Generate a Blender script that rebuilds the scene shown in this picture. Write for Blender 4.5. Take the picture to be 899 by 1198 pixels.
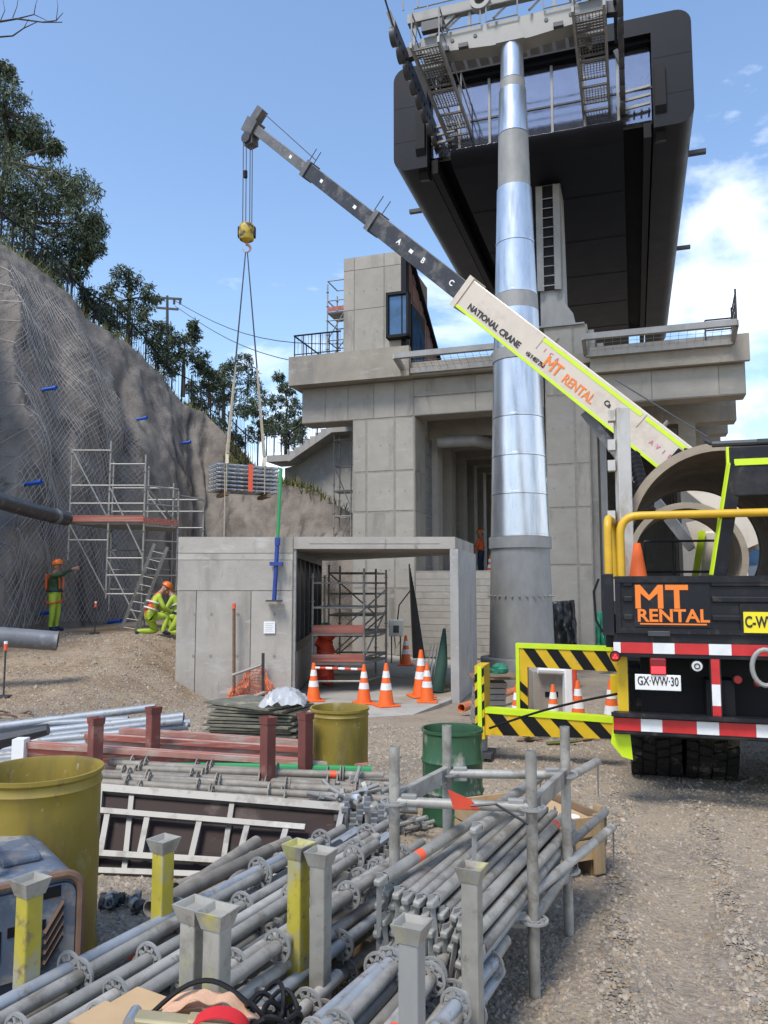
import bpy, math, random
import numpy as np
from mathutils import Vector as V, Matrix, noise as mnoise
R = math.radians
random.seed(7); rng = np.random.default_rng(7)
for o in list(bpy.data.objects): bpy.data.objects.remove(o)
scene = bpy.context.scene; COL = scene.collection

# ------------------------------------------------------------------ camera
CZ, PITCH, F = 1.7, R(5.46), 900.0
cd = bpy.data.cameras.new('camera'); cam = bpy.data.objects.new('camera', cd); COL.objects.link(cam)
cam.location = (0, 0, CZ); cam.rotation_euler = (math.pi/2 + PITCH, 0, 0)
cd.sensor_fit = 'VERTICAL'; cd.sensor_height = 36; cd.lens = F/1198*36; cd.clip_start = .05; cd.clip_end = 3000
scene.camera = cam
# ------------------------------------------------------------------ world, sun, exposure
SUN_EL, SUN_AZ = R(58), R(215)        # azimuth clockwise from +Y: behind the camera, to the left
w = bpy.data.worlds.new('World'); scene.world = w; w.use_nodes = True
nt = w.node_tree; nt.nodes.clear(); N = nt.nodes.new; L = nt.links.new
out = N('ShaderNodeOutputWorld'); bg = N('ShaderNodeBackground'); sky = N('ShaderNodeTexSky')
sky.sky_type = 'NISHITA'; sky.sun_disc = False; sky.sun_elevation = SUN_EL; sky.sun_rotation = SUN_AZ
sky.air_density = 1.25; sky.dust_density = .9; sky.ozone_density = 3.0; sky.altitude = 500
tc = N('ShaderNodeTexCoord'); sep = N('ShaderNodeSeparateXYZ'); L(tc.outputs['Generated'], sep.inputs[0])
mp = N('ShaderNodeMapping'); mp.inputs['Scale'].default_value = (1, 1, 2.2); mp.inputs['Location'].default_value = (.37, .2, .45)
L(tc.outputs['Generated'], mp.inputs[0])
n1 = N('ShaderNodeTexNoise'); n1.inputs['Scale'].default_value = 2.6; n1.inputs['Detail'].default_value = 9; n1.inputs['Roughness'].default_value = .56
n1.inputs['Distortion'].default_value = .25
L(mp.outputs[0], n1.inputs['Vector'])
# heap clouds low round the whole horizon, a few wisps higher up
el = N('ShaderNodeMapRange'); el.inputs[1].default_value = .25; el.inputs[2].default_value = .60; el.inputs[3].default_value = .0; el.inputs[4].default_value = .30
L(sep.outputs[2], el.inputs[0])
sb = N('ShaderNodeMath'); sb.operation = 'SUBTRACT'; L(n1.outputs[0], sb.inputs[0]); L(el.outputs[0], sb.inputs[1])
cr = N('ShaderNodeValToRGB'); cr.color_ramp.elements[0].position = .42; cr.color_ramp.elements[1].position = .60
L(sb.outputs[0], cr.inputs[0])
n2 = N('ShaderNodeTexNoise'); n2.inputs['Scale'].default_value = 6; n2.inputs['Detail'].default_value = 6; L(mp.outputs[0], n2.inputs['Vector'])
cc = N('ShaderNodeValToRGB'); cc.color_ramp.elements[0].color = (5.6, 6.0, 6.9, 1); cc.color_ramp.elements[1].color = (8.6, 8.7, 9.0, 1)
cc.color_ramp.elements[0].position = .35; cc.color_ramp.elements[1].position = .62
L(n2.outputs[0], cc.inputs[0])
mx = N('ShaderNodeMix'); mx.data_type = 'RGBA'; L(cr.outputs[0], mx.inputs[0]); L(sky.outputs[0], mx.inputs[6]); L(cc.outputs[0], mx.inputs[7])
L(mx.outputs[2], bg.inputs[0]); bg.inputs[1].default_value = .15; L(bg.outputs[0], out.inputs[0])
sd = bpy.data.lights.new('sun', 'SUN'); sd.energy = 2.1; sd.angle = R(18); sd.color = (1, .95, .88)
sun = bpy.data.objects.new('sun', sd); COL.objects.link(sun)
sdir = V((math.sin(SUN_AZ)*math.cos(SUN_EL), math.cos(SUN_AZ)*math.cos(SUN_EL), math.sin(SUN_EL)))
sun.rotation_euler = sdir.to_track_quat('Z', 'Y').to_euler(); sun.location = (0, 0, 40)
vs = scene.view_settings; vs.view_transform = 'Standard'; vs.look = 'None'; vs.exposure = 0.74; vs.gamma = 1; vs.use_curve_mapping = False

# ------------------------------------------------------------------ pixel -> place (a pixel gives only the direction)
def ray(px, py):
    a, b = (px-449.5)/F, (599-py)/F
    return V((a, math.cos(PITCH)-b*math.sin(PITCH), math.sin(PITCH)+b*math.cos(PITCH)))
def P(px, py, Y):
    d = ray(px, py); return V((0, 0, CZ)) + d*(Y/d.y)
def G(px, py, z=0):
    d = ray(px, py); return V((0, 0, CZ)) + d*((z-CZ)/d.z)
def PX(p):
    q = V(p)-V((0, 0, CZ)); f = q.y*math.cos(PITCH)+q.z*math.sin(PITCH); u = -q.y*math.sin(PITCH)+q.z*math.cos(PITCH)
    return 449.5+F*q.x/f, 599-F*u/f
def sstep(a, b, x):
    t = min(1, max(0, (x-a)/(b-a))); return t*t*(3-2*t)
class Fr:                                   # a frame turned by yaw: u to the right, v into depth
    def __init__(s, o, yaw):
        s.M = Matrix.Translation(V(o)) @ Matrix.Rotation(-R(yaw), 4, 'Z'); s.I = s.M.inverted(); s.yaw = -R(yaw); s.o = V(o)
    def __call__(s, u, v, z): return s.M @ V((u, v, z))
    def px(s, x, y, v):                      # pixel -> (u, z) on the plane v = const
        c = s.I @ V((0, 0, CZ)); d = s.I.to_3x3() @ ray(x, y); t = (v-c.y)/d.y; q = c+d*t; return q.x, q.z
    def pxz(s, x, y, z):                     # pixel -> (u, v) at height z (world z, frame origin z = 0)
        c = s.I @ V((0, 0, CZ)); d = s.I.to_3x3() @ ray(x, y); t = (z-c.z)/d.z; q = c+d*t; return q.x, q.y

# ------------------------------------------------------------------ materials
MATS = {}
def mat(name, col, rough=.6, metal=0., var=.12, scale=4., bump=0., bscale=60., rand=0., stain=None, stretch=(1, 1, 1), trans=0., emit=None, spec=.5, coat=0.):
    m = bpy.data.materials.new(name); m.use_nodes = True; t = m.node_tree; n = t.nodes.new; l = t.links.new
    b = t.nodes['Principled BSDF']; b.inputs['Roughness'].default_value = rough; b.inputs['Metallic'].default_value = metal
    b.inputs['Specular IOR Level'].default_value = spec; b.inputs['Coat Weight'].default_value = coat
    if trans: b.inputs['Transmission Weight'].default_value = trans
    c = n('ShaderNodeTexCoord'); mpn = n('ShaderNodeMapping'); mpn.inputs['Scale'].default_value = stretch; l(c.outputs['Object'], mpn.inputs[0])
    oi = n('ShaderNodeObjectInfo'); ad = n('ShaderNodeVectorMath'); l(mpn.outputs[0], ad.inputs[0])
    sc = n('ShaderNodeVectorMath'); sc.operation = 'SCALE'; cb = n('ShaderNodeCombineXYZ')
    for i in range(3): l(oi.outputs['Random'], cb.inputs[i])
    l(cb.outputs[0], sc.inputs[0]); sc.inputs['Scale'].default_value = 37. if rand else 0.; l(sc.outputs[0], ad.inputs[1])
    nz = n('ShaderNodeTexNoise'); nz.inputs['Scale'].default_value = scale; nz.inputs['Detail'].default_value = 7; nz.inputs['Roughness'].default_value = .62
    l(ad.outputs[0], nz.inputs['Vector'])
    rp = n('ShaderNodeValToRGB'); e = rp.color_ramp.elements; e[0].position = .3; e[1].position = .72
    e[0].color = tuple(x*(1-var) for x in col)+(1,); e[1].color = tuple(min(1, x*(1+var)) for x in col)+(1,)
    l(nz.outputs[0], rp.inputs[0]); res = rp.outputs[0]
    for st in (stain or []):
        c2, s2, th, stre = st; th -= .055
        mp2 = n('ShaderNodeMapping'); mp2.inputs['Scale'].default_value = stre; l(ad.outputs[0], mp2.inputs[0])
        z2 = n('ShaderNodeTexNoise'); z2.inputs['Scale'].default_value = s2; z2.inputs['Detail'].default_value = 8; z2.inputs['Roughness'].default_value = .65
        l(mp2.outputs[0], z2.inputs['Vector'])
        r2 = n('ShaderNodeValToRGB'); r2.color_ramp.elements[0].position = th; r2.color_ramp.elements[1].position = min(1, th+.12)
        l(z2.outputs[0], r2.inputs[0]); mm = n('ShaderNodeMix'); mm.data_type = 'RGBA'
        l(r2.outputs[0], mm.inputs[0]); l(res, mm.inputs[6]); mm.inputs[7].default_value = tuple(c2)+(1,); res = mm.outputs[2]
    if rand:
        hs = n('ShaderNodeHueSaturation'); mr = n('ShaderNodeMapRange'); mr.inputs[3].default_value = 1-rand; mr.inputs[4].default_value = 1+rand
        l(oi.outputs['Random'], mr.inputs[0]); l(mr.outputs[0], hs.inputs['Value']); l(res, hs.inputs['Color']); res = hs.outputs[0]
    l(res, b.inputs['Base Color'])
    rr = n('ShaderNodeMapRange'); rr.inputs[3].default_value = max(0, rough-.1); rr.inputs[4].default_value = min(1, rough+.1); l(nz.outputs[0], rr.inputs[0]); l(rr.outputs[0], b.inputs['Roughness'])
    if bump:
        bz = n('ShaderNodeTexNoise'); bz.inputs['Scale'].default_value = bscale; bz.inputs['Detail'].default_value = 5; l(ad.outputs[0], bz.inputs['Vector'])
        bp = n('ShaderNodeBump'); bp.inputs['Strength'].default_value = min(1, bump); bp.inputs['Distance'].default_value = .02*max(1, bump); l(bz.outputs[0], bp.inputs['Height']); l(bp.outputs[0], b.inputs['Normal'])
    if emit: b.inputs['Emission Color'].default_value = tuple(emit[:3])+(1,); b.inputs['Emission Strength'].default_value = emit[3]
    MATS[name] = m; return m
CS = [((.225, .205, .175), 1.1, .60, (1, 1, .25)), ((.36, .345, .31), 2.6, .63, (.6, .6, 1.6))]
mat('concrete_wall', (.40, .368, .318), .85, var=.13, scale=1.7, bump=.25, bscale=30, rand=.05, stain=[((.29, .262, .222), 1.0, .56, (1, 1, .3)), ((.47, .45, .41), 2.4, .62, (.5, .5, 1.5)), ((.20, .175, .145), 5, .69, (1, 1, .25))])
mat('concrete', (.30, .268, .218), .85, var=.16, scale=1.6, bump=.25, bscale=35, stain=CS)
mat('concrete_panel', (.335, .308, .262), .85, var=.10, scale=2.2, bump=.2, bscale=30, rand=.07, stain=CS)
mat('concrete_joint', (.275, .248, .207), .9, var=.2, scale=6)
mat('concrete_pale', (.38, .365, .335), .85, var=.14, scale=2, bump=.2, bscale=30, rand=.05, stain=[((.28, .265, .24), 1.4, .59, (1, 1, .3)), ((.46, .45, .42), 3, .62, (1, 1, 1))])
mat('concrete_slab', (.37, .35, .31), .88, var=.12, scale=1.5, bump=.25, bscale=25, stain=[((.30, .26, .2), 1.2, .55, (1, 1, 1))])
mat('shotcrete', (.215, .184, .153), .95, var=.28, scale=.9, bump=1.5, bscale=16, stain=[((.25, .218, .185), .55, .55, (1, 1, .6)), ((.095, .082, .072), .9, .58, (1.6, 1.6, .35)), ((.42, .39, .36), 2.3, .70, (1, 1, .7))])
mat('mound_soil', (.25, .175, .105), .95, var=.3, scale=9, bump=1.2, bscale=30, stain=[((.33, .25, .165), 1.3, .52, (1, 1, 1))])
mat('gravel_ground', (.285, .228, .165), .95, var=.30, scale=14, bump=1.4, bscale=38, stain=[((.33, .262, .182), 1.1, .50, (1, 1, 1)), ((.21, .175, .135), .7, .60, (1, 1, 1))])
mat('earth', (.30, .25, .18), .95, var=.3, scale=3, bump=.8, bscale=9)
for i, c in enumerate([(.315, .258, .19), (.25, .212, .17), (.37, .31, .235), (.185, .157, .128), (.30, .225, .145)]): mat('stone%d' % i, c, .9, var=.25, scale=9)
mat('dark_cladding', (.0085, .0095, .0145), .5, var=.15, scale=1.2, spec=.18, stain=[((.012, .013, .019), .8, .58, (1, 1, .4))])
mat('dark_underside', (.006, .006, .008), .6, var=.2, scale=1, spec=.15)
mat('glass', (.46, .47, .54), .05, metal=.9, var=.05); MATS['glass'].node_tree.nodes['Principled BSDF'].inputs['Alpha'].default_value = .5
mat('stake_white', (.50, .48, .44), .6, var=.12, stain=[((.36, .32, .26), 5, .58, (1, 1, .4)), ((.25, .14, .08), 9, .66, (1, 1, .6))])
mat('grate', (.16, .16, .155), .6, metal=.3, var=.2)
mat('blue_glass', (.03, .09, .19), .06, var=.5, scale=1.6, spec=1)
mat('galvanised', (.60, .62, .64), .30, metal=.85, var=.14, scale=5, rand=.05, stretch=(1, 1, .25), stain=[((.42, .44, .46), 3, .6, (1, 1, .4))])
mat('galv_dull', (.285, .28, .262), .6, metal=.2, var=.16, scale=4, rand=.06, stretch=(1, 1, .5))
mat('steel_grey', (.31, .30, .272), .55, metal=.25, var=.18, scale=6, rand=.1, stain=[((.26, .25, .23), 5, .6, (1, 1, 1))])
mat('tower_head', (.25, .245, .225), .55, metal=.25, var=.1, scale=3)
mat('dark_steel', (.06, .06, .062), .5, metal=.3, var=.2, scale=5)
mat('tube_zinc', (.34, .322, .283), .52, metal=.2, var=.26, scale=9, rand=.22, bump=.06, bscale=60, stain=[((.21, .188, .155), 7, .56, (1, 1, 1)), ((.38, .36, .325), 11, .66, (1, 1, 1)), ((.19, .135, .09), 24, .68, (1, 1, 1))])
mat('tube_old', (.24, .212, .172), .7, metal=.2, var=.25, scale=8, rand=.15, stain=[((.33, .30, .255), 5, .58, (1, 1, 1)), ((.16, .125, .09), 7, .63, (1, 1, 1))])
mat('tube_blue', (.27, .292, .315), .52, metal=.2, var=.2, scale=7, rand=.12, stain=[((.31, .305, .285), 6, .58, (1, 1, 1)), ((.17, .145, .115), 15, .62, (1, 1, 1))])
mat('post_zinc', (.315, .297, .255), .55, metal=.2, var=.2, scale=7, rand=.08, stain=[((.52, .47, .07), 3.1, .62, (1, 1, .5)), ((.23, .215, .18), 9, .60, (1, 1, 1)), ((.17, .12, .08), 26, .66, (1, 1, 1)), ((.18, .155, .12), 4.5, .60, (1, 1, .3))])
mat('post_yellow', (.40, .33, .035), .6, var=.2, scale=6, stain=[((.30, .295, .27), 5.5, .52, (1, 1, .55)), ((.17, .13, .08), 18, .62, (1, 1, 1))])
mat('red_paint', (.58, .06, .025), .55, var=.2, scale=8)
mat('orange_mark', (.80, .11, .045), .6, var=.15, scale=12)
mat('primer_red', (.17, .052, .04), .7, var=.22, scale=6, rand=.08, stain=[((.24, .12, .09), 6, .6, (1, 1, 1))])
mat('red_timber', (.36, .105, .075), .75, var=.25, scale=5, stretch=(.3, 3, 3), stain=[((.42, .32, .25), 5, .58, (.3, 2, 2))])
mat('pink_timber', (.42, .20, .15), .8, var=.2, scale=5, stain=[((.46, .40, .33), 4, .5, (.5, 2, 2))])
mat('ply_brown', (.032, .018, .015), .6, spec=.2, var=.3, scale=3, stain=[((.11, .08, .065), 2.2, .6, (1, 1, 1))])
mat('aluminium', (.22, .212, .19), .5, metal=.3, var=.15, scale=9, stain=[((.15, .138, .118), 8, .58, (1, 1, 1)), ((.28, .27, .25), 3, .62, (1, 1, 1))])
mat('ply_edge', (.16, .15, .11), .8, var=.35, scale=9, rand=.2, stain=[((.40, .34, .22), 3.4, .62, (1, 1, 1))])
mat('olive_paint', (.255, .185, .026), .45, var=.14, scale=3, stain=[((.36, .30, .13), 7, .62, (1, 1, .6)), ((.17, .125, .03), 2.5, .57, (1, 1, .35)), ((.16, .085, .035), 11, .67, (1, 1, .5)), ((.42, .38, .28), 26, .68, (1, 1, .6))])
mat('green_paint', (.025, .085, .035), .45, var=.2, scale=4, stain=[((.02, .055, .028), 3, .56, (1, 1, .5)), ((.33, .30, .24), 8, .60, (1, 1, .45)), ((.15, .085, .04), 13, .66, (1, 1, .5))])
mat('drum_dirt', (.22, .195, .15), .95, var=.4, scale=12, bump=.5)
mat('rust', (.17, .10, .065), .85, var=.3, scale=12)
mat('gen_blue', (.014, .07, .42), .5, var=.3, scale=6, stain=[((.06, .065, .08), 6, .56, (1, 1, 1)), ((.30, .27, .22), 9, .66, (1, 1, 1))])
mat('gen_grey', (.10, .125, .165), .5, var=.3, scale=5, stain=[((.30, .285, .255), 6, .55, (1, 1, 1)), ((.20, .13, .09), 9, .64, (1, 1, 1)), ((.45, .38, .08), 4, .70, (1, 1, 1))])
mat('black', (.010, .010, .011), .6, var=.2, scale=8, spec=.2)
mat('truck_black', (.012, .0125, .016), .45, var=.2, scale=3, spec=.28, stain=[((.032, .03, .027), 3, .58, (1, 1, 1)), ((.075, .064, .05), 7, .65, (1, 1, .5)), ((.11, .095, .075), 30, .70, (1, 1, 1))])
mat('rubber', (.018, .017, .016), .85, var=.3, scale=14, spec=.2, stain=[((.11, .095, .075), 7, .6, (1, 1, 1))])
mat('white_paint', (.78, .77, .74), .5, var=.06, scale=6)
mat('white_reflect', (.72, .72, .70), .35, var=.1, scale=9)
mat('red_reflect', (.52, .025, .025), .35, var=.15, scale=9)
mat('yellow_paint', (.62, .36, .015), .42, var=.12, scale=6, stain=[((.45, .27, .03), 7, .62, (1, 1, 1))])
mat('hazard_yellow', (.66, .42, .01), .45, var=.12, scale=6, stain=[((.45, .33, .08), 6, .64, (1, 1, 1))])
mat('lime', (.56, .74, .015), .4, var=.06, scale=6, emit=None)
mat('crane_beige', (.58, .50, .40), .42, var=.06, scale=2, coat=.2, stain=[((.50, .42, .33), 2.5, .6, (1, 1, 1))])
mat('boom_black', (.025, .025, .028), .45, var=.3, scale=3, stain=[((.11, .10, .09), 3, .57, (1, 1, 1))])
mat('boom_grey', (.13, .125, .12), .5, metal=.3, var=.3, scale=3, stain=[((.24, .22, .2), 4, .6, (1, 1, 1))])
mat('text_orange', (.80, .20, .02), .5, var=.03); mat('text_black', (.02, .02, .02), .5, var=.03); mat('text_pink', (.62, .16, .30), .6, var=.2)
mat('sign_yellow', (.80, .66, .015), .45, var=.04)
mat('pipe_concrete', (.26, .215, .165), .85, var=.22, scale=2.4, bump=.15, bscale=20, stain=[((.36, .32, .26), 1.6, .56, (1, 1, 1)), ((.16, .13, .1), 3, .6, (1, 1, 1))])
mat('pipe_rim', (.33, .27, .195), .8, var=.2, scale=6)
mat('lamp_red', (.55, .01, .015), .3, var=.05, emit=(1, .03, .04, 1.6)); mat('lamp_dark_red', (.22, .012, .014), .25, var=.1); mat('lamp_clear', (.62, .62, .60), .15, var=.1)
mat('cone_orange', (.80, .13, .015), .55, var=.08, scale=8, rand=.06, stain=[((.50, .12, .05), 8, .66, (1, 1, 1))])
mat('cone_white', (.74, .73, .70), .4, var=.08, scale=8)
mat('pipe_orange', (.62, .17, .05), .45, var=.1)
mat('net_orange', (.78, .16, .04), .6, var=.1)
mat('copper', (.20, .105, .085), .45, metal=.3, var=.25, scale=3, rand=.18)
mat('wood', (.40, .27, .14), .75, var=.25, scale=4, stretch=(4, 1, 1), rand=.1)
mat('wood_dark', (.20, .13, .075), .8, var=.3, scale=4, rand=.1)
mat('cardboard', (.46, .31, .165), .85, var=.12, scale=4, rand=.06)
mat('plastic_film', (.72, .73, .74), .22, var=.1, trans=.45, scale=5)
mat('strap', (.62, .36, .22), .8, var=.15, scale=30); mat('strap_red', (.58, .015, .02), .6, var=.15, scale=12)
mat('zinc_gold', (.52, .43, .24), .4, metal=.5, var=.15)
mat('hivis', (.38, .52, .05), .7, var=.12, scale=9); mat('orange_vest', (.70, .12, .03), .75, var=.15, scale=9); mat('green_shirt', (.035, .09, .04), .85, var=.2, scale=8)
mat('skin', (.36, .20, .13), .55, var=.08); mat('helmet', (.72, .15, .01), .35, var=.05); mat('navy', (.02, .03, .06), .8, var=.2)
mat('hook_yellow', (.52, .36, .02), .5, var=.2, scale=6, stain=[((.05, .045, .04), 6, .52, (1, 1, 1))])
mat('sling', (.42, .36, .27), .85, var=.2, scale=20); mat('rope', (.08, .08, .085), .5, metal=.4, var=.1)
mat('pole_green', (.03, .28, .09), .45, var=.1); mat('pole_blue', (.02, .055, .26), .45, var=.12)
mat('blue_plastic', (.02, .10, .48), .45, var=.1); mat('pvc_black', (.03, .032, .037), .4, var=.15, scale=6, stain=[((.12, .11, .1), 5, .6, (1, 1, 1))])
mat('grey_pipe', (.15, .155, .165), .5, var=.2, scale=5, stain=[((.30, .28, .25), 4, .58, (1, 1, 1))])
mat('bark', (.11, .085, .06), .95, var=.3, scale=8); mat('twig', (.055, .042, .036), .9, var=.2)
for i, c in enumerate([(.055, .082, .036), (.085, .112, .052), (.038, .060, .030), (.115, .138, .072)]): mat('leaf%d' % i, c, .6, var=.25, scale=6)
mat('grass', (.12, .13, .035), .85, var=.35, scale=5); mat('dry_grass', (.22, .19, .07), .9, var=.3, scale=6)
mat('tarp_green', (.02, .17, .10), .6, var=.2, scale=5); mat('tarp_black', (.02, .02, .021), .4, var=.2, scale=6); mat('netting_dark', (.02, .06, .045), .8, var=.2)
mat('net_wire', (.33, .305, .28), .6, metal=.3, var=.2)
mat('paper', (.80, .80, .79), .8, var=.03); mat('elec_box', (.44, .46, .43), .5, var=.1)

# ------------------------------------------------------------------ mesh helpers
W = {}
Z = V((0, 0, 1))
def basis(d, up=Z):
    d = V(d).normalized(); s = d.cross(up)
    if s.length < 1e-4: s = d.cross(V((1, 0, 0)))
    s.normalize(); return d, s, s.cross(d)
class MB:
    def __init__(s): s.v = []; s.f = []; s.mi = []
    def add(s, vs, fs, mi=0):
        o = len(s.v); s.v += [tuple(x) for x in vs]; s.f += [tuple(i+o for i in f) for f in fs]; s.mi += [mi]*len(fs); return s
    def box(s, x0, x1, y0, y1, z0, z1, M=None, mi=0):
        vs = [V((x, y, z)) for z in (z0, z1) for y in (y0, y1) for x in (x0, x1)]
        if M is not None:
            m = M.M if isinstance(M, Fr) else M; vs = [m @ q for q in vs]
        return s.add(vs, [(0, 2, 3, 1), (4, 5, 7, 6), (0, 1, 5, 4), (2, 6, 7, 3), (0, 4, 6, 2), (1, 3, 7, 5)], mi)
    def beam(s, p0, p1, wd, ht, up=Z, mi=0, w2=None, h2=None):
        p0, p1 = V(p0), V(p1); d, a, b = basis(p1-p0, up); w2 = w2 or wd; h2 = h2 or ht
        vs = [p+a*sx*W_/2+b*sz*H_/2 for p, W_, H_ in ((p0, wd, ht), (p1, w2, h2)) for sz in (-1, 1) for sx in (-1, 1)]
        return s.add(vs, [(0, 1, 3, 2), (4, 6, 7, 5), (0, 4, 5, 1), (2, 3, 7, 6), (0, 2, 6, 4), (1, 5, 7, 3)], mi)
    def tube(s, p0, p1, r, r2=None, n=8, cap=True, mi=0, hollow=0):
        p0, p1 = V(p0), V(p1); d, a, b = basis(p1-p0); r2 = r if r2 is None else r2
        ring = lambda p, rr: [p+(a*math.cos(2*math.pi*i/n)+b*math.sin(2*math.pi*i/n))*rr for i in range(n)]
        vs = ring(p0, r)+ring(p1, r2); fs = [(i, (i+1) % n, n+(i+1) % n, n+i) for i in range(n)]
        if hollow:
            vs += ring(p0, r*hollow)+ring(p1, r2*hollow)
            for i in range(n):
                j = (i+1) % n; fs += [(2*n+i, 3*n+i, 3*n+j, 2*n+j), (i, 2*n+i, 2*n+j, j), (n+i, n+j, 3*n+j, 3*n+i)]
        elif cap: fs += [tuple(range(n-1, -1, -1)), tuple(range(n, 2*n))]
        return s.add(vs, fs, mi)
    def path(s, pts, r, n=6, mi=0, closed=False):
        pts = [V(p) for p in pts]; m = len(pts); vs = []; fs = []; pa = None
        for k, p in enumerate(pts):
            t = (pts[min(k+1, m-1)]-pts[max(k-1, 0)]) if not closed else (pts[(k+1) % m]-pts[k-1])
            d = t.normalized()
            if pa is None: _, a, b = basis(d)
            else:
                a = pa-d*pa.dot(d); a.normalize(); b = a.cross(d)
            pa = a; rr = r[k] if hasattr(r, '__len__') else r
            vs += [p+(a*math.cos(2*math.pi*i/n)+b*math.sin(2*math.pi*i/n))*rr for i in range(n)]
        for k in range(m if closed else m-1):
            k2 = (k+1) % m
            fs += [(k*n+i, k*n+(i+1) % n, k2*n+(i+1) % n, k2*n+i) for i in range(n)]
        if not closed: fs += [tuple(range(n-1, -1, -1)), tuple(range((m-1)*n, m*n))]
        return s.add(vs, fs, mi)
    def lathe(s, prof, c, n=24, M=None, mi=0, closed=False):
        c = V(c); vs = []; fs = []; m = len(prof)
        for r, z in prof:
            for i in range(n):
                q = V((r*math.cos(2*math.pi*i/n), r*math.sin(2*math.pi*i/n), z)); q = (M @ q) if M is not None else q; vs.append(c+q)
        for k in range(m-1): fs += [(k*n+i, k*n+(i+1) % n, (k+1)*n+(i+1) % n, (k+1)*n+i) for i in range(n)]
        if closed: fs += [((m-1)*n+i, (m-1)*n+(i+1) % n, (i+1) % n, i) for i in range(n)]
        else: fs += [tuple(range(n-1, -1, -1)), tuple(range((m-1)*n, m*n))]
        return s.add(vs, fs, mi)
    def prism(s, poly, d0, d1, M, mi=0):       # poly in (a, c) of matrix M, extruded along its y
        m = M.M if isinstance(M, Fr) else M; n = len(poly)
        vs = [m @ V((a, d, c)) for d in (d0, d1) for a, c in poly]
        return s.add(vs, [tuple(range(n)), tuple(range(2*n-1, n-1, -1))]+[(i, n+i, n+(i+1) % n, (i+1) % n) for i in range(n)], mi)
    def build(s, name, mt, parent=None, smooth=False, bevel=0, kind=None, label=None, cat=None, group=None, sharp=.7):
        me = bpy.data.meshes.new(name)
        if parent is not None:
            inv = W[parent].inverted(); vs = [inv @ V(q) for q in s.v]; loc = None
        else:
            a = np.array(s.v); lo, hi = a.min(0), a.max(0); loc = V(((lo[0]+hi[0])/2, (lo[1]+hi[1])/2, lo[2])); vs = [V(q)-loc for q in s.v]
        me.from_pydata([tuple(q) for q in vs], [], s.f)
        for k in ([mt] if not isinstance(mt, (list, tuple)) else mt): me.materials.append(MATS[k] if isinstance(k, str) else k)
        if len(me.materials) > 1: me.polygons.foreach_set('material_index', s.mi)
        if smooth:
            me.polygons.foreach_set('use_smooth', [True]*len(me.polygons)); me.set_sharp_from_angle(angle=sharp)
        me.update()
        o = bpy.data.objects.new(name, me); COL.objects.link(o)
        if parent is not None: o.parent = parent; W[o] = W[parent]
        else: o.location = loc; W[o] = Matrix.Translation(loc)
        if bevel:
            b = o.modifiers.new('bevel', 'BEVEL'); b.width = bevel; b.segments = 2; b.limit_method = 'ANGLE'; b.angle_limit = R(40)
        props(o, label, cat, group, kind); return o
def props(o, label=None, cat=None, group=None, kind=None):
    for k, x in (('label', label), ('category', cat), ('group', group), ('kind', kind)):
        if x: o[k] = x
    return o
def thing(name, label, cat, loc, rz=0, group=None):
    o = bpy.data.objects.new(name, None); COL.objects.link(o); o.empty_display_size = .1
    o.location = V(loc); o.rotation_euler = (0, 0, rz); W[o] = Matrix.Translation(V(loc)) @ Matrix.Rotation(rz, 4, 'Z')
    return props(o, label, cat, group)
def kids(o): return [c for c in o.children]
def dup(root, loc, rz=0, label=None, group=None, scale=1, tilt=(0, 0)):
    def cp(o, par):
        c = o.copy(); COL.objects.link(c); c.parent = par
        for ch in kids(o): cp(ch, c)
        return c
    r = cp(root, None); r.location = V(loc); r.rotation_euler = (tilt[0], tilt[1], rz); r.scale = (scale,)*3
    W[r] = Matrix.Translation(V(loc)) @ Matrix.Rotation(rz, 4, 'Z')
    return props(r, label, None, group)
def text(s, size, mtx, mt, parent, name='lettering', depth=.002, xs=1, bold=0):
    cu = bpy.data.curves.new('t', 'FONT'); cu.body = s; cu.size = size; cu.extrude = depth; cu.align_x = 'CENTER'; cu.align_y = 'CENTER'; cu.offset = bold; cu.resolution_u = 3
    t = bpy.data.objects.new('t', cu); COL.objects.link(t); dg = bpy.context.evaluated_depsgraph_get(); dg.update()
    me = bpy.data.meshes.new_from_object(t.evaluated_get(dg)); bpy.data.objects.remove(t)
    me.transform(Matrix.Diagonal((xs, 1, 1, 1))); me.transform(W[parent].inverted() @ mtx); me.materials.clear(); me.materials.append(MATS[mt])
    o = bpy.data.objects.new(name, me); COL.objects.link(o); o.parent = parent; W[o] = W[parent]; return o
def axes(o, x, y):                       # matrix with x axis, y axis given
    x = V(x).normalized(); y = V(y); y = (y-x*y.dot(x)).normalized(); z = x.cross(y)
    m = Matrix((x, y, z)).transposed().to_4x4(); m.translation = V(o); return m
def panel_grid(fr, us, zs, v, par, mt='concrete_panel', th=.02, gap=.012, name='panel', skip=()):
    for i in range(len(us)-1):
        for j in range(len(zs)-1):
            if (i, j) in skip: continue
            MB().box(us[i]+gap, us[i+1]-gap, v-th, v, zs[j]+gap, zs[j+1]-gap, fr).build(name, mt, par)

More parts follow.
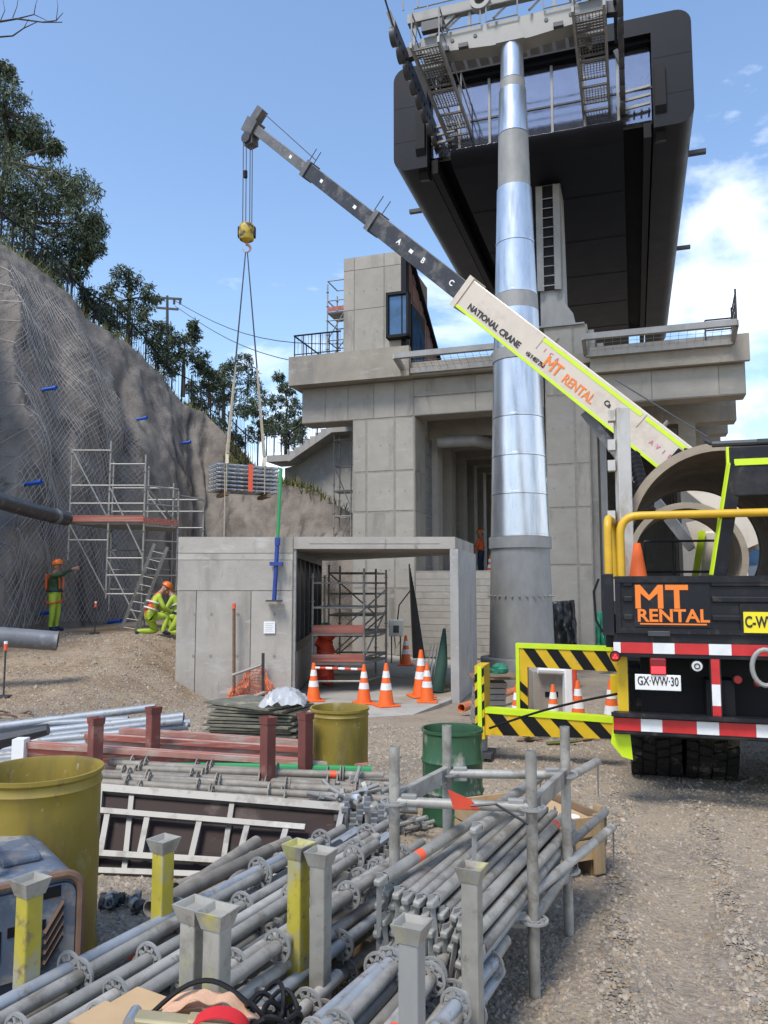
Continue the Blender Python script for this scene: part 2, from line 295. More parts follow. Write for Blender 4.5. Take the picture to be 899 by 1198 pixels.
# ------------------------------------------------------------------ ground
def gz(x, y):
    z = -.55*sstep(7, 15, y)*(1 if x < 6 else 1-.5*sstep(6, 12, x)) - .25*sstep(20, 40, y)*0
    m = sstep(9.3, 17, y)*sstep(-2.9, -5.2, x)
    m *= 1-.15*sstep(-8, -12, x)
    z += 1.12*m
    for u0 in (.45, 2.0):
        q = (x-1.63-u0*.956)*.956-(y-6.1+u0*.292)*.292; v_ = (x-1.63)*.292+(y-6.1)*.956
        if v_ < 1: z -= .035*math.exp(-(q/.17)**2)*sstep(1, 0, v_)-.018*math.exp(-((abs(q)-.3)/.1)**2)
    if y < 20: z += .025*mnoise.noise(V((x*.9, y*.9, 0)))+.05*m*mnoise.noise(V((x*1.3, y*1.3, 4)))
    return z
def gpt(px, py):                            # pixel -> point on the uneven ground
    z = 0
    for _ in range(12): p = G(px, py, z); z = gz(p.x, p.y)
    return p
def spaced(a, b, near, step, far):
    xs = list(np.arange(a, b+1e-6, step)); k = step
    lo, hi = [], []
    x = a
    while x > -far: k *= 1.35; x -= k; lo.append(x)
    k = step; x = b
    while x < far: k *= 1.35; x += k; hi.append(x)
    return lo[::-1]+xs+hi
gx, gy = spaced(-11, 9, 0, .18, 900), spaced(1, 22, 0, .18, 1200)
m = MB(); m.v = [(x, y, gz(x, y)) for y in gy for x in gx]; n = len(gx)
m.f = [(j*n+i, j*n+i+1, (j+1)*n+i+1, (j+1)*n+i) for j in range(len(gy)-1) for i in range(n-1)]; m.mi = [0]*len(m.f)
def mound_at(x, y): return sstep(9.3, 17, y)*sstep(-2.9, -5.2, x)+.12*mnoise.noise(V((x*1.7, y*1.7, 2)))
m.mi = [1 if (-14 < m.v[f[0]][0] < -2.4 and 8 < m.v[f[0]][1] < 22 and mound_at(m.v[f[0]][0], m.v[f[0]][1]) > .14) else 0 for f in m.f]
m.build('ground', ['gravel_ground', 'mound_soil'], smooth=True, kind='structure', sharp=3)

# ------------------------------------------------------------------ hillside: shotcrete face, ground above it
crest = [(-150, 150, 18.5), (-60, 238, 21.5), (0, 284, 24), (35, 306, 25.2), (60, 326, 26), (88, 352, 26.8), (100, 372, 27.5), (150, 402, 29.3), (190, 440, 30.8), (212, 472, 31.6), (240, 484, 32.4), (268, 512, 32), (292, 538, 30.8), (322, 566, 29.4), (366, 572, 28.2), (392, 590, 27.5), (440, 615, 26.8)]
toe = [(-150, 840, 11.5), (-60, 800, 13.3), (0, 770, 15.6), (35, 752, 17.8), (60, 746, 19.6), (88, 742, 21), (110, 742, 22), (150, 745, 24), (185, 748, 26), (204, 750, 28), (232, 752, 29.5), (262, 755, 29.8), (288, 757, 29), (318, 757, 28), (362, 757, 27.2), (390, 757, 26.6), (440, 757, 26.3)]
CR = np.array([P(*c) for c in crest]); TO = np.array([P(*c) for c in toe]); SK = np.arange(len(crest))
def cliff_pt(s, t):
    a = V([np.interp(s, SK, TO[:, i]) for i in range(3)]); b = V([np.interp(s, SK, CR[:, i]) for i in range(3)])
    s2 = min(s+.3, len(SK)-1); s1 = max(0, s-.3)
    tg = V([np.interp(s2, SK, TO[:, i]+CR[:, i])-np.interp(s1, SK, TO[:, i]+CR[:, i]) for i in range(3)]); tg.z = 0
    n = tg.cross(b-a).normalized()
    if n.y > 0: n = -n
    p = a.lerp(b, t)
    k = math.sin(math.pi*min(1, t*1.02))
    d = .55*k*math.sin(math.pi*t*.9)+.55*k*mnoise.noise(V((p.x*.6, p.y*.6, p.z*.10)))+.26*k*mnoise.noise(V((p.x*1.2+7, p.y*1.2, p.z*.22)))+.10*mnoise.noise(V((p.x*2.2, p.y*2.2, p.z*1.5)))+.035*mnoise.noise(V((p.x*5, p.y*5, p.z*4)))
    d -= .75*math.exp(-((s-9.45)/.16)**2)*k + .4*math.exp(-((s-6.2-.8*t)/.2)**2)*k
    return p+n*d, n
NS, NT = 260, 110
m = MB(); SS = np.linspace(0, len(SK)-1, NS); TT = np.linspace(-.06, 1, NT)
m.v = [tuple(cliff_pt(s, t)[0]) for s in SS for t in TT]
m.f = [(i*NT+j, (i+1)*NT+j, (i+1)*NT+j+1, i*NT+j+1) for i in range(NS-1) for j in range(NT-1)]; m.mi = [0]*len(m.f)
m.build('shotcrete_slope', 'shotcrete', smooth=True, kind='structure', sharp=3)
m = MB(); rows = []
SS2 = np.linspace(0, len(SK)-1, 120)
for s in SS2:
    p, n = cliff_pt(s, 1.0); n = V((.75, -.66, 0))
    for back, up in ((-.0, -.04), (-.5, .02), (-1.6, .25), (-4, .9), (-9, 2.0), (-25, 3.5), (-70, 4)):
        f = sstep(16, 11, s)
        q = p+n*back; q.z += up*(.25+.75*f)+(.12*mnoise.noise(q*.8) if back < -.3 else 0); m.v.append(tuple(q))
m.f = [(i*7+j, i*7+j+1, (i+1)*7+j+1, (i+1)*7+j) for i in range(119) for j in range(6)]; m.mi = [0]*len(m.f)
m.build('hillside', 'grass', smooth=True, kind='structure', sharp=3)
# tufts of grass along the crest
m = MB()
for k in range(5200):
    s = random.uniform(1.5, 15.5); p, n = cliff_pt(s, 1.0); n = V((.75, -.66, 0)); b = random.uniform(.1, 3.2)**1.0
    q = p-n*b; q.z += .0+.2*b; h = random.uniform(.12, .5); a = random.uniform(0, 6.28); dx = V((math.cos(a), math.sin(a), 0))*.03
    tip = q+V((random.gauss(0, .12), random.gauss(0, .12), h)); m.add([q-dx, q+dx, tip], [(0, 1, 2)], random.choice((0, 0, 1)))
m.build('hill_grass', ['grass', 'dry_grass'], kind='stuff', label='green and dry grass tufts along the top of the shotcrete slope', cat='grass')
# wire netting pinned over the slope
m = MB()
MID = (TO+CR)/2; ARC = np.concatenate([[0], np.cumsum(np.linalg.norm(np.diff(MID[:, :2], axis=0), axis=1))])
wmax = float(np.interp(7.6, SK, ARC))
def net_line(w0, dw, n):
    pts = []
    for k in range(n):
        w_, t = w0+dw*k, .03+k*.03; s = float(np.interp(w_, ARC, SK))
        lim = wmax-1.1+1.0*mnoise.noise(V((0, t*4, 3)))-1.6*max(0, t-.55)
        if not (0 < w_ < lim and t < .95):
            if len(pts) > 1: m.path(pts, .0085, 3)
            pts = []; continue
        p, nn = cliff_pt(s, t); pts.append(p+nn*(.06+.03*math.sin(k*1.3+w0)))
    if len(pts) > 1: m.path(pts, .0085, 3)
for k in range(int((wmax+10)/.2)):
    net_line(-9+k*.2, .30, 31); net_line(k*.2, -.30, 31)
m.build('wire_netting', 'net_wire', label='wire mesh netting pinned over the left part of the shotcrete slope', cat='netting')
def on_cliff(px, py, lift=.05):
    best = None
    for s in np.linspace(0, 15.9, 160):
        for t in np.linspace(0, 1, 60):
            a = V([np.interp(s, SK, TO[:, i]) for i in range(3)]).lerp(V([np.interp(s, SK, CR[:, i]) for i in range(3)]), t)
            x, y = PX(a); d = (x-px)**2+(y-py)**2
            if best is None or d < best[0]: best = (d, s, t)
    p, n = cliff_pt(best[1], best[2]); return p+n*lift, n
for px, py, lb in [(37, 460, 'high left on the slope, near the cliff top'), (155, 494, 'in the middle of the slope, above the scaffold'), (208, 519, 'beside the dark fold of the slope'), (14, 575, 'just above the black hose'), (46, 716, 'beside the standing worker'), (128, 729, 'at the foot of the slope, left of the ladder')]:
    p, n = on_cliff(px, py); t = thing('drain_pipe', 'short blue plastic drain pipe '+lb, 'pipe', p, 0, 'blue drain pipes stuck in the shotcrete')
    e = p+n*.15+V((.24, -.05, -.02)); MB().tube(p-n*.1, e, .05, n=10, hollow=.8).build('pipe', 'blue_plastic', t, smooth=True)
    MB().tube(e-(e-p)*.2, e+(e-p)*.02, .066, n=10, hollow=.8).build('collar', 'blue_plastic', t, smooth=True)
# fence along the crest
t = thing('steel_fence', 'black steel bar fence climbing along the top of the shotcrete slope', 'fence', cliff_pt(7, 1)[0])
def fpt(s):
    p, n = cliff_pt(s, 1.0); n = V((.75, -.66, 0)); q = p-n*1.0; q.z += .12; return q
fs = np.arange(2.0, 13.2, .42); FP = [fpt(s) for s in fs]
for q in FP: MB().beam(q-Z*.2, q+Z*1.75, .055, .055, up=V((0, 1, 0))).build('post', 'black', t)
for h in (.2, 1.5):
    MB().path([q+Z*h for q in FP], .03, 4).build('rail', 'black', t)
for a, b in zip(FP[:-1], FP[1:]):
    m = MB(); n = max(3, int((b-a).length/.13))
    for k in range(1, n): q = a.lerp(b, k/n); m.tube(q+Z*.05, q+Z*1.95, .011, .006, n=4)
    m.build('bars', 'black', t, kind='stuff')

# ------------------------------------------------------------------ trees
def leaves(c, rad, n, size, droop, rg):
    u = rg.normal(size=(n, 3)); u /= np.linalg.norm(u, axis=1)[:, None]; r = rg.random(n)**.45
    return np.array(c)+u*r[:, None]*np.array(rad)
def tree(name, label, base, trunk_pts, trunk_r, clumps, leaf=.16, per=420, droop=.5, group=None, mats=('leaf0', 'leaf1', 'leaf2', 'leaf3'), seed=1, twigs=3):
    rg = np.random.default_rng(seed); t = thing(name, label, 'tree', base, 0, group)
    mt = MB(); pts = [V(q) for q in trunk_pts]; k = len(pts)
    mt.path(pts, [trunk_r*(1-.75*i/(k-1)) for i in range(k)], 8)
    verts, faces, mi = [], [], []
    for ci, (c, rad) in enumerate(clumps):
        c = V(c); near = min(pts, key=lambda q: (q-c).length)
        mid = near.lerp(c, .5)+V(rg.normal(size=3)*.12); mt.path([near, mid, c], [trunk_r*.35, trunk_r*.2, trunk_r*.06], 5)
        sub = leaves(c, rad, max(6, per//24), 0, 0, rg)
        for q in sub:
            if rg.random() < .22: mt.path([c, c.lerp(V(q), .6)+V(rg.normal(size=3)*.05), V(q)], [trunk_r*.08, trunk_r*.05, .006], 3)
            g = int(rg.integers(0, len(mats))); spr = np.mean(rad)*.30
            for _ in range(26):
                p = np.array(q)+rg.normal(size=3)*spr*np.array((.42, .42, .35)); p[2] -= spr*1.5*droop*rg.random()**1.5
                d = rg.normal(size=3); d[2] -= droop*1.6; d /= np.linalg.norm(d); L_ = leaf*rg.uniform(.6, 1.4)
                s = np.cross(d, rg.normal(size=3)); s /= np.linalg.norm(s)+1e-6; o = len(verts)
                verts += [tuple(p), tuple(p+d*L_*.5+s*L_*.13), tuple(p+d*L_), tuple(p+d*L_*.5-s*L_*.13)]; faces.append((o, o+1, o+2, o+3)); mi.append(g if rg.random() < .75 else int(rg.integers(0, len(mats))))
    mt.build('trunk', 'bark', t, smooth=True)
    m = MB(); m.v = verts; m.f = faces; m.mi = mi; m.build('crown', list(mats), t)
    return t
def clump_px(lst, Y, jit=.8, seed=3):
    rg = random.Random(seed); o = []
    for px, py, r in lst:
        Yj = Y+rg.uniform(-jit, jit); c = P(px, py, Yj); rr = r/F*Yj/ray(px, py).y; o.append((c, (rr, rr, rr*.95)))
    return o
big = [(-55, 110, 44), (-15, 135, 34), (12, 110, 26), (18, 150, 24), (40, 150, 20), (-40, 190, 50), (10, 195, 32), (45, 165, 14), (0, 235, 40), (45, 215, 34), (70, 205, 26), (92, 218, 24), (60, 250, 36), (95, 250, 26), (110, 262, 16), (30, 270, 32), (108, 285, 15), (80, 285, 22), (50, 300, 22), (-30, 260, 40), (8, 82, 12), (-25, 80, 26), (100, 298, 9), (66, 170, 9), (20, 300, 26), (62, 318, 20), (88, 312, 16), (-10, 310, 30), (30, 240, 26), (75, 228, 24), (40, 330, 18), (15, 165, 26)]
b0 = P(-30, 330, 29)
tree('hillside_tree', 'large drooping grey green tree leaning over the fence on the slope', b0-Z*.8, [b0-Z*.8, b0+V((.3, 0, 1.2)), P(-5, 250, 29), P(10, 190, 29), P(5, 130, 29)], .28, clump_px(big, 29, 1.1), leaf=.19, per=1150, droop=.8, seed=4)
b1 = P(150, 395, 35)
tree('hillside_tree', 'olive green tree beyond the fence below the large drooping tree', b1-Z*1.5, [b1-Z*1.5, b1, P(152, 350, 35), P(150, 325, 35)], .16, clump_px([(145, 322, 13), (165, 330, 15), (130, 338, 12), (160, 352, 18), (178, 350, 11), (140, 362, 17), (172, 372, 18), (150, 385, 18), (125, 360, 10), (190, 385, 12)], 35), leaf=.20, per=560, seed=6, group='trees beyond the fence')
for k, (px, py, Y, cl, lb) in enumerate([
    (215, 430, 38, [(205, 398, 12), (225, 392, 11), (218, 412, 15), (200, 420, 14), (235, 420, 12), (226, 380, 6)], 'low green tree behind the fence, below the pylon'),
    (262, 465, 42, [(250, 440, 13), (268, 430, 12), (285, 425, 14), (292, 445, 16), (270, 455, 16), (300, 465, 16), (282, 475, 14), (255, 465, 12)], 'dark green tree between the two lifting slings'),
    (335, 505, 44, [(322, 470, 12), (335, 455, 10), (345, 475, 13), (328, 490, 14), (348, 498, 13), (318, 498, 12), (338, 510, 13), (326, 440, 6)], 'slender brownish tree left of the concrete balcony'),
    (240, 505, 40, [(232, 470, 12), (245, 488, 14), (262, 500, 15), (225, 455, 10), (280, 510, 12)], 'dense green bush like tree behind the fence bars')]):
    b = P(px, py, Y); tree('hillside_tree', lb, b-Z*1.5, [b-Z*1.5, b, P(px, py-15, Y), P(px+2, py-30, Y)], .12, clump_px(cl, Y), leaf=.22, per=560, seed=20+k, group='trees beyond the fence')
for k, (px, py, Y, cl, lb) in enumerate([
    (185, 420, 35, [(178, 398, 11), (192, 405, 12), (185, 415, 13), (200, 432, 12)], 'small bush right of the olive tree behind the fence'),
    (245, 455, 39, [(238, 430, 12), (250, 440, 13), (262, 448, 12), (244, 452, 12)], 'bush left of the dark tree between the slings'),
    (305, 495, 41, [(296, 482, 12), (308, 490, 13), (316, 502, 12), (302, 504, 12)], 'bush left of the slender brownish tree'),
    (110, 372, 31.5, [(100, 345, 11), (112, 352, 13), (122, 366, 12), (132, 378, 12), (105, 362, 12)], 'bush under the large drooping tree by the fence'),
    (345, 512, 43, [(338, 500, 10), (352, 492, 11), (350, 510, 12)], 'bush against the left side of the balcony')]):
    b = P(px, py, Y); tree('hillside_bush', lb, b-Z*1.0, [b-Z*1.0, b, P(px, py-14, Y)], .08, clump_px(cl, Y), leaf=.2, per=520, seed=50+k, group='bushes behind the fence')
# tree far behind the truck, seen through the pipe
b = P(800, 690, 46); tree('far_tree', 'dark green leafy tree far behind the truck, seen through the pipe', b-Z*2, [b-Z*2, b, P(800, 650, 46), P(798, 625, 46)], .3, clump_px([(770, 655, 22), (800, 640, 22), (760, 680, 20), (790, 675, 26), (820, 665, 22), (840, 690, 22), (850, 668, 18), (810, 700, 24), (870, 690, 18)], 46), leaf=.34, per=420, seed=31)
# bare branch reaching into the frame at the upper left
t = thing('bare_branch_tree', 'leafless dark tree whose twigs reach in at the upper left', 'tree', P(-160, 900, 9)*1.0); bz = W[t].translation
m = MB(); A = P(-160, 120, 9); m.path([bz, A-Z*2, A], [.16, .12, .08], 8); B_ = P(-10, 27, 9)
m.path([A, P(-80, 60, 9), B_], [.08, .045, .022], 6); m.build('trunk', 'twig', t, smooth=True)
m = MB()
for pts, r in [([(-10, 27), (20, 22), (50, 26), (73, 26)], .014), ([(50, 26), (66, 24), (74, 15)], .009), ([(20, 22), (40, 17), (55, 24)], .009), ([(-10, 44), (15, 42), (28, 33), (45, 25)], .012), ([(40, 17), (42, 6), (46, -8)], .006), ([(15, 21), (20, 8), (22, -5)], .006), ([(66, 24), (68, 8), (66, -6)], .005), ([(0, 26), (6, 12), (3, -4)], .006), ([(28, 33), (34, 22)], .006), ([(-30, 40), (-10, 44)], .014)]:
    m.path([P(x, y, 9+.1*math.sin(x)) for x, y in pts], [r*(1-.6*i/(len(pts)-1)) for i in range(len(pts))], 5)
m.build('twigs', 'twig', t)
# pylon beyond the trees
t = thing('power_pole', 'small dark steel power pole with two crossarms beyond the fence', 'power pole', P(196, 420, 60))
a = P(196, 420, 60); MB().tube(a, P(196, 346, 60), .16, .1, n=6).build('pole', 'dark_steel', t)
for y, w_ in ((348, 17), (360, 13)): MB().beam(P(196-w_, y, 60), P(196+w_, y+2, 60), .14, .16).build('crossarm', 'dark_steel', t)
m = MB()
for dx in (-15, -8, 8, 15): m.tube(P(196+dx, 349, 60), P(196+dx, 356, 60), .1, n=6)
m.build('insulators', 'dark_steel', t)
for k, (y0, y1, lb) in enumerate([(352, 402, 'upper'), (358, 432, 'lower')]):
    m = MB(); a, b = P(205, y0, 60), P(420, y1, 44); m.path([a.lerp(b, f)-Z*1.2*math.sin(math.pi*f) for f in np.linspace(0, 1, 12)], .028, 4); m.build('power_line', 'dark_steel', label=lb+' thin power line running from the pole behind the building', cat='cable')

# ------------------------------------------------------------------ concrete building
BF = Fr((0, 24.5, 0), 18); gfl = -.5
bld = thing('concrete_building', 'unfinished raw concrete station building with deck, piers and open passage', 'building', BF(-1, 0, gfl), BF.yaw)
def cb(name, u0, u1, v0, v1, z0, z1, mt='concrete', **k): return MB().box(u0, u1, v0, v1, z0, z1, BF).build(name, mt, bld, **k)
UL, UR = -2.9, 10.7; SOF, DK = 7.1, 8.62
# front pier (core + formwork panels) and its return
cb('pier', -1.08, 1.02, 0.02, 1.3, gfl-.3, SOF-.002, 'concrete_joint')
panel_grid(BF, [-1.08, -.6, .36, 1.02], [gfl, .4, 1.6, 2.9, 4.05, 5.35, SOF-.01], .02, bld, gap=.035, th=.010)
for z0, z1 in zip([gfl, .4, 1.6, 2.9, 4.05, 5.35], [.4, 1.6, 2.9, 4.05, 5.35, SOF-.01]):
    MB().box(1.02, 1.035, .04, .66, z0+.012, z1-.012, BF).build('panel', 'concrete_panel', bld); MB().box(1.02, 1.035, .69, 1.28, z0+.012, z1-.012, BF).build('panel', 'concrete_panel', bld)
# lintel beam along the front with panels
cb('beam', UL, 5.1, .02, .9, SOF, 8.3, 'concrete_joint')
panel_grid(BF, [UL, -2.05, -1.25, -.35, .36, 1.0, 3.0, 5.1], [SOF, 8.28], .02, bld, gap=.02, th=.012)
cb('beam_lip', 1.0, 5.1, -.03, .0, SOF+.62, SOF+.66, 'concrete_joint')
# balcony parapet on the left, deck slab
cb('parapet', -3.15, 1.0, -.55, -.30, 8.28, 9.25); cb('parapet', -3.15, -2.9, -.30, 5, 8.28, 9.25)
cb('balcony_slab', -3.145, 1.0, -.299, 3.0, 8.305, 8.50)
cb('deck_slab', 1.0, UR+.05, -.12, 16, DK-.3, DK); cb('deck_slab', -2.9, 1.0, 3.0, 16, DK-.3, DK); cb('deck_upstand', 1.0, 5.1, -.35, -.12, 8.3, DK+.12)
cb('deck_upstand', 6.5, UR+.1, -.3, -.12, 7.95, DK+.1)
# upper block beside the balcony
ub0, ub1, ut = -1.31, .68, 12.5
MB().prism([(ub0, 8.5), (ub1, 8.5), (ub1, ut), (ub0, ut)], -.28, 3.0, BF).build('upper_block', 'concrete_joint', bld)
panel_grid(BF, [ub0, -.93, .1, ub1], [9.2, 10.7, 12.05, ut], -.28, bld, gap=.009)
cb('upper_panel', ub0+.005, ub1-.005, -.296, -.28, 8.7, 9.19, 'concrete_panel')
cb('corner_trim', ub1, ub1+.16, -.30, .05, 8.6, ut-.02, 'dark_cladding')
# copper side wing with falling roofline (receding), blue window
for k in range(9):
    v0 = .05+k*.46; zt = ut-.05-(v0+.2)*.62
    for j in range(6):
        z0 = 8.62+j*.62; z1 = min(z0+.60, zt)
        if z1 > z0+.05: MB().box(ub1+.12, ub1+.14+.015*(k % 2), v0, v0+.44, z0, z1, BF).build('cladding_panel', 'copper', bld)
m = MB(); m.add([BF(ub1+.11, v, z) for v, z in ((.05, 8.6), (4.2, 8.6), (4.2, 9.8), (.05, 12.4))]+[BF(ub1-.2, v, z) for v, z in ((.05, 8.6), (4.2, 8.6), (4.2, 9.8), (.05, 12.4))], [(0, 1, 2, 3), (7, 6, 5, 4), (0, 3, 7, 4), (1, 5, 6, 2), (3, 2, 6, 7)]); m.build('wing_wall', 'dark_cladding', bld)
m = MB(); m.beam(BF(ub1+.1, .0, 12.5), BF(ub1+.1, 4.3, 9.84), .35, .1); m.build('roof_edge', 'dark_cladding', bld)
# window box projecting from the upper block corner
u0, z1 = BF.px(453, 344, -.5); u1, z0 = BF.px(479, 394, -.5)
m = MB()
for a in ((u0, u1, z0, z0+.09), (u0, u1, z1-.09, z1), (u0, u0+.07, z0, z1), (u1-.07, u1, z0, z1)): m.box(a[0], a[1], -.62, -.29, a[2], a[3], BF)
wn = m.build('window', 'black', bld); MB().box(u0+.05, u1-.05, -.52, -.50, z0+.05, z1-.05, BF).build('pane', 'blue_glass', wn)
MB().box((u0+u1)/2+.12, (u0+u1)/2+.15, -.55, -.53, z0+.09, z1-.09, BF).build('mullion', 'black', wn)
MB().box(ub1+.14, ub1+.2, .25, 1.9, 8.9, 10.9, BF).build('window', 'black', bld)
for k in range(3): MB().box(ub1+.2, ub1+.215, .33+k*.5, .78+k*.5, 9.0, 10.8-.22*k, BF).build('pane', 'blue_glass', bld)
# formwork tie holes
m = MB()
for us, zs_, v in (([-.84, -.12, .18, .7], [.9, 2.2, 3.4, 4.7, 6.2], .0095), ([5.35, 5.8], [1.2, 3.1, 4.6, 6.4, 8.4], .0095), ([-1.1, -.6, -.15, .35], [9.9, 11.3], -.3005)):
    for u in us:
        for z in zs_: m.tube(BF(u, v-.003, z), BF(u, v+.02, z), .032, n=8)
m.build('tie_holes', 'concrete_joint', bld, kind='stuff')
# balcony railing
rl = MB(); 
for k in range(6): rl.tube(BF(-3.0+k*.31, -.42, 9.25), BF(-3.0+k*.31, -.42, 10.0), .02, n=5)
rl.tube(BF(-3.02, -.42, 10.0), BF(-1.35, -.42, 10.0), .028, n=6); rl.tube(BF(-3.02, -.42, 9.35), BF(-1.35, -.42, 9.35), .02, n=5)
for v in (0.6, 1.6, 2.6): rl.tube(BF(-3.02, v, 9.25), BF(-3.02, v, 10), .02, n=5)
rl.tube(BF(-3.02, -.42, 10), BF(-3.02, 3, 10), .028, n=6); rl.build('railing', 'black', bld)
m = MB()
for k in range(14): m.tube(BF(-3.0+k*.125, -.42, 9.36), BF(-3.0+k*.125, -.42, 9.98), .006, n=4)
m.build('railing_mesh', 'dark_steel', bld)
# second pier with formwork panels, thicker cap
cb('pier', 5.14, 6.42, .02, 1.3, gfl-.2, 9.55, 'concrete_joint')
panel_grid(BF, [5.14, 6.0, 6.42], [gfl, 2.3, 4.0, 5.3, 7.4, 9.5], .02, bld, gap=.035, th=.010)
cb('pier_return', 6.42, 6.6, .45, 1.3, gfl-.2, 9.5, 'concrete_panel'); cb('pier_return', 6.66, 6.85, .9, 1.35, gfl, 9.2, 'galv_dull')
# cross beams receding under the deck; their right ends step back
for k in range(7):
    v0 = .0+k*2.1
    cb('beam', 6.45 if k == 0 else .9, UR-.02*k, v0, v0+.7, 6.75-(.0 if k else -.3), DK-.31, 'concrete')
panel_grid(BF, [6.5, 8.2, 10.0, UR-.01], [7.07, 7.94], .0, bld, gap=.012)
# receding rows of columns either side of the passage
for k in range(1, 7):
    v0 = k*2.1; cb('column', .75, 1.25, v0, v0+.7, 1.5, 6.75, 'concrete_panel')
    if k > 1: cb('column', 6.0, 6.5, v0, v0+.7, -.3, 6.75, 'concrete_panel'); 
    cb('column', 9.0, 9.5, v0, v0+.7, -.3, 6.75, 'concrete')
# infill lattice window between the first columns
m = MB()
for k in range(5): m.box(1.0, 1.05, 1.35+k*.17, 1.40+k*.17, 2.2, 6.7, BF)
for k in range(11): m.box(1.0, 1.06, 1.3, 2.05, 2.3+k*.42, 2.36+k*.42, BF)
m.build('lattice_window', 'galv_dull', bld); cb('lattice_pane', .97, .985, 1.3, 2.08, 2.2, 6.7, 'blue_glass')
for k in range(2, 6): cb('infill_wall', .8, .95, k*2.1+.7, k*2.1+2.1, 1.5, 6.9, 'concrete_panel')
cb('added_end_wall', 6.4, 9.5, 9, 9.3, gfl, 7, 'concrete'); cb('infill_wall', 6.4, 6.55, 2.8, 9, gfl, 6.8, 'concrete'); cb('side_wall', 9.55, 9.75, 3, 14, gfl, 6.7, 'concrete')  # added end wall blocks sky from the bay; added infill wall dims the passage
# ducts hung under the ceiling
MB().path([BF(1.4, 1.6, 6.5), BF(2.6, 1.7, 6.52), BF(3.2, 2.6, 6.5), BF(3.3, 9, 6.5)], .2, 10).build('duct', 'galv_dull', bld, smooth=True)
# passage floor and board-marked retaining wall
cb('passage_floor', -1, 6.4, 1.4, 15, 1.75, 2.05, 'concrete_slab'); cb('passage_floor', 1.03, 5.1, .3, 1.39, 1.75, 2.05, 'concrete_slab')
zb = gfl
cb('retaining_wall', 1.03, 5.12, .05, .3, gfl-.3, 2.16, 'concrete_joint')
for k in range(13):
    zz = gfl+k*.2; cb('board_course', 1.04, 5.11, .02+.006*random.random(), .05, zz+.006, zz+.196, 'concrete_panel')
# small rail posts and person-height parapet at the far end
# stairs on the left: landing, flight, balustrade
sv = 4.6
u0, z0 = BF.px(312, 533, sv); u1, z1 = BF.px(388, 497, sv)
st = []
nst = 8; ua, za = BF.px(338, 533, sv); 
MB().prism([(u0, z0), (ua, z0), (ua, z0-.26), (u0, z0-.26)], sv, sv+1.4, BF).build('landing', 'concrete_pale', bld)
for k in range(nst):
    a, b = ua+(u1-ua)*k/nst, ua+(u1-ua)*(k+1)/nst; zt = z0+(z1-z0)*(k+1)/nst
    MB().prism([(a, zt), (b, zt), (b, zt-.30), (a, zt-.30-(z1-z0)/nst)], sv, sv+1.4, BF).build('step', 'concrete_pale', bld)
MB().prism([(u1, z1), (u1+.9, z1), (u1+.9, z1-.3), (u1, z1-.3)], sv, sv+1.4, BF).build('landing', 'concrete_pale', bld)
MB().prism([(u0+.4, 2.5), (u1+.9, 2.5), (u1+.9, z1-.3), (u1, z1-.3), (ua, z0-.3), (u0+.4, z0-.4)], sv+.9, sv+1.1, BF).build('stair_wall', 'concrete_pale', bld)
m = MB(); pts = [(u0, z0), (ua, z0), (u1, z1), (u1+.9, z1)]
for (a, za_), (b, zb_) in zip(pts[:-1], pts[1:]):
    m.tube(BF(a, sv, za_+.85), BF(b, sv, zb_+.85), .03, n=5); 
    for k in range(4): f = k/3; m.tube(BF(a+(b-a)*f, sv, za_+(zb_-za_)*f), BF(a+(b-a)*f, sv, za_+(zb_-za_)*f+.85), .025, n=5)
m.build('stair_railing', 'black', bld)
m = MB()
for (a, za_), (b, zb_) in zip(pts[:-1], pts[1:]):
    n = max(2, int((b-a)/.11))
    for k in range(n): f = k/n; m.tube(BF(a+(b-a)*f, sv, za_+(zb_-za_)*f+.1), BF(a+(b-a)*f, sv, za_+(zb_-za_)*f+.83), .008, n=3)
m.build('baluster_mesh', 'dark_steel', bld)
# steel guard beams along the deck edge, with mesh
def guard(pl, pr, v, name):
    (a, z0), (b, z1) = pl, pr
    z = (z0+z1)/2
    m = MB(); m.beam(BF(a, v-1.3, z), BF(b, v-1.3, z), .16, .17); m.beam(BF(a, v-1.3, z), BF(a, v-.3, z-.2), .12, .16); m.beam(BF(b, v-1.3, z), BF(b, v-.3, z-.2), .12, .16)
    m.beam(BF(a, v-.4, z-.25), BF(b, v-.4, z-.25), .12, .16); g = m.build(name, 'galv_dull', bld)
    m = MB(); n = int((b-a)/.22)
    for k in range(n): u = a+(b-a)*(k+.5)/n; m.tube(BF(u, v-1.3, z+.02), BF(u, v-.4, z-.22), .006, n=3)
    for k in range(6): f = k/5; m.tube(BF(a, v-1.3+.9*f, z-.24*f), BF(b, v-1.3+.9*f, z-.24*f), .006, n=3)
    m.build('safety_mesh', 'steel_grey', g)
guard(BF.px(462, 416, -1.3), BF.px(581, 406, -1.3), 0, 'edge_guard')
guard(BF.px(683, 394, -1.3), BF.px(862, 378, -1.3), 0, 'edge_guard')
a, z = BF.px(862, 378, -1.3); m = MB()
m.tube(BF(a, -1.3, z-.1), BF(a, -1.3, z+.95), .03, n=5); m.tube(BF(a, -.4, z-.3), BF(a, -.4, z+.75), .03, n=5)
for h in (.1, .35, .6, .85): m.tube(BF(a, -1.3, z+h), BF(a, -.4, z+h-.2), .02, n=4)
for k in range(6): m.tube(BF(a, -1.3+.15*k, z), BF(a, -1.3+.15*k, z+.9-.03*k), .01, n=3)
m.tube(BF(a-.7, -.4, z-.2), BF(a-.7, -.4, z+.45), .025, n=4); m.tube(BF(a-.7, -.4, z+.45), BF(a, -.4, z+.45), .025, n=4); m.tube(BF(a-.7, -.4, z+.15), BF(a, -.4, z+.15), .025, n=4)
m.build('guard_gate', 'dark_steel', bld)
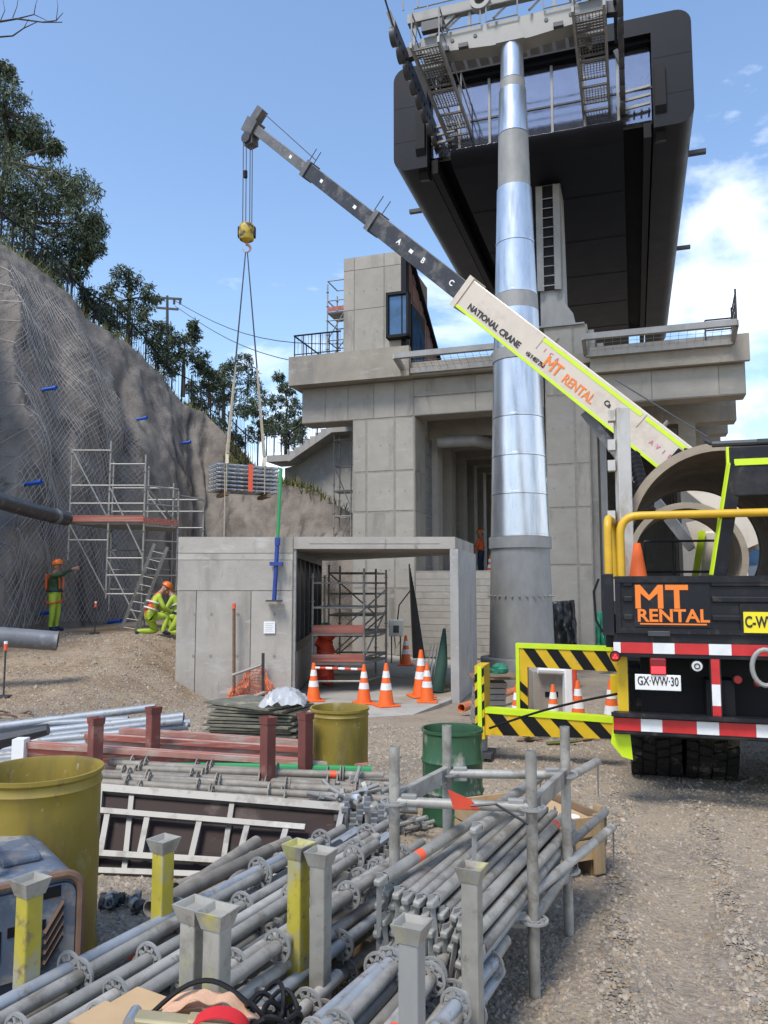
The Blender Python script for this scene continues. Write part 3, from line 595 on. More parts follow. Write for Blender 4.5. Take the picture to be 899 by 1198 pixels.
# deck equipment glimpsed between copper wing and tower: pale curved roof, ladder, cone
m = MB(); prof = [(1.6, 8.7), (2.0, 10.0), (2.9, 10.9), (4.2, 11.2), (4.8, 11.2), (4.8, 8.7)]
MB().prism(prof, 5.5, 10, BF).build('curved_hood', 'galv_dull', bld)
# station pedestal standing on the second pier
ped = thing('station_pedestal', 'blue grey steel pedestal with ladder carrying the dark cabin station', 'pedestal', BF(5.75, .7, 9.55), BF.yaw)
m = MB(); m.prism([(5.05, 9.56), (6.1, 9.56), (6.02, 9.95), (5.78, 10.3), (5.72, 14.15), (5.05, 14.15)], .1, 1.3, BF); m.build('column', 'galv_dull', ped)
MB().box(4.7, 6.35, -.05, 1.5, 9.552, 9.60, BF).build('base_plate', 'galv_dull', ped)
a0, zA = BF.px(639, 334, -.25); a1, _ = BF.px(655, 334, -.25)
MB().box(5.08, 5.62, .04, .1, 10.75, 14.1, BF).build('ladder_recess', 'black', ped)
for u in (5.08, 5.6): MB().beam(BF(u, -.05, 10.7), BF(u, -.05, 14.05), .06, .2, up=V((1, 0, 0))).build('ladder_stile', 'galv_dull', ped)
for k in range(10): MB().tube(BF(5.08, -.05, 10.85+k*.31), BF(5.6, -.05, 10.85+k*.31), .016, n=6).build('rung', 'galvanised', ped)

# ------------------------------------------------------------------ dark cabin station
ST = thing('cabin_station', 'large dark cladded cable car station box cantilevered above the building', 'station', BF(5.2, 8, 14.2), BF.yaw)
s0, s1, zb, zt, vf, vb = .96, 9.48, 14.2, 17.5, -2.0, 18.0
def rr_side(a, b, z0, z1, r, left):       # closed C-shaped side shell profile with rounded outer corners
    pts = []
    x0 = a if left else b; sg = 1 if left else -1
    for k in range(7): t = math.pi/2*k/6; pts.append((x0+sg*r*(1-math.sin(t)) if False else x0+sg*(r-r*math.cos(math.pi/2-t)), z0+r-r*math.sin(math.pi/2-t)))
    pts2 = []
    for k in range(7): t = math.pi/2*k/6; pts2.append((x0+sg*(r-r*math.cos(t)), z1-r+r*math.sin(t)))
    inner = (b if left else a)
    poly = pts+pts2+[(inner, z1), (inner, z0)]
    return poly if left else poly[::-1]
def ext(name, poly, mt, par=None, v0=vf, v1=vb, **k): return MB().prism(poly, v0, v1, BF).build(name, mt, par or ST, **k)
ext('side_shell', rr_side(s0, s0+1.05, zb, zt, .42, True), 'dark_cladding', smooth=True); ext('side_shell', rr_side(s1-1.05, s1, zb, zt, .42, False), 'dark_cladding', smooth=True)
ext('roof', [(s0+1.05, zt-.52), (s1-1.05, zt-.52), (s1-1.05, zt), (s0+1.05, zt)], 'dark_cladding')
# belly slab with rounded nose
b0, b1 = s0+1.75, s1-1.85
m = MB(); sec = []
for v, z in [(vf+.5, zb+.46), (vf+.1, zb+.45), (vf, zb+.38), (vf+.02, zb+.28), (vf+.2, zb+.1), (vf+.5, zb+.02), (vb, zb), (vb, zb+.46)]: sec.append((v, z))
n = len(sec); m.v = [tuple(BF(u, v, z)) for u in (b0, b1) for v, z in sec]; m.f = [tuple(range(n)), tuple(range(2*n-1, n-1, -1))]+[(i, (i+1) % n, n+(i+1) % n, n+i) for i in range(n)]; m.mi = [0]*len(m.f)
m.build('belly', 'dark_cladding', ST, smooth=True)
for k in range(1, 6): MB().box(b0+.02, b1-.02, vf+k*3.3, vf+k*3.3+.03, zb-.012, zb-.002, BF).build('belly_seam', 'dark_underside', ST)
for a, b in ((s0+1.05, b0), (b1, s1-1.05)):
    ext('slot_ceiling', [(a, zb+.78), (b, zb+.78), (b, zb+.95), (a, zb+.95)], 'dark_underside', v0=vf+1.2)
    ext('guide_rail', [(a+.06, zb-.08), (a+.26, zb-.08), (a+.26, zb+.35), (a+.06, zb+.35)] if a < 4 else [(b-.26, zb-.08), (b-.06, zb-.08), (b-.06, zb+.35), (b-.26, zb+.35)], 'black', v0=vf+.3)
for u in (s0+.72, s1-1.0):              # upright fins at the mouth of each slot
    m = MB(); m.add([BF(u+du, v, z) for du in (0, .28) for v, z in ((vf-.12, zb+.55), (vf+.35, zb-.2), (vf+.75, zb-.05), (vf+.4, zb+.7), (vf+.15, zb+1.75), (vf-.12, zb+1.75))], [(0, 1, 2, 3, 4, 5), (11, 10, 9, 8, 7, 6)]+[(i, 6+i, 6+(i+1) % 6, (i+1) % 6) for i in range(6)])
    m.build('guide_fin', 'black', ST)
# glazed front: panes between mullions, set back; back wall glazed too so the sky shows through
g0, g1, gz0, gz1 = s0+1.05, s1-1.05, zb+.47, zt-.52
npn = 7
for vv, nm in ((vf+.4, 'front_pane'), (vb-.6, 'rear_pane')):
    for k in range(npn):
        a, b = g0+(g1-g0)*k/npn, g0+(g1-g0)*(k+1)/npn
        MB().box(a+.03, b-.03, vv, vv+.02, gz0, gz1, BF).build(nm, 'glass', ST)
        if k: MB().box(a-.035, a+.035, vv-.05, vv+.07, gz0, gz1, BF).build('mullion', 'galv_dull', ST)
    MB().box(g0, g1, vv-.03, vv+.05, (gz0+gz1)/2-.22, (gz0+gz1)/2-.17, BF).build('transom', 'dark_steel', ST)
ext('head_trim', [(g0, gz1-.12), (g1, gz1-.12), (g1, gz1-.004), (g0, gz1-.004)], 'dark_underside', v0=vf+.2, v1=vf+.36)
ext('floor', [(g0, zb+.96), (g1, zb+.96), (g1, zb+1.0), (g0, zb+1.0)], 'concrete_slab', v0=vf+1.3)
# machinery inside: bullwheel, frames, grips
m = MB()
for k in range(9):
    u = g0+.3+k*.72; m.box(u, u+.5, vf+1.8+.3*(k % 3), vf+2.3+.3*(k % 3), zb+1.0, zb+1.35+.12*(k % 4), BF)
m.build('conveyor_units', 'dark_steel', ST)
for k in range(17): u = g0+.25+k*.37; MB().tube(BF(u, vf+.75, zb+.98+.03*math.sin(k)), BF(u, vf+.95, zb+.98+.03*math.sin(k)), .16, n=14, hollow=.4).build('conveyor_tyre', 'rubber', ST, smooth=True)
for k in range(8): MB().beam(BF(g0+.3+k*.85, vf+.9, zb+.8), BF(g0+.3+k*.85, vf+.9, zt-.6), .07, .07).build('inner_column', 'concrete_pale', ST)
for h in (.75, 1.25, 1.9): MB().beam(BF(g0, vf+1.0, zb+h), BF(g1, vf+1.0, zb+h), .08, .12).build('inner_rail', 'galv_dull', ST)
for sgn, a in ((0, s0+1.15), (1, s1-1.8)):
    m = MB()
    for h in (.8, 1.05, 1.3): m.beam(BF(a, vf+.2, zb+h), BF(a+.7, vf+.2, zb+h+.06), .06, .07)
    for k in range(4): m.beam(BF(a+.05+.2*k, vf+.2, zb+.7), BF(a+.12+.2*k, vf+1.3, zb+1.3), .05, .05)
    m.build('entry_frame', 'galv_dull', ST)
MB().tube(BF(5.2, 3, zt-1.1), BF(5.2, 3, zt-.85), 1.6, n=28).build('bullwheel', 'galv_dull', ST, smooth=True)
for k in range(6): MB().beam(BF(g0, vf+2+k*2.6, zt-.66), BF(g1, vf+2+k*2.6, zt-.66), .1, .16).build('roof_joist', 'white_paint', ST)
for k in range(2): MB().box(s1-1.04, s1-.02, vf-.004, vf-.001, zb+.9+k*1.1, zb+.906+k*1.1, BF).build('cladding_joint', 'dark_underside', ST)
for k in range(2): MB().box(s0+.02, s0+1.04, vf-.004, vf-.001, zb+.9+k*1.1, zb+.906+k*1.1, BF).build('cladding_joint', 'dark_underside', ST)
for u, v, du in ((s1, .6, .5), (s1, 7.5, .5), (s0, 1.5, -.5)): MB().beam(BF(u, v, zb+.5), BF(u+du, v, zb+.5), .16, .12).build('service_stub', 'dark_steel', ST)

# ------------------------------------------------------------------ cableway tower
TY = 18.5; tb = P(611, 772, TY)
TW = thing('cableway_tower', 'tall tapered galvanised steel cableway tower in front of the building', 'tower', tb)
def tz(py): return P(611, py, TY).z
def seg(name, y0, y1, r0, r1, mt, lip=0, smooth=True):
    z0, z1 = tz(y0), tz(y1); m = MB()
    pr = [(r0+lip, z0), (r0+lip, z0+.05), (r0, z0+.055), (r1, z1)] if lip else [(r0, z0), (r1, z1)]
    m.lathe([(r, z-tb.z) for r, z in pr], tb, 40); return m.build(name, mt, TW, smooth=smooth)
seg('base_section', 775, 640, .77, .70, 'galv_dull'); seg('flange', 642, 629, .745, .745, 'galv_dull')
for y0, y1, r0, r1 in ((628.5, 580, .695, .665), (580, 536, .665, .645), (536, 491, .645, .62), (491, 425, .62, .58)): seg('shell_section', y0, y1+.6, r0, r1, 'galvanised', .006)
seg('flange', 425, 412, .60, .60, 'galv_dull'); seg('shell_section', 412, 366, .565, .54, 'galvanised', .008); seg('flange', 366, 348, .545, .53, 'galv_dull')
seg('shell_section', 347.5, 288, .515, .47, 'galvanised', .008); seg('shell_section', 287.5, 223, .47, .435, 'galvanised', .008); seg('plain_section', 222.5, 160, .405, .375, 'galv_dull')
seg('shell_section', 159.5, 108, .375, .345, 'galvanised', .008); seg('flange', 107, 97, .32, .32, 'galv_dull'); seg('shell_section', 96, 55, .30, .28, 'galvanised', .006)
# bolts and base plinth
m = MB()
for k in range(28):
    a = 2*math.pi*k/28; c = tb+V((math.cos(a)*.755, math.sin(a)*.755, tz(697)-tb.z)); m.tube(c-V((math.cos(a), math.sin(a), 0))*.05, c+V((math.cos(a), math.sin(a), 0))*.02, .025, n=6)
m.build('bolts', 'galv_dull', TW)
m = MB(); m.lathe([(.98, .0), (.98, .28), (.80, .30), (.80, .02)], tb-Z*.22, 32); m.build('base_collar', 'galv_dull', TW, smooth=True)
MB().box(tb.x-1.1, tb.x+1.1, tb.y-1.1, tb.y+1.1, tb.z-.75, tb.z-.22).build('footing', 'concrete', TW)
m = MB()
for k in range(16):
    a = 2*math.pi*k/16; c = tb+V((math.cos(a)*.88, math.sin(a)*.88, -.2)); m.beam(c, c+Z*.27, .04, .14, up=V((math.cos(a), math.sin(a), 0)))
m.build('gussets', 'galv_dull', TW)
# crosshead: box beam along u, catwalks and sheave trains along v
HF = Fr((tb.x, tb.y, 0), 18); hz = tz(55)
def hb(name, mt='tower_head', **k): return lambda m: m.build(name, mt, TW, **k)
m = MB(); m.prism([(-2.35, hz+.18), (-.5, hz+.0), (.5, hz+.0), (2.35, hz+.18), (2.35, hz+.62), (-2.35, hz+.62)], -.22, .22, HF); m.build('crossarm', 'tower_head', TW)
MB().prism([(-.36, hz-.03), (.36, hz-.03), (.2, hz+.4), (-.2, hz+.4)], -.3, .3, HF).build('saddle', 'tower_head', TW)
m = MB()
for u in (-1.5, -.9, .9, 1.5): m.tube(HF(u, -.24, hz+.36), HF(u, -.22, hz+.36), .05, n=10)
m.build('arm_ports', 'dark_steel', TW)
m = MB(); m.beam(HF(-2.75, .0, hz+1.35), HF(2.9, .0, hz+1.35), .22, .26); m.build('gantry_beam', 'tower_head', TW)
for u in (-2.6, -1.9, -1.1, 1.1, 1.9, 2.6): MB().beam(HF(u, 0, hz+.6), HF(u*.98, 0, hz+1.25), .07, .07).build('gantry_post', 'galv_dull', TW)
for s_ in (-1, 1): MB().beam(HF(2.3*s_, 0, hz+.6), HF(1.5*s_, 0, hz+1.25), .1, .14).build('gantry_brace', 'galv_dull', TW)
for a, b in ((-1.75, -.75), (-.6, .2), (.85, 1.75)):
    m = MB()
    for h in (.62, 1.05): m.tube(HF(a, -.3, hz+h), HF(b, -.3, hz+h), .02, n=5)
    for u in (a, b): m.tube(HF(u, -.3, hz+.6), HF(u, -.3, hz+1.05), .02, n=5)
    m.build('arm_railing', 'galv_dull', TW)
for u in (-2.75, -2.35, 2.35, 2.75):
    for v in (-.5, .5): MB().tube(HF(u, v, hz+1.3), HF(u, v, hz+2.1), .022, n=5).build('mast_post', 'galv_dull', TW)
for v in (-.5, .5):
    for h in (1.75, 2.1): MB().tube(HF(-2.75, v, hz+h), HF(2.75, v, hz+h), .02, n=5).build('mast_rail', 'galv_dull', TW)
for u in (-1.6, -.4, .5, 1.5): MB().beam(HF(u, -.35, hz+.63), HF(u+.25, .1, hz+1.25), .05, .06).build('strut', 'galv_dull', TW)
for u in (-1.7, -1.2, 1.2, 1.7): MB().box(u-.12, u+.12, -.34, -.23, hz+.05, hz+.16, HF).build('lug', 'dark_steel', TW)
for k in range(12): MB().box(-1.9+k*.33, -1.66+k*.33, .24, .62, hz+.1, hz+.13, HF).build('walk_grate', 'grate', TW)
MB().tube(HF(-.75, -.35, hz+1.25), HF(-.75, -.12, hz+1.25), .26, n=20, hollow=.55).build('rope_pulley', 'galv_dull', TW, smooth=True)
for u in (-2.0, 1.95): MB().box(u-.28, u+.28, -.42, -.25, hz+.66, hz+.92, HF).build('junction_box', 'dark_steel', TW)
for sg, uc in ((-1, -2.05), (1, 1.95)):    # catwalks
    m = MB()
    for k in range(5):
        v0 = -.9+k*.95; dz = -.10*abs(k-1.5)
        m.box(uc-.33, uc+.33, v0, v0+.05, hz-.05+dz, hz+.0+dz, HF); m.box(uc-.33, uc+.33, v0+.75, v0+.8, hz-.05+dz, hz+.0+dz, HF)
        for q in range(9): m.box(uc-.31+q*.0775, uc-.295+q*.0775, v0, v0+.78, hz-.03+dz, hz+.0+dz, HF)
        for q in range(7): m.box(uc-.33, uc+.33, v0+.1*q, v0+.1*q+.012, hz-.028+dz, hz-.008+dz, HF)
    m.build('catwalk_grating', 'grate', TW)
    m = MB()
    for u in (uc-.36, uc+.36):
        m.beam(HF(u, -1.0, hz-.1), HF(u, 3.9, hz-.25), .06, .16)
        for v in (-.9, .4, 1.7, 2.9, 3.8): m.tube(HF(u, v, hz-.15), HF(u, v, hz+.85), .022, n=5)
        m.tube(HF(u, -.9, hz+.85), HF(u, 3.8, hz+.75), .022, n=5); m.tube(HF(u, -.9, hz+.42), HF(u, 3.8, hz+.32), .016, n=5)
    for v in (-.5, .6): m.beam(HF(uc, v, hz-.05), HF(uc-sg*.6, 0, hz+.4), .08, .1)
    m.build('catwalk_frame', 'galv_dull', TW)
    us = uc+sg*.72
    m = MB(); m.beam(HF(us, -1.3, hz+.32), HF(us, 3.6, hz+.05), .08, .26); m.beam(HF(us-.12, -1.0, hz+.6), HF(us-.12, 1.2, hz+.45), .08, .2); m.beam(HF(us, 0, hz+.4), HF(uc-sg*.3, 0, hz+.55), .2, .3)
    for k in range(4): m.beam(HF(us, -1.2+k*1.5, hz+.3-.08*k), HF(us-.15, -1.2+k*1.5, hz+.75-.08*k), .1, .12)
    m.build('sheave_beam', 'dark_steel', TW)
    for k in range(9):
        v = -1.25+k*.6; c = HF(us, v, hz+.02-.045*k); a = HF(us-.07, v, hz+.02-.045*k); b = HF(us+.07, v, hz+.02-.045*k)
        MB().tube(a, b, .23, n=18, hollow=.35).build('sheave', 'dark_steel', TW, smooth=True)
    r0 = HF(us, -1.4, hz+.28); r1 = HF(us, 3.7, hz-.25-.1)
    far = HF(us, -30, hz+9.5)
    e = BF((s0+1.4) if sg < 0 else s1-1.45, vf+1.0, zb+1.0)
    m = MB(); m.path([far, r0, HF(us, 1, hz+.2), r1, e, BF((s0+1.4) if sg < 0 else s1-1.45, 6, zb+1.0)], .024, 5)
    m.build('haul_rope', 'rope', label='%s steel haul rope running over the tower sheaves into the station' % ('left' if sg < 0 else 'right'), cat='cable')

# ------------------------------------------------------------------ concrete portal
PO = thing('concrete_portal', 'raw concrete portal with long left wall and open passage, cones in front', 'portal', (-.2, 15, -.6))
PTOP = P(300, 628, 15).z; PU = P(300, 642, 15).z; xl, xm, xr = P(207, 700, 15).x, P(343, 700, 15).x, P(527, 700, 15).x; pg = -.75
def pb(name, x0, x1, y0, y1, z0, z1, mt='concrete', **k): return MB().box(x0, x1, y0, y1, z0, z1).build(name, mt, PO, **k)
pb('wall', xl, xm, 15.02, 15.35, pg, PTOP, 'concrete_joint')
zA, zB_ = P(300, 655, 15).z, P(300, 691, 15).z; x1_, x2_ = P(230, 700, 15).x, P(294, 700, 15).x
IDF = Fr((0, 15, 0), 0)
panel_grid(IDF, [xl, xm-.01], [zA+.13, PTOP], .02, PO, mt='concrete_wall', gap=.005); panel_grid(IDF, [xl, xm-.01], [zB_, zA], .02, PO, mt='concrete_wall', gap=.006); pb('panel', xl+.004, xm-.014, 15.006, 15.02, zA+.004, zA+.126, 'concrete_wall')
panel_grid(IDF, [xl, x1_, x2_, xm-.01], [pg, zB_], .02, PO, mt='concrete_wall', gap=.008)
pb('wall_end', xl, xl+.33, 15.36, 19, pg, PTOP-.003, 'concrete_wall')
m = MB()
for x in (xl+.35, x1_+.3, x2_-.25, xm-.35):
    for z in (.35, 1.15): m.tube(V((x, 14.995, z)), V((x, 15.004, z)), .03, n=10)
m.build('tie_holes', 'concrete_joint', PO)
roof = [(xm-.001, 15), (xr+.10, 15), (2.05, 17.6), (-1.5, 22.3), (xm-.001, 22.4)]
m = MB(); k = len(roof); m.v = [(x, y, z) for z in (PU, PTOP) for x, y in roof]; m.f = [tuple(range(k-1, -1, -1)), tuple(range(k, 2*k))]+[(i, (i+1) % k, k+(i+1) % k, k+i) for i in range(k)]; m.mi = [0]*len(m.f); m.build('roof_slab', 'concrete_wall', PO)
m = MB(); wv = [(xr, 15.003), (xr+.16, 15.003), (2.1, 17.6), (1.94, 17.6)]; m.v = [(x, y, z) for z in (pg, PU-.002) for x, y in wv]; m.f = [(3, 2, 1, 0), (4, 5, 6, 7)]+[(i, (i+1) % 4, 4+(i+1) % 4, 4+i) for i in range(4)]; m.mi = [0]*6; m.build('wing_wall', 'concrete_pale', PO)
pb('fascia_joint', xm+.3, xr-.2, 14.993, 14.999, PU+.10, PU+.106, 'concrete_joint')
# left reveal: dark steel window frame on a low sill wall
szl = P(343, 765, 15).z
pb('sill_wall', xm-.32, xm-.002, 15.36, 21.8, pg, szl, 'concrete_pale'); pb('reveal_post', xm-.001, xm+.05, 15.03, 15.2, pg, PU-.003, 'steel_grey')
fr_ = MB(); 
for y in (15.22, 16.1, 17.0, 18, 19.1, 20.3, 21.6): fr_.box(xm-.1, xm+.02, y, y+.1, szl, PU-.003)
fr_.box(xm-.1, xm+.025, 15.2, 21.7, szl, szl+.18); fr_.box(xm-.1, xm+.025, 15.2, 21.7, PU-.16, PU-.004)
fr_.build('window_frame', 'dark_steel', PO); pb('window_dark_sheet', xm-.3, xm-.25, 15.36, 21.7, szl, PU-.01, 'black')  # black sheet stands in for the shade seen through the frame
# floor slab and path
m = MB()
def slab(name, pts, th, mt):
    k = len(pts); m = MB(); vs = [V(p) for p in pts]; m.v = [tuple(p-Z*th) for p in vs]+[tuple(p) for p in vs]
    m.f = [tuple(range(k-1, -1, -1)), tuple(range(k, 2*k))]+[(i, (i+1) % k, k+(i+1) % k, k+i) for i in range(k)]; m.mi = [0]*len(m.f); return m.build(name, mt, kind='structure')
FLZ = -.47
slab('concrete_path', [G(372, 863, FLZ), G(430, 857, FLZ), G(524, 820, FLZ), V((1.45, 15.3, FLZ)), V((2.0, 17.5, FLZ)), V((2.6, 22, FLZ)), V((.2, 24.4, FLZ)), V((xm+.03, 24.4, FLZ)), V((xm+.03, 15.3, FLZ)), G(343, 822, FLZ)], .35, 'concrete_slab')
# paper notice, prop pole fixed to the wall
t = thing('paper_notice', 'white paper notice pasted on the portal wall', 'notice', P(316, 741, 14.99)); a, b = P(309, 727, 14.985), P(322, 741, 14.985)
MB().box(a.x, b.x, 14.975, 14.983, b.z, a.z).build('sheet', 'paper', t); m = MB()
for k in range(5): z = a.z-.04-k*.035; m.box(a.x+.03, b.x-.03-.02*(k % 2), 14.9735, 14.9745, z-.006, z)
m.build('print', 'steel_grey', t)
t = thing('adjustable_prop', 'green and blue adjustable steel prop leaning against the portal wall', 'prop', P(321, 702, 14.9))
q0, q1, q2 = P(321, 702, 14.88), P(325, 632, 14.86), P(329, 548, 14.86)
MB().tube(q0, q1, .042, n=12).build('lower_tube', 'pole_blue', t, smooth=True); MB().tube(q1-Z*.05, q2, .034, n=12).build('inner_tube', 'pole_green', t, smooth=True)
MB().box(q0.x-.15, q0.x+.15, 14.78, 14.96, q0.z-.03, q0.z+.0).build('foot_plate', 'dark_steel', t); c = q0.lerp(q1, .6); MB().box(c.x-.12, c.x+.12, 14.8, 14.96, c.z-.03, c.z+.04).build('bracket', 'pole_blue', t)
m = MB(); m.tube(q1-Z*.1, q1+Z*.05, .055, n=12); m.build('collar', 'pole_blue', t)

# ------------------------------------------------------------------ scaffolds
def scaffold(name, label, corners, zs, lift_z, deck=None, braces=(), rails=(), group=None, r=.024, toe=True, mt='steel_grey'):
    """corners: list of (x, y, z0, z1) standards in order round the bay; lift_z: ledger heights; deck: [(z, i0..)]"""
    c0 = corners[0]; t = thing(name, label, 'scaffold', (c0[0], c0[1], c0[2]), 0, group); n = len(corners)
    for x, y, z0, z1 in corners:
        s = MB().tube((x, y, z0), (x, y, z1), r, n=8).build('standard', mt, t, smooth=True)
        k = z0+.2
        while k < z1: MB().tube((x, y, k), (x, y, k+.012), r*2.2, n=8).build('rosette', mt, s); k += .5
    for z, pairs in lift_z:
        for i, j in pairs:
            a, b = corners[i], corners[j]; MB().tube((a[0], a[1], z), (b[0], b[1], z), r*.9, n=6).build('ledger', mt, t, smooth=True)
    for i, za, j, zb2 in braces:
        a, b = corners[i], corners[j]; MB().tube((a[0], a[1], za), (b[0], b[1], zb2), r*.85, n=6).build('brace', mt, t, smooth=True)
    for z, idx in (deck or []):
        q = [corners[i] for i in idx]; np_ = 3
        for k in range(np_):
            f0, f1 = k/np_+.01, (k+1)/np_-.01; A, B, C, D = [V((c[0], c[1], z)) for c in q]
            vs = [A.lerp(D, f0), B.lerp(C, f0), B.lerp(C, f1), A.lerp(D, f1)]
            m = MB(); m.add([v-Z*.05 for v in vs]+vs, [(3, 2, 1, 0), (4, 5, 6, 7)]+[(i, (i+1) % 4, 4+(i+1) % 4, 4+i) for i in range(4)]); m.build('plank', 'steel_grey', t)
        if toe:
            for A, B in ((V((q[0][0], q[0][1], z)), V((q[1][0], q[1][1], z))),): 
                MB().beam(A+Z*.09+V((0, -.03, 0)), B+Z*.09+V((0, -.03, 0)), .025, .16).build('toe_board', 'red_timber', t)
    return t
def all_pairs(n): return [(i, (i+1) % n) for i in range(n)]
# large scaffold against the slope
def gp(px, Y): x = P(px, 700, Y).x; return x
Yf, Yb = 19.3, 21.2
Z_ = lambda py, Y=Yf: P(100, py, Y).z
cn = [(gp(78, Yf), Yf, Z_(655), Z_(524)), (gp(124, Yf), Yf, Z_(700), Z_(516)), (gp(166, Yf), Yf, Z_(748), Z_(532)), (gp(206, Yf+.8), Yf+.8, Z_(748), Z_(570)), (gp(170, Yb), Yb, Z_(748, Yb), Z_(545, Yb)), (gp(128, Yb), Yb, Z_(715, Yb), Z_(540, Yb)), (gp(200, Yb), Yb, Z_(740, Yb), Z_(565, Yb)), (gp(236, Yb), Yb, Z_(650, Yb), Z_(584, Yb))]
sc = scaffold('slope_scaffold', 'galvanised tube scaffold with red toe boards standing against the shotcrete slope', cn,
    None, [(Z_(527), [(0, 1)]), (Z_(543), [(1, 2)]), (Z_(568), [(0, 1), (1, 2), (2, 3)]), (Z_(589), [(0, 1), (1, 2), (2, 3)]), (Z_(611), [(0, 1), (1, 2), (2, 3), (3, 6), (2, 4), (4, 5), (5, 0), (6, 7)]), (Z_(632), [(0, 1), (2, 3)]), (Z_(653), [(1, 2), (2, 3)]), (Z_(673), [(1, 2), (2, 3), (4, 6)]), (Z_(695), [(1, 2), (2, 3), (3, 6)]), (Z_(590), [(4, 5), (6, 7), (4, 6)]), (Z_(575), [(4, 6), (6, 7), (3, 7)]), (Z_(720), [(2, 3), (3, 6)]), (Z_(640), [(5, 4), (4, 6)]), (Z_(665), [(5, 4), (6, 4)]), (Z_(690), [(5, 4), (4, 2), (5, 1)]), (Z_(600), [(5, 4), (5, 1)]), (Z_(560), [(5, 4), (4, 6)])],
    deck=[(Z_(611), (0, 1, 5, 5)), (Z_(611), (1, 2, 4, 5)), (Z_(613), (2, 3, 6, 4))], braces=[(0, Z_(527), 1, Z_(608)), (1, Z_(570), 2, Z_(652)), (0, Z_(613), 1, Z_(695)), (1, Z_(655), 2, Z_(735)), (2, Z_(568), 3, Z_(610)), (4, Z_(568), 6, Z_(610)), (5, Z_(640), 4, Z_(700)), (4, Z_(640), 6, Z_(700))])
# ladder on it
m = MB(); a0, a1 = P(137, 750, 18.9), P(181, 636, 19.3); b0_, b1_ = P(153, 752, 18.9), P(196, 640, 19.3)
lad = thing('scaffold_ladder', 'aluminium ladder leaning on the slope scaffold above the crouching worker', 'ladder', a0)
for p, q in ((a0, a1), (b0_, b1_)): MB().beam(p, q, .05, .07).build('stile', 'aluminium', lad)
for k in range(11): f = (k+.6)/11.5; MB().tube(a0.lerp(a1, f), b0_.lerp(b1_, f), .016, n=6).build('rung', 'aluminium', lad)
# scaffold on the balcony
u0, z0 = BF.px(383, 415, .4); u1, z1 = BF.px(404, 330, .4)
c4 = [tuple(BF(u, v, 0))[:2]+(8.5, z1+d) for (u, v, d) in ((u0, .4, 0), (u1, .4, .05), (u1, 1.3, -.2), (u0, 1.3, -.1))]
scaffold('balcony_scaffold', 'narrow scaffold tower on the balcony beside the upper block', c4, None, [(h, all_pairs(4)) for h in (9.3, 10.0, 10.7, 11.4, 12.1)], deck=[(11.0, (0, 1, 2, 3))], braces=[(0, 10, 1, 11), (0, 9.2, 1, 10)])
# stair-side scaffold left of the pier
u0, u1 = BF.px(391, 560, 1.6)[0], BF.px(411, 560, 1.6)[0]
c4 = [tuple(BF(u, v, 0))[:2]+(gfl, 7.0) for (u, v) in ((u0, 1.6), (u1, 1.6), (u1, 2.15), (u0, 2.15))]
scaffold('stair_scaffold', 'tall scaffold tower between the pier and the concrete stair', c4, None, [(h, all_pairs(4)) for h in np.arange(.5, 7, .9)], deck=[(3.2, (0, 1, 2, 3)), (5.0, (0, 1, 2, 3))], braces=[(0, 2.6, 1, 4.2), (1, 4.4, 0, 5.9), (0, .6, 1, 2.4)], toe=False)
# rolling scaffold inside the portal
YS = 15.9; S = lambda px, Y=YS: P(px, 700, Y).x; ZS = lambda py: P(400, py, YS).z
c4 = [(S(366), YS, FLZ+.14, ZS(671)), (S(426), YS, FLZ+.14, ZS(665)), (S(452, 17.1), 17.1, FLZ+.14, ZS(670)), (S(380, 17.1), 17.1, FLZ+.14, ZS(672))]
rs = scaffold('mobile_scaffold', 'mobile tube scaffold on castors standing inside the portal behind the cones', c4, None, [(ZS(y), all_pairs(4)) for y in (682, 711, 740, 769, 797)], deck=[(ZS(741), (0, 1, 2, 3)), (ZS(775), (0, 1, 2, 3))], braces=[(3, ZS(760), 2, ZS(690)), (1, ZS(770), 2, ZS(715))])
for x, y, _, _ in c4:
    MB().tube((x-.03, y, FLZ+.07), (x+.03, y, FLZ+.07), .068, n=12).build('castor', 'rubber', rs, smooth=True); MB().box(x-.035, x+.035, y-.03, y+.03, FLZ+.07, FLZ+.16).build('castor_fork', 'dark_steel', rs)
c4b = [(S(385, 18.5), 18.5, FLZ, 2.2), (S(440, 18.5), 18.5, FLZ, 2.1), (S(452, 19.8), 19.8, FLZ, 2.1), (S(398, 19.8), 19.8, FLZ, 2.2)]
scaffold('passage_scaffold', 'second tube scaffold deeper inside the portal behind the mobile one', c4b, None, [(h, all_pairs(4)) for h in (0, .5, 1.0, 1.5, 2.0)], deck=[(1.02, (0, 1, 2, 3))], braces=[(0, 0, 1, 1.0), (1, 1, 0, 2), (3, 0, 2, 1)], toe=False)
# crumpled red hose hanging inside
t = thing('red_hose', 'crumpled red ventilation hose hanging beside the mobile scaffold', 'hose', (S(381, 16.6), 16.6, FLZ))
x = S(381, 16.6); pts = [V((x+.03*math.sin(k*1.7), 16.6+.03*math.cos(k), ZS(742)-(ZS(742)-FLZ-.1)*k/14)) for k in range(15)]
MB().path(pts, [.16+.05*((k % 2)) for k in range(15)], 10).build('tube', 'red_paint', t, smooth=True); MB().lathe([(.2, 0), (.17, .12), (.05, .2)], pts[0], 12).build('cap', 'tarp_green', t, smooth=True)
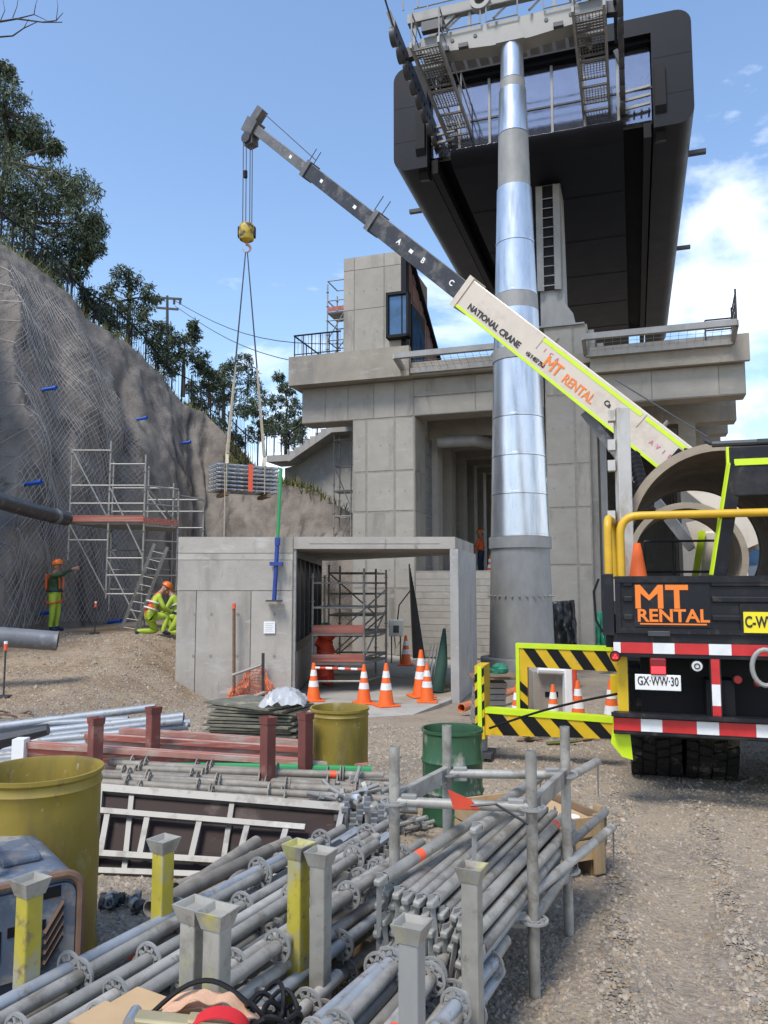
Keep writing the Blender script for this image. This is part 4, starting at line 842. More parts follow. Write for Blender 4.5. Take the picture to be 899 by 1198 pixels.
# electrical box on a stand, bundle of bars leaning by the pier, mesh panel
t = thing('electrical_box', 'grey electrical cabinet on a steel stand at the pier foot', 'cabinet', P(462, 775, 22)); a, b = P(455, 725, 22), P(472, 744, 22)
MB().box(a.x, b.x, 21.85, 22.1, b.z, a.z).build('cabinet', 'elec_box', t, bevel=.01)
m = MB(); m.tube((a.x+.08, 22, FLZ), (a.x+.08, 22, b.z), .02, n=5); m.tube((b.x-.08, 22, FLZ), (b.x-.08, 22, b.z), .02, n=5); m.build('stand', 'dark_steel', t)
m = MB(); m.path([V((a.x+.25, 22, a.z)), V((a.x+.3, 22.2, a.z+.4)), V((a.x+.7, 22.6, a.z+.9))], .02, 5); m.path([V((a.x+.15, 22, b.z)), V((a.x+.2, 21.9, b.z-.35)), V((a.x+.35, 22, b.z-.1))], .015, 5); m.build('conduit', 'black', t)
box_ = MB(); box_.box((a.x+b.x)/2-.08, (a.x+b.x)/2+.08, 21.84, 21.85, b.z+.1, b.z+.3); box_.build('door_plate', 'dark_steel', t)
for k in range(9):
    a, b = P(484+k*1.6, 770, 22.6+.05*k), P(479+k*.9, 660+5*k, 23.6); tt = MB().tube(a, b, .025, n=5).build('leaning_bar', 'black', label='dark steel bar leaning at the pier corner, %s from the left' % ['ninth', 'eighth', 'seventh', 'sixth', 'fifth', 'fourth', 'third', 'second', 'first'][8-k], cat='bar', group='dark bars leaning at the pier corner')
t = thing('folded_netting', 'dark green netting roll with glass like sheets leaning on the right portal wall', 'netting', (S(515, 16), 16, FLZ)); x = S(517, 15.9)
MB().path([V((x-.1, 15.9, FLZ+.02)), V((x+.0, 15.95, .1)), V((x+.05, 16.2, .45)), V((x+.08, 16.3, .8))], [.13, .12, .08, .03], 9).build('roll', 'netting_dark', t, smooth=True)
for k in range(3): MB().beam(V((x-.34+.07*k, 16.1, FLZ)), V((x-.2+.07*k, 16.3, .45)), .25, .02, up=V((1, 0, 0))).build('sheet', 'steel_grey', t)

# ------------------------------------------------------------------ crane truck
TF = Fr((P(706, 760, 6.1).x, 6.1, 0), 17)
TR = thing('crane_truck', 'black flatbed crane truck with beige telescopic boom, red and white rear strips', 'truck', TF(1.25, 4, 0), TF.yaw)
def tp(name, u0, u1, v0, v1, z0, z1, mt='truck_black', par=None, **k): return MB().box(u0, u1, v0, v1, z0, z1, TF).build(name, mt, par or TR, **k)
def tu(x, y, v=0.): return TF.px(x, y, v)
ztop, zlow = tu(760, 674)[1], tu(760, 741)[1]
tg = tp('tailgate', .10, 2.42, .0, .05, zlow, ztop, bevel=.006)
tp('tailgate_rim', .10, 2.42, -.025, .0, ztop-.05, ztop, par=tg); tp('tailgate_rim', .10, 2.42, -.02, .0, zlow, zlow+.04, par=tg); tp('tailgate_rim', .10, .14, -.022, .0, zlow+.041, ztop-.051, par=tg)
uM = tu(745, 700)[0]; uR = tu(829, 700)[0]
for z in (.10, .24, .36):
    tp('rib', .16, uM-.03, -.018, -.001, zlow+z, zlow+z+.045, par=tg, bevel=.008); tp('rib', uR+.02, 2.36, -.018, -.001, zlow+z, zlow+z+.045, par=tg, bevel=.008)
tp('logo_plate', uM-.02, uR+.01, -.012, -.001, zlow+.05, ztop-.06, par=tg)
for x in (.0, 2.44): tp('corner_post', x, x+.09, -.02, .10, zlow-.02, ztop+.02, bevel=.006)
tp('hinge', tu(758, 739)[0], tu(784, 739)[0], -.03, -.002, zlow-.02, zlow+.02, 'dark_steel', bevel=.004)
mtx = lambda x, y, v=-.014: axes(TF(tu(x, y)[0], v, tu(x, y)[1]), TF.M.to_3x3() @ V((1, 0, 0)), Z)
def big_letters(org, hgt, wM, wT, gap, par, name='lettering', mt='text_orange', st=.22):
    s_ = hgt*st; W1 = wM; M_ = org @ Matrix.Rotation(math.pi/2, 4, 'X') if False else org
    def poly(pts):
        m = MB(); k = len(pts); m.add([M_ @ V((x, y, .003)) for x, y in pts]+[M_ @ V((x, y, -.001)) for x, y in pts], [tuple(range(k)), tuple(range(2*k-1, k-1, -1))]+[(i, k+i, k+(i+1) % k, (i+1) % k) for i in range(k)]); m.build(name, mt, par)
    x0 = -(wM+wT+gap)/2; h_ = hgt/2; c = x0+wM/2
    poly([(x0, -h_), (x0+s_, -h_), (x0+s_, h_*.28), (c, -h_*.35), (x0+wM-s_, h_*.28), (x0+wM-s_, -h_), (x0+wM, -h_), (x0+wM, h_), (x0+wM-s_*.95, h_), (c, h_*.12), (x0+s_*.95, h_), (x0, h_)])
    x1 = x0+wM+gap; t_ = x1+wT/2; poly([(t_-s_/2, -h_), (t_+s_/2, -h_), (t_+s_/2, h_-s_), (x1+wT, h_-s_), (x1+wT, h_), (x1, h_), (x1, h_-s_), (t_-s_/2, h_-s_)])
big_letters(mtx(774, 698), .182, .205, .165, .015, tg); text('RENTAL', .135, mtx(787, 721), 'text_orange', tg, bold=.0035, xs=1.06)
tp('underline', tu(749, 730)[0], tu(827, 730)[0], -.015, -.0125, tu(787, 731)[1], tu(787, 729.3)[1], 'text_orange', tg)
a, za = tu(870, 740); b, zb_ = tu(899, 716)
cs = tp('sign_board', a, a+.42, -.035, -.022, za, zb_, 'sign_yellow'); text('C-WW', .115, axes(TF(a+.122, -.037, (za+zb_)/2), TF.M.to_3x3() @ V((1, 0, 0)), Z), 'text_black', cs, bold=.003, xs=.64)
tp('sign_mount', a-.02, a+.44, -.022, -.003, za-.02, zb_+.06, 'truck_black')
zs1, zs0 = tu(760, 752)[1], tu(760, 764.5)[1]
tp('rear_crossmember', .08, 2.46, .002, .12, zs0-.03, zlow-.002)
def strip(z0, z1, u0, edges, v):
    for k, (p, q) in enumerate(zip(edges[:-1], edges[1:])): tp('reflective_strip', p, q-.001, v-.004, v, z0, z1, 'white_reflect' if k % 2 == 0 else 'red_reflect')
ed = [tu(x, 757)[0] for x in (718, 726.5, 764, 789.5, 829.5, 856)]; w_ = .26; ed += [ed[-1]+w_, ed[-1]+w_+.18, ed[-1]+2*w_+.18, ed[-1]+2*w_+.36, 2.4]
strip(zs0, zs1, 0, ed, .001)
u0, u1 = tu(833, 800)[0], tu(843, 800)[0]; zz = [tu(838, y)[1] for y in (765, 801, 826, 838)]
tp('light_bracket_post', u0-.01, u1+.01, .01, .06, zz[-1], zz[0])
for k in range(3): tp('reflective_strip', u0, u1, .004, .009, zz[k+1], zz[k], 'red_reflect' if k != 1 else 'white_reflect')
z0, z1 = tu(760, 857)[1], tu(760, 840)[1]; bv = -.03
tp('rear_bumper', tu(718, 850)[0], 2.5, bv, .1, z0-.02, z1+.03, bevel=.01); tp('bumper_lip', tu(716, 850)[0], 2.5, bv-.05, bv-.002, z1+.012, z1+.04, 'truck_black')
ed = [tu(x, 849)[0] for x in (718, 750, 775, 815, 841, 884)]; ed += [ed[-1]+.18, ed[-1]+.46, ed[-1]+.64, ed[-1]+.92, 2.49]
for k, (p, q) in enumerate(zip(ed[:-1], ed[1:])): tp('reflective_strip', p, q-.001, bv-.006, bv-.001, z0+.012, z1-.004, 'red_reflect' if k % 2 == 0 else 'white_reflect')
# lamps, plate
def disc(name, x, y, rpx, mt, v=-.0, d=.05, rim=True):
    u, z = tu(x, y); r = rpx/145; o = None
    if rim: o = MB().tube(TF(u, v, z), TF(u, v+d, z), r*1.3, n=20).build('lamp_housing', 'black', TR, smooth=True)
    return MB().tube(TF(u, v-.02, z), TF(u, v-.001, z), r, r*1.02, n=20).build(name, mt, o or TR, smooth=True)
ml = disc('marker_lamp', 720, 767.5, 4.6, 'lamp_dark_red', v=-.03); rl_ = disc('reversing_lamp', 816, 779.5, 5.5, 'lamp_clear', .03)
for dx, dy in ((-1.6, 1.2), (1.6, 1.2), (0, -1.7)): u, z = tu(720+dx, 767.5+dy); MB().tube(TF(u, -.056, z), TF(u, -.0505, z), .009, n=8).build('led', 'lamp_red', ml)
u, z = tu(816, 779.5); MB().tube(TF(u, .004, z), TF(u, .0095, z), .022, n=14, hollow=.7).build('lens_ring', 'black', rl_); disc('reflector', 865, 796.5, 4, 'lamp_dark_red', .08); disc('reflector', 889, 800, 4, 'lamp_dark_red', .08)
a, za = tu(761, 789.5); b, zb_ = tu(779.5, 770); lp = tp('tail_lamp', a, b, -.015, .04, za, zb_, 'lamp_dark_red', bevel=.012)
tp('lit_lens', a+.008, b-.008, -.021, -.0155, za+.012, za+.065, 'lamp_red', lp, bevel=.004)
a, z1 = tu(743, 788.5); b, _ = tu(797, 800); z0 = z1-.118
pl = tp('licence_plate', a, b, .0, .006, z0, z1, 'white_paint', bevel=.003)
text('GX·WW·30', .094, axes(TF((a+b)/2, -.002, z0+.066), TF.M.to_3x3() @ V((1, 0, 0)), Z), 'text_black', pl, bold=.001, xs=.63)
m = MB(); hx, hz_ = tu(889, 780)
m.path([TF(hx+.09*math.cos(t)+.03, -.06, hz_+.13*math.sin(t)) for t in np.linspace(0, 2*math.pi, 20)[:-1]], .018, 8, closed=True); m.build('tow_hook', 'galv_dull', TR, smooth=True)
# chassis, bed, cab
tp('chassis_rail', .75, .95, .12, 8.6, .72, .98, 'black'); tp('chassis_rail', 1.6, 1.8, .12, 8.6, .72, .98, 'black'); tp('rear_plate', .28, 2.3, .35, .40, .55, 1.15, 'black')
tp('bed_floor', .02, 2.48, .1, 5.6, zlow-.12, zlow, 'truck_black'); tp('side_rail', .02, .10, .12, 5.6, zlow+.002, zlow+.14, 'truck_black'); tp('side_rail', 2.42, 2.5, .12, 5.6, zlow+.002, ztop, 'truck_black')
m = MB(); m.prism([(1.55, .9), (2.48, .9), (2.48, 2.45), (2.3, 2.65), (1.7, 2.65), (1.55, 2.45)], 7.4, 9.2, TF); m.build('cab', 'white_paint', TR, bevel=.05)
tp('front_deck', .1, 1.5, 7.4, 9.1, .95, 1.35, 'truck_black'); tp('cab_window', 1.7, 2.35, 7.38, 7.395, 1.8, 2.4, 'blue_glass'); tp('battery_box', .1, .7, 5.2, 6.2, .55, .95, 'dark_steel', bevel=.02)
def wheel(uc, v, wdt, rad=.50):
    ti = MB(); M_ = TF.M @ Matrix.Translation((uc, v, rad)) @ Matrix.Rotation(math.pi/2, 4, 'Y'); h = wdt/2
    wh = MB().lathe([(.20, -h*.5), (.27, -h*.7), (.29, -h*.7), (.29, h*.7), (.27, h*.7), (.2, h*.5)], (0, 0, 0), 28, M_).build('wheel', 'galv_dull', TR, smooth=True)
    MB().lathe([(.29, -h*.75), (.40, -h), (rad-.045, -h*.97), (rad-.02, -h*.8), (rad-.02, h*.8), (rad-.045, h*.97), (.40, h), (.29, h*.75)], (0, 0, 0), 40, M_, closed=True).build('tyre', 'rubber', wh, smooth=True)
    m = MB(); nl = 34
    for k in range(nl):
        for j, (x0, x1) in enumerate(((-.98, -.55), (-.50, -.04), (.04, .50), (.55, .98))):
            a0 = 2*math.pi*(k+.5*(j % 2))/nl; da = 2*math.pi/nl*.34; sk = .35*da*(1 if j < 2 else -1)
            q = []
            for r_ in (rad-.03, rad+.004):
                for xx, ss in ((x0, -sk), (x1, sk)):
                    for s2 in (-1, 1): an = a0+s2*da+ss; q.append(M_ @ V((r_*math.cos(an), r_*math.sin(an), xx*h)))
            m.add(q, [(0, 1, 3, 2), (4, 6, 7, 5), (0, 4, 5, 1), (2, 3, 7, 6), (0, 2, 6, 4), (1, 5, 7, 3)])
    m.build('tread', 'rubber', wh, kind='stuff'); return wh
ud = tu(738, 880, .9)[0]
for uc in (ud+.21, ud+.66, 2.5-ud-.66, 2.5-ud-.21): wheel(uc, 1.25, .42)
wheel(ud+.16, 7.4, .30); wheel(2.5-ud-.16, 7.4, .3)
MB().tube(TF(.3, 1.25, .5), TF(2.2, 1.25, .5), .09, n=12).build('axle', 'black', TR, smooth=True)
tp('mudflap', ud+.02, ud+.62, .70, .715, .42, 1.0, 'rubber')
# yellow guard rail loops at the tail corner, white stake with lugs, black headboard frame
def loop(pts, r, name, mt): return MB().path(pts, r, 10).build(name, mt, TR, smooth=True)
def rnd(pts, rad=.12, n=6):
    o = [V(pts[0])]
    for a, b, c in zip(pts[:-2], pts[1:-1], pts[2:]):
        a, b, c = V(a), V(b), V(c); p, q = b+(a-b).normalized()*rad, b+(c-b).normalized()*rad
        for k in range(n+1): t = k/n; o.append(p.lerp(b, t).lerp(b.lerp(q, t), t))
    o.append(V(pts[-1])); return o
za = tu(730, 603)[1]; ua = tu(726.5, 650)[0]
loop(rnd([TF(ua, .05, ztop), TF(ua, .05, za), TF(2.4, .05, za), TF(2.4, .05, ztop)], .15), .032, 'guard_rail', 'yellow_paint')
ub = tu(711.5, 640)[0]; zb2 = tu(713, 605)[1]
loop(rnd([TF(ub, .04, ztop), TF(ub, .04, zb2), TF(ub+.055, .62, zb2), TF(ub+.055, .62, ztop)], .12), .032, 'guard_rail', 'yellow_paint')
p0, p1 = TF(*([tu(733, 672, .45)[0], .45, zlow])), TF(tu(727, 478, .45)[0], .45, tu(727, 478, .45)[1])
stk = MB().beam(p0, p1, .11, .11, up=V((0, 1, 0))).build('stake_post', 'stake_white', TR, bevel=.006)
for y in (487, 521, 545, 604): u, z = tu(722, y, .45); MB().box(u-.075, u-.012, .40, .50, z-.045, z+.045, TF).build('stake_lug', 'stake_white', stk)
a, z1 = tu(853, 523, .12); z0 = tu(853, 581, .12)[1]
hb_ = tp('rear_light_board', a, 2.3, .10, .16, z0, z1, 'truck_black', bevel=.01); zc = tu(870, 541, .12)[1]
tp('lime_strip', a+.03, 2.25, .092, .0985, zc-.025, zc+.025, 'lime', hb_); tp('lime_edge', a-.022, a-.002, .11, .15, z0, z1, 'lime', hb_)
q0, q1 = TF(tu(840, 672, .13)[0], .13, ztop), TF(a+.04, .13, z0+.25); MB().beam(q0, q1, .10, .07, up=V((0, 1, 0))).build('frame_leg', 'truck_black', TR)
d_ = (q1-q0).normalized(); MB().beam(q0-d_.cross(V((0, 1, 0))).normalized()*-.056+V((0, -.01, 0)), q1-d_.cross(V((0, 1, 0))).normalized()*-.056+V((0, -.01, 0)), .012, .05, up=V((0, 1, 0))).build('lime_edge', 'lime', TR)
m = MB(); m.tube(TF(a-.12, .13, z1+.03), TF(2.4, .13, z1+.02), .025, n=8); m.path([TF(a-.12, .13, z1+.03), TF(a-.17, .13, z1+.06), TF(a-.18, .13, z1+.10)], .016, 6); m.box(a+.2, a+.45, .1, .17, z1+.02, z1+.05, TF); m.build('top_rod', 'dark_steel', TR)
MB().beam(TF(2.25, .13, ztop), TF(2.25, .13, z0), .1, .07).build('frame_leg', 'truck_black', TR)
# striped outrigger frames reaching out on the left
def striped(poly0, poly1, n, v, name, slant, th=.10):
    """parallelogram board between left edge (zl0,zl1 at u0) and right edge; black slanted bars as separate flat pieces"""
    (u0, za0, za1), (u1, zb0, zb1) = poly0, poly1
    o = MB(); o.prism([(u0, za0), (u1, zb0), (u1, zb1), (u0, za1)], v, v+th, TF); o = o.build(name, 'hazard_yellow', TR)
    f = lambda u, h: (lambda t: (za0+(zb0-za0)*t)*(1-h)+(za1+(zb1-za1)*t)*h)((u-u0)/(u1-u0))
    w_ = (u1-u0)/n
    for k in range(n):
        a, b = u0+w_*k+.02, u0+w_*(k+.5)+.02
        q = [(a+slant, 0), (min(u1, b+slant), 0), (min(u1, b), 1), (a, 1)]
        if q[0][0] > u1: continue
        MB().prism([(u, f(min(u1, max(u0, u)), h)+(.003 if h == 0 else -.003)) for u, h in q], v-.004, v-.0005, TF).build('black_stripe', 'black', o)
    return o
va = 1.35
L0, L1 = tu(568, 860, va), tu(568, 834, va); R0, R1 = tu(719, 866, va), tu(719, 846, va)
lo = striped((L0[0], L0[1], L1[1]), (R0[0], R0[1]+.01, R1[1]), 4, va, 'outrigger_beam', .16)
MB().prism([(L0[0], L1[1]), (R0[0], R1[1]), (R0[0], R1[1]+.05), (L0[0], L1[1]+.05)], va-.012, va+.12, TF).build('lime_edge', 'lime', TR)
pz1 = tu(562, 779, va)[1]; pu = tu(556, 820, va)[0]
ps = tp('outrigger_leg', pu, L0[0]-.004, va-.01, va+.35, L0[1]-.04, pz1, 'hazard_yellow')
for k in range(4): zz_ = L0[1]+.02+k*.16; MB().prism([(pu, zz_), (L0[0]-.004, zz_+.08), (L0[0]-.004, zz_+.16), (pu, zz_+.08)], va-.014, va-.0105, TF).build('black_stripe', 'black', ps)
tp('lime_edge', pu+.028, pu+.07, va-.018, va-.0145, L0[1], pz1, 'lime', ps)
tp('jack_foot', pu-.08, L0[0]+.06, va-.05, va+.3, .02, .06, 'dark_steel'); MB().tube(TF(pu+.06, va+.15, .06), TF(pu+.06, va+.15, L0[1]), .035, n=10).build('jack_ram', 'galv_dull', TR, smooth=True)
vb_ = 2.7
L0, L1 = tu(610, 780, vb_), tu(610, 758, vb_); R0, R1 = tu(722, 786, vb_), tu(722, 762, vb_)
striped((L0[0], L0[1], L1[1]), (R0[0], R0[1], R1[1]), 4, vb_, 'outrigger_beam', .15)
MB().prism([(L0[0]-.06, L1[1]), (R0[0], R1[1]), (R0[0], R1[1]+.05), (L0[0]-.06, L1[1]+.05)], vb_-.012, vb_+.12, TF).build('lime_edge', 'lime', TR)
zf = tu(612, 834, vb_)[1]
lg = tp('outrigger_leg', L0[0]-.06, L0[0]+.07, vb_, vb_+.12, zf, L1[1]-.001, 'hazard_yellow'); tp('lime_edge', L0[0]-.06, L0[0]-.02, vb_-.01, vb_-.001, zf, L1[1]-.001, 'lime', lg)
for k in range(2): MB().prism([(L0[0]-.018, zf+.06+.2*k), (L0[0]+.07, zf-.02+.2*k), (L0[0]+.07, zf+.08+.2*k), (L0[0]-.018, zf+.16+.2*k)], vb_-.006, vb_-.001, TF).build('black_stripe', 'black', lg)
tp('jack_foot', L0[0]-.0, L0[0]+.08, vb_+.02, vb_+.1, -.02, zf, 'black')
tp('outrigger_box', .02, .7, 1.8, 2.0, .60, .8, 'hazard_yellow'); tp('outrigger_box', .02, .7, 2.68, 2.85, .95, 1.15, 'hazard_yellow')
yb, z0 = tu(727, 850, .1); tp('outrigger_bracket', yb-.02, yb+.06, .12, .22, .45, zs0-.04, 'hazard_yellow'); m = MB(); m.prism([(yb-.06, .62), (yb+.06, .62), (yb+.08, .36), (yb+.0, .38), (yb-.08, .48)], .05, .13, TF); m.build('bracket_toe', 'lime', TR)
c0, c1 = TF(*(tu(573, 852, va-.05)[0], va-.05, tu(573, 852, va-.05)[1])), TF(tu(722, 812, .6)[0], .6, tu(722, 812, .6)[1])
MB().path([c0.lerp(c1, t)+Z*.03*math.sin(t*3.1) for t in np.linspace(0, 1, 8)], .012, 6).build('hydraulic_hose', 'black', TR)
m = MB(); m.path([TF(-.02, .0, ztop-.02), TF(-.06, .0, ztop-.12), TF(-.05, .0, zlow+.1), TF(.0, .0, zlow)], .01, 5); m.build('cable_loop', 'black', TR)

# crane pedestal and telescopic boom (part of the truck)
A = P(872, 600, 11.6); T_ = P(299, 151, 17.0); d = (T_-A).normalized(); sd_ = d.cross(Z).normalized()
if sd_.dot(V((0, 0, CZ))-A) < 0: sd_ = -sd_
up_ = d.cross(sd_); up_ = up_ if up_.z > 0 else -up_
def at_px(px):
    lo_, hi_ = 0., 1.
    for _ in range(40):
        mid = (lo_+hi_)/2
        if PX(A.lerp(T_, mid))[0] > px: lo_ = mid
        else: hi_ = mid
    return A.lerp(T_, lo_)
q549, q440, q362 = at_px(547), at_px(440), at_px(362)
boom = MB().beam(A-d*.8, q549, .46, .58, up=up_).build('boom_base', 'crane_beige', TR, bevel=.02)
off = lambda p, h, s=.231: p+up_*h+sd_*s
def lime(p, q, h, hh): return MB().beam(off(p, h, .233), off(q, h, .233), .006, hh, up=up_).build('lime_stripe', 'lime', boom)
lime(at_px(549), at_px(800), -.26, .05); lime(at_px(632), at_px(745), .21, .06); lime(at_px(750), at_px(830), .21, .06)
for px in (632, 748): p = at_px(px); MB().beam(off(p, .02, .236), off(p, .27, .236), .012, .02, up=d).build('boom_collar', 'crane_beige', boom)
for px in (640, 765): p = at_px(px); MB().tube(off(p, .29, .12), off(p, .38, .12), .035, n=8).build('lifting_eye', 'aluminium', boom)
tm = lambda px, h: axes(off(at_px(px), h, .237), -d, up_)
text('NATIONAL CRANE', .155, tm(589, -.13), 'text_black', boom, bold=.005, xs=1.02); text('+56 9 4037 2968', .105, tm(638, -.145), 'text_black', boom, bold=.003, xs=.62)
big_letters(tm(655, -.045), .205, .205, .155, .012, boom, st=.18); text('RENTAL', .225, tm(685.5, -.085), 'text_orange', boom, bold=.004, xs=.84)
for px, h, k in ((640, .08, 3), (768, -.03, 5)):
    for j in range(k): text('JICAVIERO'[j+k-2], .1, tm(px+j*7, h), 'text_pink', boom, bold=.001)
text('Ca', .12, tm(715, .02), 'text_black', boom, bold=.004)
p = at_px(795); wl = MB().beam(off(p, -.02, .28), off(p, .16, .28), .12, .16, up=sd_).build('work_light', 'black', boom, bevel=.01); MB().path([off(p, .2, .26)+d*.0, off(p, .26, .3)-d*.12, off(p, .1, .3)-d*.24], .02, 6).build('cable_loop', 'black', boom)
p0, p1 = at_px(747)-up_*.33, at_px(747)-up_*.33; c0 = P(741, 531, 11.7); c1 = P(760, 600, 11.2)
m = MB(); k = 26
m.path([c0.lerp(c1, i/k) for i in range(k+1)], [.085+.02*(i % 2) for i in range(k+1)], 10); m.build('hose_reel_bellow', 'black', TR, smooth=False)
m = MB(); m.beam(at_px(700)-up_*.32, A-up_*.9+d*.2, .16, .16); m.build('lift_cylinder', 'boom_grey', TR)
s2 = MB().beam(q549-d*.3, q440, .33, .39, up=up_).build('boom_section', 'boom_black', TR, bevel=.01); s3 = MB().beam(q440-d*.2, q362, .27, .31, up=up_).build('boom_section', 'boom_black', TR, bevel=.01); s4 = MB().beam(q362-d*.2, T_, .22, .24, up=up_, w2=.2, h2=.21).build('boom_section', 'boom_grey', TR, bevel=.01)
for pp, hh, w_ in ((q549, .66, .5), (q440, .46, .40), (q362, .38, .33)): MB().beam(pp-d*.07, pp+d*.05, w_, hh*.98, up=up_).build('section_collar', 'boom_grey' if pp is not q549 else 'crane_beige', TR)
for px, s_, ch, par, sd2 in ((472, .13, 'A', s2, .167), (500, .13, 'B', s2, .167), (533, .13, 'C', s2, .167)): text(ch, .15, axes(off(at_px(px), .0, sd2), -d, up_), 'white_paint', par, bold=.004)
for px, par, s_, dx in ((488, s2, .167, .1), (421, s3, .137, .09), (382, s3, .137, .08), (345, s4, .111, .08)): p = at_px(px); MB().beam(off(p, 0, s_), off(p+d*dx, 0, s_), .004, .07, up=up_).build('white_mark', 'white_paint', par)
for px, h in ((362, .22), (357, .22), (440, .27), (432, .27)): p = at_px(px); MB().tube(p+up_*h*.7, p+up_*(h+.25), .012, n=4).build('rope_guide', 'dark_steel', TR)
hd = MB(); hd.beam(T_-d*.1, T_+d*.3-Z*.05, .3, .34, up=up_); hd.beam(T_+d*.15, T_+d*.12+up_*.45, .2, .22); hd.beam(T_+d*.2+Z*.05, T_+d*.16-Z*.5, .22, .24); hd.build('boom_head', 'boom_grey', TR)
sh0 = P(290, 162, 17); MB().tube(sh0-sd_*.08, sh0+sd_*.08, .13, n=16).build('head_sheave', 'dark_steel', TR, smooth=True)
MB().path([T_+up_*.40+d*.12, at_px(362)+up_*.27], .010, 4).build('winch_rope', 'rope', TR)
MB().path([at_px(700)+up_*.4-sd_*.1, at_px(800)+up_*.55, TF(1.25, 6.5, 3.4)], .012, 4).build('winch_rope', 'rope', TR)
# pedestal / turret
m = MB(); m.prism([(1.2, 1.2), (2.0, 1.2), (1.85, 2.5), (1.35, 2.5)], 5.9, 6.9, TF); m.build('turret', 'crane_beige', TR, bevel=.03)
m = MB(); 
for s_ in (-1, 1): m.beam(TF(1.3, 6.3, 2.3)+sd_*.33*s_, A-d*.3+sd_*.33*s_, .08, .7, w2=.08, h2=.5)
m.build('turret_cheek', 'crane_beige', TR)
MB().beam(TF(1.1, 5.85, 1.3), TF(1.32, 5.85, 2.5), .04, .09).build('lime_stripe', 'lime', TR); text('00H', .2, axes(TF(1.62, 5.88, 1.95), TF.M.to_3x3() @ V((1, 0, 0)), Z), 'text_black', TR, bold=.004)
m = MB(); 
for u in (.5, .9, 1.5): m.tube(TF(u, 5.75, zlow), TF(u, 5.75, 2.35), .02, n=6)
m.tube(TF(.5, 5.75, 2.35), TF(1.5, 5.75, 2.35), .02, n=6); m.tube(TF(.5, 5.75, 1.9), TF(1.5, 5.75, 1.9), .02, n=6); m.build('operator_rail', 'dark_steel', TR)
# pipes lying on the bed
pr = .775; pc_u = TF.px(848, 650, .55)[0]; pz = zlow+pr
def pipe(v0, v1, r, th, label, u=pc_u, z=pz):
    t = thing('large_pipe', label, 'pipe', TF(u, (v0+v1)/2, z-r), TF.yaw, 'pipes on the truck bed')
    M_ = TF.M @ Matrix.Translation((u, v0, z)) @ Matrix.Rotation(-math.pi/2, 4, 'X'); L_ = v1-v0
    m = MB(); m.lathe([(r-th, .0), (r-.004, .0), (r, .05), (r, L_-.05), (r-.004, L_), (r-th, L_)], (0, 0, 0), 64, M_, closed=True); m.build('shell', 'pipe_concrete', t, smooth=True)
    for s_ in (-.012, L_-.03): MB().lathe([(r-th-.012, s_), (r+.006, s_), (r+.006, s_+.042), (r-th-.012, s_+.042)], (0, 0, 0), 64, M_, closed=True).build('rim', 'pipe_rim', t, smooth=True)
    return t
pipe(.55, 3.4, pr, .05, 'wide brown pipe lying on the truck bed nearest the tailgate'); pipe(4.2, 5.6, pr*.92, .06, 'second brown pipe behind the first on the truck bed', z=zlow+pr*.92)
for v, k in ((.9, 'near'), (2.0, 'far')): 
    for s_ in (-1, 1): MB().prism([(pc_u+s_*.25, zlow+.001), (pc_u+s_*.62, zlow+.001), (pc_u+s_*.62, zlow+.22)], v, v+.1, TF).build('pipe_chock', 'wood', label='wooden wedge chock under the %s end of the first pipe, %s side' % (k, 'left' if s_ < 0 else 'right'), cat='chock')
# ------------------------------------------------------------------ hook block, slings, hanging load
hk = thing('hook_block', 'yellow and black crane hook block hanging on ropes from the boom tip', 'hook block', P(289, 293, 17))
hc = P(289, 272, 17)
MB().lathe([(.06, -.24), (.16, -.18), (.19, -.05), (.19, .1), (.14, .2), (.06, .24)], hc, 14).build('block', 'hook_yellow', hk, smooth=True)
m = MB(); m.box(hc.x-.2, hc.x+.2, hc.y-.06, hc.y+.06, hc.z-.12, hc.z+.12); m.build('cheek_plate', 'black', hk)
m = MB(); hh = hc-Z*.36; m.path([hc-Z*.22, hc-Z*.28]+[hh+V((.085*math.cos(a_), 0, .085*math.sin(a_)))-Z*.02 for a_ in np.linspace(math.pi/2, -math.pi*.95, 12)], [.03]*8+[.026, .022, .018, .014, .01, .008], 8); m.build('hook', 'pink_timber', hk, smooth=True)
for dx in (-.1, -.03, .06, .11): MB().tube(hc+V((dx, 0, .15)), P(290, 165, 17)+V((dx, 0, 0)), .012, n=5).build('rope_fall', 'rope', hk)
MB().tube(P(287.5, 200, 17), P(287.5, 208, 17), .045, n=8).build('rope_socket', 'black', hk)
lc = P(287, 562, 17); LF = Fr((lc.x, lc.y, 0), -28); Lh, Lw, Hh = .74, .33, .29
LD = thing('hanging_load', 'bundle of galvanised scaffold frames hanging from the crane slings', 'load', lc-Z*Hh, LF.yaw)
for j in range(7):
    for i in range(4):
        z = lc.z-Hh+.03+j*.09; v = -Lw+.06+i*.19
        MB().tube(LF(-Lh, v, z), LF(Lh, v, z), .026, n=6).build('frame_tube', 'galvanised', LD, smooth=True)
m = MB()
for j in range(7):
    for k in range(9): u = -Lh+.08+k*(2*Lh-.16)/8; z = lc.z-Hh+.03+j*.09; m.box(u-.018, u+.018, -Lw, Lw-.02, z-.02, z+.02, LF)
m.build('frame_rungs', 'steel_grey', LD); MB().box(-.04, .06, -Lw-.03, -Lw-.025, lc.z-Hh+.0, lc.z+Hh+.02, LF).build('red_tape', 'orange_mark', LD)
m = MB()
for u in (-.5, .45): m.box(u-.05, u+.05, -Lw, Lw, lc.z-Hh-.10, lc.z-Hh-.02, LF)
m.build('bearer', 'wood_dark', LD)
